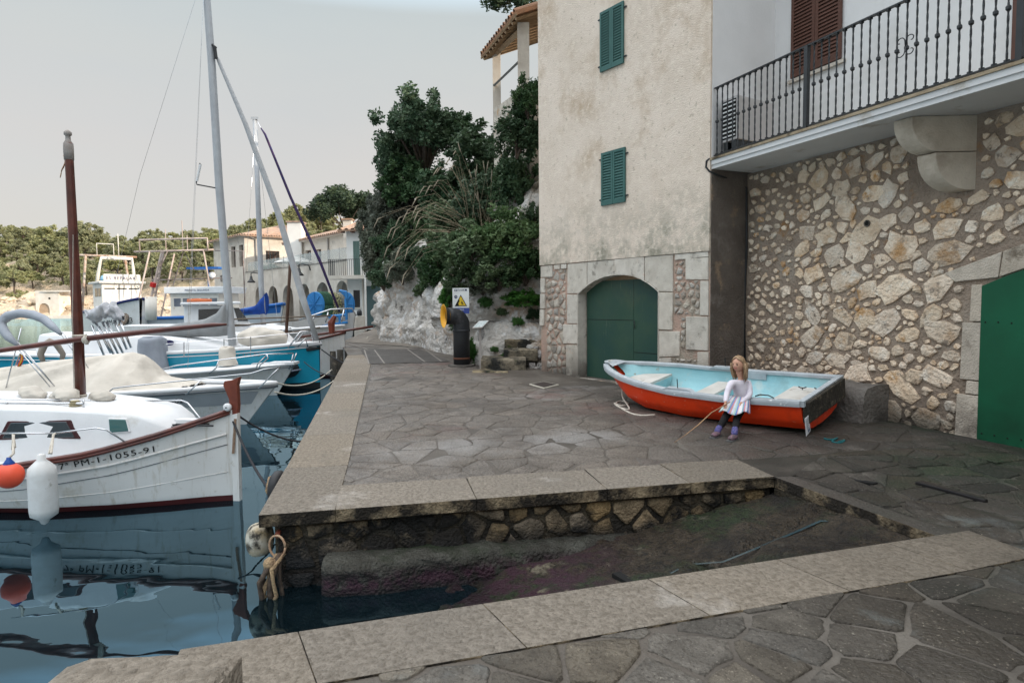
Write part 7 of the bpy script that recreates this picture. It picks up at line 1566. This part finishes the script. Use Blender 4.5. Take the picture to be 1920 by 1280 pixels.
# --- information panel
ib = PG(901, 692); ip = thing('information_panel', 'slim post with a small tilted reading panel left of the boulder wall', 'information panel', tuple(ib)); M_post = mat('grey_post', (.36, .33, .31), None, 3, .6)
a = PY(901, 612, ib.y); MB().box((ib.x-.022, ib.y-.02, ib.z), (ib.x+.022, ib.y+.02, a.z)).build('post', M_post, ip)
q = [PY(888, 613, ib.y-.12), PY(903, 611, ib.y-.12), PY(919, 599, ib.y+.14), PY(903, 601, ib.y+.14)]
q = [Vector((ib.x-.16, ib.y-.15, a.z-.02)), Vector((ib.x+.06, ib.y-.2, a.z-.01)), Vector((ib.x+.20, ib.y+.1, a.z+.13)), Vector((ib.x-.02, ib.y+.15, a.z+.12))]
MB().hexa([p-Vector((0, 0, .012)) for p in q]+q).build('panel', M_post, ip); c = sum(q, Vector())/4; MB().hexa([c+(p-c)*.88+Vector((0, 0, .001)) for p in q]+[c+(p-c)*.88+Vector((0, 0, .004)) for p in q]).build('printed_sheet', mat('pale_print', (.55, .58, .58), (.30, .36, .36), 25, .4), ip)
# --- drain cover
dq = [PG(992, 721), PG(1020, 729), PG(1048, 722), PG(1020, 716)]; c = sum(dq, Vector())/4; dg = thing('drain_grate', 'square dark drain cover with a pale frame in front of the green boat door', 'drain cover', tuple(c))
U3 = Vector((0, 0, .014)); MB().hexa([p for p in dq]+[p+U3 for p in dq]).build('frame', mat('pale_frame', (.48, .45, .38), None, 8, .8), dg)
inn_ = [c+(p-c)*.84 for p in dq]; MB().hexa([p+U3*1.05 for p in inn_]+[p+U3*1.4 for p in inn_]).build('cover', mat('dark_cover', (.035, .025, .022), None, 9, .7), dg)

# --- path surfaces beyond the quay
M_ramp = mat('dark_ribbed_ramp', (.060, .053, .047), (.042, .037, .032), 3, .6, .6, 50, stains=[((.09, .085, .075), 2, .55, .7)])
M_path = mat('grey_brown_path', (.20, .175, .145), (.15, .13, .108), 1.5, .8, .5, 40)
M_lin = mat('pale_joint_line', (.22, .20, .18), None, 6, .8)
def sheet(name, pts, up, m, sub_n=6):
    P = [PG(*p) for p in pts]; n = len(P); c = []
    for i in range(n): c += [P[i].lerp(P[(i+1) % n], k/sub_n) for k in range(sub_n)]
    c = [Vector((p.x, p.y, zg(p.x, p.y)+up)) for p in c]; return mk(name, c, [tuple(range(len(c)))], m, ground, kind='structure')
def quad_sheet(name, a, b_, c, d, up, m, n=14):
    a, b_, c, d = PG(*a), PG(*b_), PG(*c), PG(*d)
    def f(u, v): p = a.lerp(b_, u).lerp(d.lerp(c, u), v); return (p.x, p.y, zg(p.x, p.y)+up)
    o = MB().grid(f, 8, n).build(name, m, ground); return o
o = quad_sheet('path', (640, 641), (790, 652), (712, 620), (700, 617), .012, M_path); o['kind'] = 'structure'
o = quad_sheet('dark_ramp', (693, 683), (846, 679), (786, 655), (676, 656), .016, M_ramp); o['kind'] = 'structure'
def stripe_(a, b_, w=.035, up=.022):
    a, b_ = PG(*a), PG(*b_); d = (b_-a).normalized(); q = Vector((-d.y, d.x, 0))*w/2; n = 8; m_ = MB()
    m_.grid(lambda u, v: (lambda p: (p.x, p.y, zg(p.x, p.y)+up))(a.lerp(b_, u)+q*(v*2-1)), n, 1).build('joint_line', M_lin, ground)
for l in (((702, 657), (721, 683)), ((764, 656), (797, 680)), ((795, 655), (828, 679)), ((683, 657), (692, 684)), ((643, 642), (703, 619)), ((645, 643), (690, 657)), ((652, 642), (706, 622)), ((690, 641), (790, 654)), ((690, 641), (712, 631))): stripe_(*l)
for i, (x, y, lb) in enumerate(((652, 668, 'short dark mooring post standing in the water at the end of the kerb'), (661, 660, 'second dark mooring post, behind the short one at the kerb end'), (646, 655, 'thin dark post in the water nearest the white double ended boat'))):
    q = PG(x, y); t = MB().tube([(q.x-.35, q.y, -1.2), (q.x-.35, q.y, q.z-.05+.12*(i % 2))], [.10, .09], 8); tag(t.build('mooring_post', M_dwood, None, True), lb, 'mooring post', 'mooring posts at the kerb end')
# ================================================================ far houses
M_stucco = mat('cream_stucco', (.66, .60, .53), (.56, .50, .43), .8, .9, .3, 12, stains=[((.40, .36, .31), 1.1, .55, .72)])
M_ash = mat('cream_ashlar', (.60, .55, .48), (.50, .45, .39), 1.6, .9, .4, 8, stains=[((.28, .25, .22), 1.2, .6, .72, 3.6, 4.6), ((.42, .37, .31), .7, .5, .7)])
M_wht = mat('white_stucco', (.70, .69, .66), (.62, .60, .57), 1, .9)
M_wframe = mat('brown_window_frame', (.10, .045, .025), (.07, .03, .018), 3, .5); M_win = mat('house_glass', (.03, .03, .035), (.06, .05, .05), 1, .1, spec=.7)
M_rt = mat('old_roof_tile', (.42, .27, .19), (.26, .19, .15), 3, .9, .6, 10, var=.15, stains=[((.14, .12, .1), 2, .55, .7)])
class Wall:
    def __init__(s, p, q, parent): s.p = Vector((p[0], p[1], 0)); s.d = Vector((q[0]-p[0], q[1]-p[1], 0)); s.L = s.d.length; s.d.normalize(); s.n = Vector((s.d.y, -s.d.x, 0)); s.par = parent; s.n = s.n if s.n.dot(CC-s.p) > 0 else -s.n
    def P(s, u, z, h=0): return s.p+s.d*u+s.n*h+Vector((0, 0, z))
    def px(s, x, y): q = PP(x, y, s.p, s.n); return (q-s.p).dot(s.d), q.z
    def box(s, u0, u1, z0, z1, h0, h1, name, m, par=None): return MB().hexa([s.P(u0, z0, h1), s.P(u1, z0, h1), s.P(u1, z0, h0), s.P(u0, z0, h0), s.P(u0, z1, h1), s.P(u1, z1, h1), s.P(u1, z1, h0), s.P(u0, z1, h0)]).build(name, m, par or s.par)
    def wall(s, z0, z1, holes, m, name='wall', th=.35):
        """holes: (u0, u1, zb, zt, arched)"""
        b = MB(); holes = sorted(holes); u = 0
        def col(a, c, f0, f1, n=1):
            for i in range(n):
                x, y = lerp(a, c, i/n), lerp(a, c, (i+1)/n)
                if f1(x)-f0(x) < .005 and f1(y)-f0(y) < .005: continue
                b.hexa([s.P(x, f0(x), 0), s.P(y, f0(y), 0), s.P(y, f0(y), -th), s.P(x, f0(x), -th), s.P(x, f1(x), 0), s.P(y, f1(y), 0), s.P(y, f1(y), -th), s.P(x, f1(x), -th)])
        c_ = lambda v: (lambda x: v)
        for (a, c, zb, zt, ar) in holes:
            if a > u: col(u, a, c_(z0), c_(z1))
            if zb > z0: col(a, c, c_(z0), c_(zb))
            if ar:
                r = (c-a)/2; m_ = (a+c)/2; col(a, c, lambda x: zt-r+math.sqrt(max(0, r*r-(x-m_)**2)), c_(z1), 12)
            else: col(a, c, c_(zt), c_(z1))
            u = c
        if u < s.L: col(u, s.L, c_(z0), c_(z1))
        return b.build(name, m, s.par)
    def window(s, a, c, zb, zt, dep=.2, bars=1, m=None, fm=None, name='window', arched=False):
        fr = sub(s.box(a, c, zb, zt, -dep-.05, -dep, name, fm or M_wframe)); w = (c-a); t = min(.07, w*.1); n = bars+1
        for i in range(n): s.box(a+t+(w-t)*i/n, a+(w-t)*(i+1)/n, zb+t, zt-t, -dep, -dep+.012, 'pane', m or M_win, fr)
        return fr
def tiled_roof(q, ridge_dir, m, par, n=None, name='roof', rows=True):
    """sloping plane q (4 corners: eave a, eave b, top b, top a) covered with rounded tile courses"""
    a, b_, c, d = [Vector(p) for p in q]; W_ = (b_-a).length; N = n or max(6, int(W_/.32)); nn = (b_-a).cross(d-a).normalized()
    if nn.z < 0: nn = -nn
    r = sub(MB().hexa([a-nn*.1, b_-nn*.1, c-nn*.1, d-nn*.1, a, b_, c, d]).build(name, m, par)); me = None; st = MB()
    for i in range(N):
        t = (i+.5)/N; p, q_ = a.lerp(b_, t), d.lerp(c, t); w = (b_-a)/N*.33
        K = 5; v = []
        for e in (p, q_):
            for k in range(K): an = math.pi*k/(K-1); v.append(e+w*math.cos(an)+nn*(.09*math.sin(an)))
        f = [(k, k+1, K+k+1, K+k) for k in range(K-1)]
        mk('tile_course', v, f, m, r, True)
    return r
# --- white house with the small balcony
wh = thing('white_house', 'white house with green shutter, small iron balcony and dark gate beside the path', 'house', (-9, 40, .35))
A1 = PY(653, 600, 40); A2 = (-4.5, 39.2); w1_ = Wall((A1.x, 40), A2, wh)
zt_ = w1_.px(660, 432)[1]
w1_.wall(.1, zt_, [], M_wht)
MB().prism([(A1.x, 40.36), (-4.5, 39.56), (-3, 47), (A1.x+1, 48)], .1, zt_).build('body_wall', M_wht, wh)
p0, p1 = w1_.P(-.4, zt_, .45), w1_.P(6, zt_, .45); tiled_roof([p0, p1, p1+Vector((.3, 4, 1.3)), p0+Vector((1.2, 4, 1.3))], None, M_rt, wh, 16)
for k in range(9): w1_.box(-.2+k*.62, -.06+k*.62, zt_-.16, zt_-.02, 0, .40, 'rafter_end', M_wframe)
def u_(x, y, w=None): return (w or w1_).px(x, y)
a, c = u_(663, 480), u_(674.5, 480); z1 = u_(668, 452)[1]; z0 = u_(668, 516)[1]
for i in range(2):
    m_ = lerp(a[0], c[0], .5); l0, l1 = (a[0], m_-.01) if i == 0 else (m_+.01, c[0])
    louvre(wh, lambda s, z, h: w1_.P(s, z, h), l0, l1, z0, z1, mat('sage_shutter', (.09, .15, .13), (.11, .17, .15), 3, .6), 16, .01, .05, .04)
a, c = u_(663, 560), u_(675, 560); gr = w1_.box(a[0], c[0], u_(668, 576)[1], u_(668, 544)[1], -.03, .012, 'window', M_win); sub(gr); w1_.box(a[0]-.06, c[0]+.06, u_(668, 578.5)[1], u_(668, 576.5)[1], 0, .08, 'sill', M_ash, gr)
for k in range(6): t = lerp(a[0], c[0], (k+.5)/6); w1_.box(t-.012, t+.012, u_(668, 576)[1], u_(668, 544)[1], .03, .05, 'window_bar', M_iron, gr)
zb = u_(653, 524)[1]; bslab = w1_.box(-.85, 2.0, zb, zb+.22, -.05, .9, 'balcony', M_ash); sub(bslab)
zr = zb+.22+.95
for k in range(22): t = -.83+k*.134; w1_.box(t-.01, t+.01, zb+.22, zr, .84, .86, 'baluster', M_iron, bslab)
for k in range(6): h_ = .0+k*.15; w1_.box(-.84, -.82, zb+.22, zr, h_, h_+.02, 'baluster', M_iron, bslab)
w1_.box(-.85, 2.0, zr, zr+.03, .83, .87, 'hand_rail', M_iron, bslab)
a = u_(687, 560)[0]; w1_.box(a, a+1.9, .2, u_(690, 536)[1], -.01, .02, 'gate', mat('slate_green_gate', (.05, .085, .085), (.06, .095, .095), 2, .6))
dp = u_(681, 560)[0]; MB().tube([w1_.P(dp, .2, .06), w1_.P(dp, zb, .06)], .05, 6).build('downpipe', M_ash, wh)
cp = PY(651, 425, 44); MB().box((cp.x-.28, 44, 5.5), (cp.x+.28, 44.5, cp.z+.45)).build('chimney', M_stucco, wh); MB().box((cp.x-.36, 43.9, cp.z+.45), (cp.x+.36, 44.6, cp.z+.55)).build('chimney_cap', M_rt, wh)
tag(MB().tube([PG(687, 619), PG(687, 619)+Vector((0, 0, 3.9))], .045, 8).build('white_pole', M_wht), 'slim white pole standing on the path edge before the dark gate', 'pole')
pl_ = PY(672, 618, 33.5); t = thing('stone_gate_pillar', 'pair of pale stone pillars with a small lantern at the end of the path', 'pillar', (pl_.x, 33.5, .3))
for x0, x1, y0 in ((665, 671, 594), (671, 684, 592)): a = PY(x0, 618, 33.5); c = PY(x1, y0, 33.5); MB().box((a.x, 33.4, -.6), (c.x, 33.8, c.z)).build('pillar', M_ash, t)
c = PY(674, 590, 33.5); MB().lathe([(.10, -.05), (.14, .0), (.13, .18), (.08, .26), (.02, .3)], 10, c).build('lantern', M_iron, t, True)
# --- arcade building
ar = thing('arcade_building', 'long cream building with a row of round arches and a terrace behind the boats', 'building', (-16, 47, .3))
P1 = PY(654, 600, 40.2); P2 = PY(463, 600, 54); w2_ = Wall((P1.x, P1.y), (P2.x, P2.y), ar)
top = w2_.px(560, 499)[1]; hs_ = []
for (x0, x1, yt) in ((630, 653, 526), (593, 617, 529), (561, 581, 532), (530, 550, 534.6), (503, 521, 536), (479, 493, 538)):
    a, c = sorted((w2_.px(x0, 560)[0], w2_.px(x1, 560)[0])); hs_.append((max(.02, a), c, .25, w2_.px((x0+x1)/2, yt)[1], True))
w2_.wall(.1, top, hs_, M_ash); 
MB().hexa([w2_.P(0, .1, -2.2), w2_.P(w2_.L, .1, -2.2), w2_.P(w2_.L, .1, -2.5), w2_.P(0, .1, -2.5), w2_.P(0, top, -2.2), w2_.P(w2_.L, top, -2.2), w2_.P(w2_.L, top, -2.5), w2_.P(0, top, -2.5)]).build('inner_wall', M_stucco, ar)
MB().hexa([w2_.P(0, top-.3, -.36), w2_.P(w2_.L, top-.3, -.36), w2_.P(w2_.L, top-.3, -7), w2_.P(0, top-.3, -7), w2_.P(0, top, -.36), w2_.P(w2_.L, top, -.36), w2_.P(w2_.L, top, -7), w2_.P(0, top, -7)]).build('terrace_floor', M_ash, ar)
for i, h_ in enumerate(hs_):
    m_ = (h_[0]+h_[1])/2+(.3 if i % 2 else -.1); w2_.box(m_-.5, m_+.5, .25, 2.5, -2.2, -2.12, 'door', M_wframe); w2_.box(m_-.38, m_+.38, 1.0, 2.3, -2.12, -2.1, 'door_pane', M_win)
rl = []; n_ = 12
gl = mat('clear_glass_rail', (.45, .52, .52), None, 3, .08, alpha=.35, spec=.6)
for i in range(n_): a = w2_.L*i/n_; w2_.box(a+.03, a+w2_.L/n_-.03, top+.02, top+.85, -.25, -.23, 'glass_rail_panel', gl); w2_.box(a, a+.04, top, top+.9, -.26, -.22, 'rail_post', M_chr)
w2_.box(0, w2_.L, top, top+.06, -.36, .04, 'parapet_cap', mat('stained_coping', (.34, .31, .27), (.12, .10, .09), 2, .9))
for (x, y) in ((483, 530), (574, 517)):
    a = w2_.px(x, y); b = MB().tube([w2_.P(a[0]-.75, a[1]+.35, .02), w2_.P(a[0]-.7, a[1]+.7, .1), w2_.P(a[0]-.3, a[1]+.8, .4), w2_.P(a[0], a[1]+.75, .5), w2_.P(a[0], a[1]+.5, .5)], .045, 6); b.lathe([(.33, 0), (.28, .1), (.13, .25), (.09, .5), (.03, .55)], 12, w2_.P(a[0], a[1], .5)); b.build('wall_lamp', M_iron, ar, True)
# upper storey on the terrace
def house(p, q, dep, z0, z1, m, par, wins, roofh=1.2, ov=.4, k=None, body=True):
    w = Wall(p, q, par); w.wall(z0, z1, [(min(w.px(x0, y0)[0], w.px(x1, y0)[0]), max(w.px(x0, y0)[0], w.px(x1, y0)[0]), w.px(x0, y1)[1], w.px(x0, y0)[1], False) for x0, y0, x1, y1, *_ in wins], m)
    for x0, y0, x1, y1, *r in wins:
        a, c = sorted((w.px(x0, y0)[0], w.px(x1, y0)[0])); w.window(a, c, w.px(x0, y1)[1], w.px(x0, y0)[1], .22, *(r or ()))
    c1, c2 = w.P(0, 0, -.36), w.P(w.L, 0, -.36); c3, c4 = w.P(w.L, 0, -dep), w.P(0, 0, -dep); MB().prism([(v.x, v.y) for v in (c1, c2, c3, c4)], z0, z1).build('body_wall', m, par)
    e1_, e2_ = w.P(-ov, z1, ov), w.P(w.L+ov, z1, ov); tiled_roof([e1_, e2_, w.P(w.L-1.2, z1+roofh, -dep/2), w.P(1.2, z1+roofh, -dep/2)], None, M_rt, par)
    w.box(-ov, w.L+ov, z1-.14, z1-.02, 0, ov-.05, 'eaves', M_wframe if False else M_ash)
    return w
q1, q2 = PY(656, 480, 45), PY(541, 480, 53); zt2 = PY(600, 445, 48.5).z
w3_ = house((q1.x, q1.y), (q2.x, q2.y), 6, top-.2, zt2, M_stucco, ar, [(572, 470, 583, 492), (593, 468, 602, 492)], 1.0)
dp = w3_.px(617, 460)[0]; MB().tube([w3_.P(dp, top, .08), w3_.P(dp, zt2-.2, .08)], .06, 6).build('downpipe', mat('zinc', (.25, .24, .23), None, 5, .5), ar)
q = PY(553, 480, 50.5); MB().box((q.x-.52*1.05, 50.5, top), (q.x+.5*1.05, 51.6, PY(553, 417, 50.5).z)).build('chimney_stack', M_wht, ar); MB().box((q.x-.62, 50.4, PY(553, 417, 50.5).z), (q.x+.6, 51.7, PY(553, 417, 50.5).z+.12)).build('chimney_cap', M_rt, ar)
um = PY(553, 487, 50); uo = thing('parasol', 'white parasol open on the terrace of the arcade building', 'parasol', (um.x, 50, top)); MB().lathe([(1.6, 0), (1.55, .06), (.9, .3), (.1, .55), (.02, .6)], 10, (um.x, 50, PY(553, 493, 50).z)).build('canopy', M_wht, uo); MB().tube([(um.x, 50, top), (um.x, 50, PY(553, 490, 50).z)], .04, 6).build('pole', M_ash, uo)
bush(508, 503, 53.5, 16, 8, 'mid', 3, 'light green shrub on the terrace under the barred window', grp=None)
# left wing with two faces
lw = thing('corner_wing', 'cream two storey corner building with tall windows and raised lettering over an arch', 'building', (-24, 56, .3))
C1 = PY(463, 600, 54.2); C0 = PY(405, 600, 60); C2 = PY(546, 480, 56.8); zt3 = PY(463, 441, 54.2).z
w4_ = Wall((C1.x, C1.y), (C0.x, C0.y), lw); wl_ = [(448, 460, 457, 500), (433, 463, 441, 502), (418, 467, 425, 503)]; hh = []
for x0, y0, x1, y1 in wl_: a, c = sorted((w4_.px(x0, y0)[0], w4_.px(x1, y0)[0])); hh.append((a, c, w4_.px(x0, y1)[1], w4_.px(x0, y0)[1], False))
ax0, ax1 = sorted((w4_.px(448, 560)[0], w4_.px(429, 560)[0]))
hx_ = sorted([(h_[0], h_[1]) for h_ in hh]); 
# lower and upper zones are two walls one over the other
zm = w4_.px(440, 512)[1]
w4_.wall(.1, zm, [(ax0, ax1, .25, w4_.px(439, 536)[1], True)], M_ash); w4_.wall(zm+.002, zt3, hh, M_ash, 'upper_wall')
for a, c, z0, z1, _ in hh: w4_.window(a, c, z0, z1, .25, 1)
w4_.box(ax0-.1, ax1+.1, .2, 3, -.9, -.8, 'arch_door', mat('orange_door', (.38, .12, .03), (.08, .03, .02), 1.4, .7))
w5_ = Wall((C1.x, C1.y), (C2.x, C2.y), lw); a, c = sorted((w5_.px(498.5, 480)[0], w5_.px(524, 480)[0])); z0, z1 = w5_.px(510, 493)[1], w5_.px(510, 470.5)[1]
w5_.wall(.1, zt3, [(a, c, z0, z1, False)], M_ash); wn_ = w5_.window(a, c, z0, z1, .2, 3, MC['dark_boat_glass'])
for k in range(8): w5_.box(a, c, lerp(z0, z1, (k+.4)/8), lerp(z0, z1, (k+.55)/8), -.14, -.12, 'bar', M_wframe, wn_)
c3 = w4_.P(w4_.L, 0, -8); MB().prism([(v.x, v.y) for v in (w4_.P(.3, 0, -.36)+w5_.d*.35, w5_.P(w5_.L, 0, -.36), w5_.P(w5_.L, 0, -9), w4_.P(w4_.L, 0, -9), w4_.P(w4_.L, 0, -.36))], .1, zt3).build('body_wall', M_ash, lw)
rp = PY(525, 424, 61); e0, e1_, e2_ = w4_.P(-.3, zt3, .5), w4_.P(w4_.L+.4, zt3, .5), w5_.P(w5_.L+.5, zt3, .5)
e0 = w5_.P(-.45, zt3, .45)
tiled_roof([e0, e2_, Vector((rp.x+2, rp.y, rp.z)), Vector((rp.x, rp.y, rp.z))], None, M_rt, lw, 22); tiled_roof([e1_, e0, Vector((rp.x, rp.y, rp.z)), Vector((rp.x-3, rp.y+3, rp.z))], None, M_rt, lw, 22)
tl = w4_.px(449, 520); text('ES FESTES', .85, mat('grey_letters', (.26, .24, .22), None, 3, .8), lw, frame(w4_.P(w4_.px(414, 525)[0], w4_.px(430, 526.5)[1], .02), -w4_.d if (-w4_.d).x > 0 else w4_.d, (0, 0, 1)), 'raised_lettering', .04, 1.0, .62)
dp = .9; MB().tube([w5_.P(dp, 3.8, .08), w5_.P(dp, zt3-.3, .08), w5_.P(dp-.5, zt3-.1, .3)], .07, 6).build('downpipe', MC['zinc'], lw)
# --- pillared porch high on the bank
pg = thing('pillared_porch', 'high tiled porch roof on pale stone pillars at the top of the bank', 'porch', tuple(PY(960, 250, 19)))
Nn = PY(967, 24, 16.6); Ff = PY(901, 101, 19.5); 
Ff.z = Nn.z = (Nn.z+Ff.z)/2; rgt = Vector((.94, .34, .42)); fw_ = (Ff-Nn).normalized()
Nn = Nn-fw_*.0; rr = tiled_roof([Nn, Ff, Ff+rgt*4.5, Nn+rgt*4.5], None, M_tile, pg, 15)
for k in range(11): p = Nn.lerp(Ff, (k+.5)/11); d_ = Vector((0, 0, -.16)); MB().tube([p+d_+rgt*.05, p+d_+rgt*4.3], .055, 4).build('rafter', M_wood, pg)
MB().tube([Nn+rgt*.03+Vector((0, 0, -.09)), Ff+rgt*.03+Vector((0, 0, -.09))], .035, 4).build('eave_board', M_wood, pg)
def pil(px0, px1, yt, yb, d, name='pillar'):
    a, c = PY(px0, yb, d), PY(px1, yt, d); w = c.x-a.x; return MB().box((a.x, d, a.z), (c.x, d+w, c.z)).build(name, M_ash, pg)
pil(925, 938, 90, 250, 19.2); pil(972, 992, 42, 250, 17.0)
be = PY(931, 100, 19.3); be2 = PY(982, 52, 17.15); MB().tube([be, be2], .10, 4).build('beam', M_wood, pg); MB().tube([PY(927, 160, 19.2), PY(975, 114, 17.05)], .045, 4).build('hand_rail', mat('grey_timber', (.20, .19, .18), None, 4, .8), pg)
a, c, d_, e = PY(925, 170, 19.2), PY(992, 135, 17), PY(1060, 135, 18.5), PY(990, 170, 21)
MB().prism([(v.x, v.y) for v in (a, c, d_, e)], 4.0, PY(925, 205, 19.2).z).build('base_wall', M_rub, pg)
# ================================================================ far shore
def hill_z(x, y):
    ys = 131+5*math.sin(x*.045+1)+3*math.sin(x*.13)+max(0, x+20)*.25; s = y-ys
    z = piece(s, [(-6, -3), (0, -.9), (.8, .6), (4, 2.4), (9, 5.2), (18, 8.5), (35, 14), (60, 20), (90, 22), (170, 21)]); m_ = math.sin(x*.028+2)*2.2+math.sin(x*.07)*1.2
    return z+(m_ if s > 30 else m_*max(0, s)/30)+fbm(x*.12, y*.12, 1)*min(2, max(0, s)*.12)+(fbm(x*.5, y*.5, 7)*1.0 if 0 < s < 40 else 0)
def hf(u, v): x = lerp(-210, 20, u); y = lerp(118, 330, v**1.5); return (x, y, hill_z(x, y))
M_hill = mat('rocky_shore_hill', (.56, .45, .33), (.40, .31, .22), .35, .95, .8, 2.5, bd=.4, detail=10, stains=[((.12, .13, .055), .22, .45, .58, 4, 9), ((.62, .52, .41), .5, .55, .7), ((.16, .11, .075), .9, .58, .68)])
MB().grid(hf, 150, 110).build('far_hill', M_hill, None, True, kind='structure')
PM = []
for k in range(5):
    rk = np.random.default_rng(60+k); c, r = [], []
    for i in range(34): a = rk.random()*6.28; e = math.sqrt(rk.random()); c.append((math.cos(a)*e*2.7, math.sin(a)*e*2.7, 3.6+2.3*math.cos(e*1.5)+rk.uniform(-1.8, .4)*(1-e*.2))); r.append(rk.uniform(.4, .85))
    me = leaf_mesh('crown', c, r, 1900, .30, M_l['olive'], .8, 1.8); b = MB().tube([(0, 0, -.8), (.2, 0, 2.5), (.1, .1, 5)], [.22, .17, .1], 5)
    for i in range(9): b.tube([(.15, 0, 2.2+i*.25), (c[i][0]*.5, c[i][1]*.5, 4.0), (c[i][0]*.9, c[i][1]*.9, c[i][2])], [.09, .06, .02], 4)
    o = b.build('trunk', M_bark); PM.append((me, o.data)); bpy.data.objects.remove(o)
rnd = random.Random(22); k = 0; placed = []
for i in range(9000):
    y = rnd.uniform(137, 205); x = y*rnd.uniform(-1060, -330)/1200; z = hill_z(x, y)
    if z < 4.4 or (z < 8 and rnd.random() < .55): continue
    pass
    if -960+40 < 1200*x/y < -960+140 and y < 150: continue
    if any((x-a)**2+(y-b)**2 < 15 for a, b in placed): continue
    placed.append((x, y))
    if len(placed) > 292: break
def where(x, y, sc_):
    px = 960+1200*x/y; z = hill_z(x, y); size = 'small' if sc_ < .78 else 'large' if sc_ > 1.0 else 'mid-sized'
    col = ('at the far left edge' if px < 30 else 'left of the brown mast' if px < 115 else 'just behind the brown mast' if px < 165 else 'right of the brown mast' if px < 215 else 'above the white trawler' if px < 290 else 'above the blue banded trawler' if px < 390 else 'beside the tall silver mast' if px < 445 else 'over the corner building roof' if px < 530 else 'over the arcade building')
    row = 'at the foot of the far hill' if z < 9 else 'halfway up the far hill' if z < 16 else 'near the far ridge' if y < 185 else 'on the far ridge'
    return '%s sunlit pine %s, %s' % (size, row, col)
for (x_, y_) in ((-131, 184), (-126, 188), (-121, 186)): placed.append((x_, y_))
for (x, y) in placed:
    me, tm = PM[k % 5]; sc_r = rnd.uniform(.62, 1.15) if (x, y) not in placed[-3:] else 1.75; k += 1
    t = thing('pine_tree', where(x, y, sc_r), 'tree', (x, y, hill_z(x, y)-.2), rnd.random()*6.28, 'pines on the far hillside', absolute=False); t.scale = (sc_r, sc_r, sc_r*rnd.uniform(.8, 1.1))
    link('crown', me, t); link('trunk', tm, t)
# shrubs along the shore
c, r = [], []
for i in range(520):
    x = rnd.uniform(-180, -20); y = rnd.uniform(135, 200); z = hill_z(x, y)
    if z > 2.2 and not (-960+60 < 1200*x/y < -960+135 and y < 152): c.append((x, y, z+.3)); r.append(rnd.uniform(.6, 1.5))
o = link('shore_scrub', leaf_mesh('shore_scrub', c, r, 42000, .36, M_l['olive'], .7, 1.6)); tag(o, kind='stuff')
# boulders of the shore
bm_ = MB()
for i in range(420):
    x = rnd.uniform(-180, -10); y0 = 125
    while hill_z(x, y0) < -.5 and y0 < 160: y0 += .5
    y = y0+rnd.uniform(0, 7); z = hill_z(x, y); s_ = rnd.uniform(.3, 1.1)
    if -960+70 < 1200*x/y < -960+125: continue
    v = []
    for q in ((1, 0, 0), (0, 1, 0), (-1, 0, 0), (0, -1, 0), (0, 0, 1), (0, 0, -1), (.7, .7, .6), (-.7, -.6, .6)): v.append((x+q[0]*s_*rnd.uniform(.7, 1.3), y+q[1]*s_, z+q[2]*s_*.7*rnd.uniform(.7, 1.3)))
    bm_.add(v, [(0, 1, 6), (0, 6, 4), (1, 4, 6), (1, 2, 4), (2, 7, 4), (2, 3, 7), (3, 4, 7), (3, 0, 4), (0, 3, 5), (1, 0, 5), (2, 1, 5), (3, 2, 5)])
bm_.build('shore_boulders', M_hill, None, False, kind='stuff')
# boathouse
bh = thing('boathouse', 'white boathouse with a pale arched door on the far shore behind the brown mast', 'boathouse', (PY(100, 590, 133).x, 133, 0))
a, c = PY(68, 590, 133), PY(112, 590, 133); w6_ = Wall((a.x, 133), (c.x, 133), bh); zt6 = w6_.px(90, 545)[1]
M_bh = mat('sunny_whitewash', (.74, .68, .60), (.64, .56, .47), .8, .9, .2, 4, stains=[((.4, .3, .22), .8, .6, .7)])
d0, d1 = w6_.px(71.5, 570)[0], w6_.px(92.5, 570)[0]; w6_.wall(-.8, zt6, [(d0, d1, -.2, w6_.px(82, 568.5)[1], True)], M_bh); w6_.box(d0-.1, d1+.1, -.3, 2.6, -.3, -.2, 'arched_door', mat('pale_wood_door', (.42, .30, .20), (.34, .24, .16), 1.5, .8))
w6_.box(w6_.px(91, 559)[0], w6_.px(94.5, 559)[0], w6_.px(92, 561)[1], w6_.px(92, 557.5)[1], .0, .03, 'window', M_dark)
MB().box((a.x, 133.36, -.8), (c.x, 141, zt6)).build('body_wall', M_bh, bh); MB().box((a.x+1.8, 132.6, zt6-.25), (c.x+2.6, 136, zt6+.05)).build('roof_slab', M_bh, bh)
MB().box((a.x-6, 131.4, -.9), (c.x+9, 133.0, .05)).build('landing_stage', M_bh, bh)
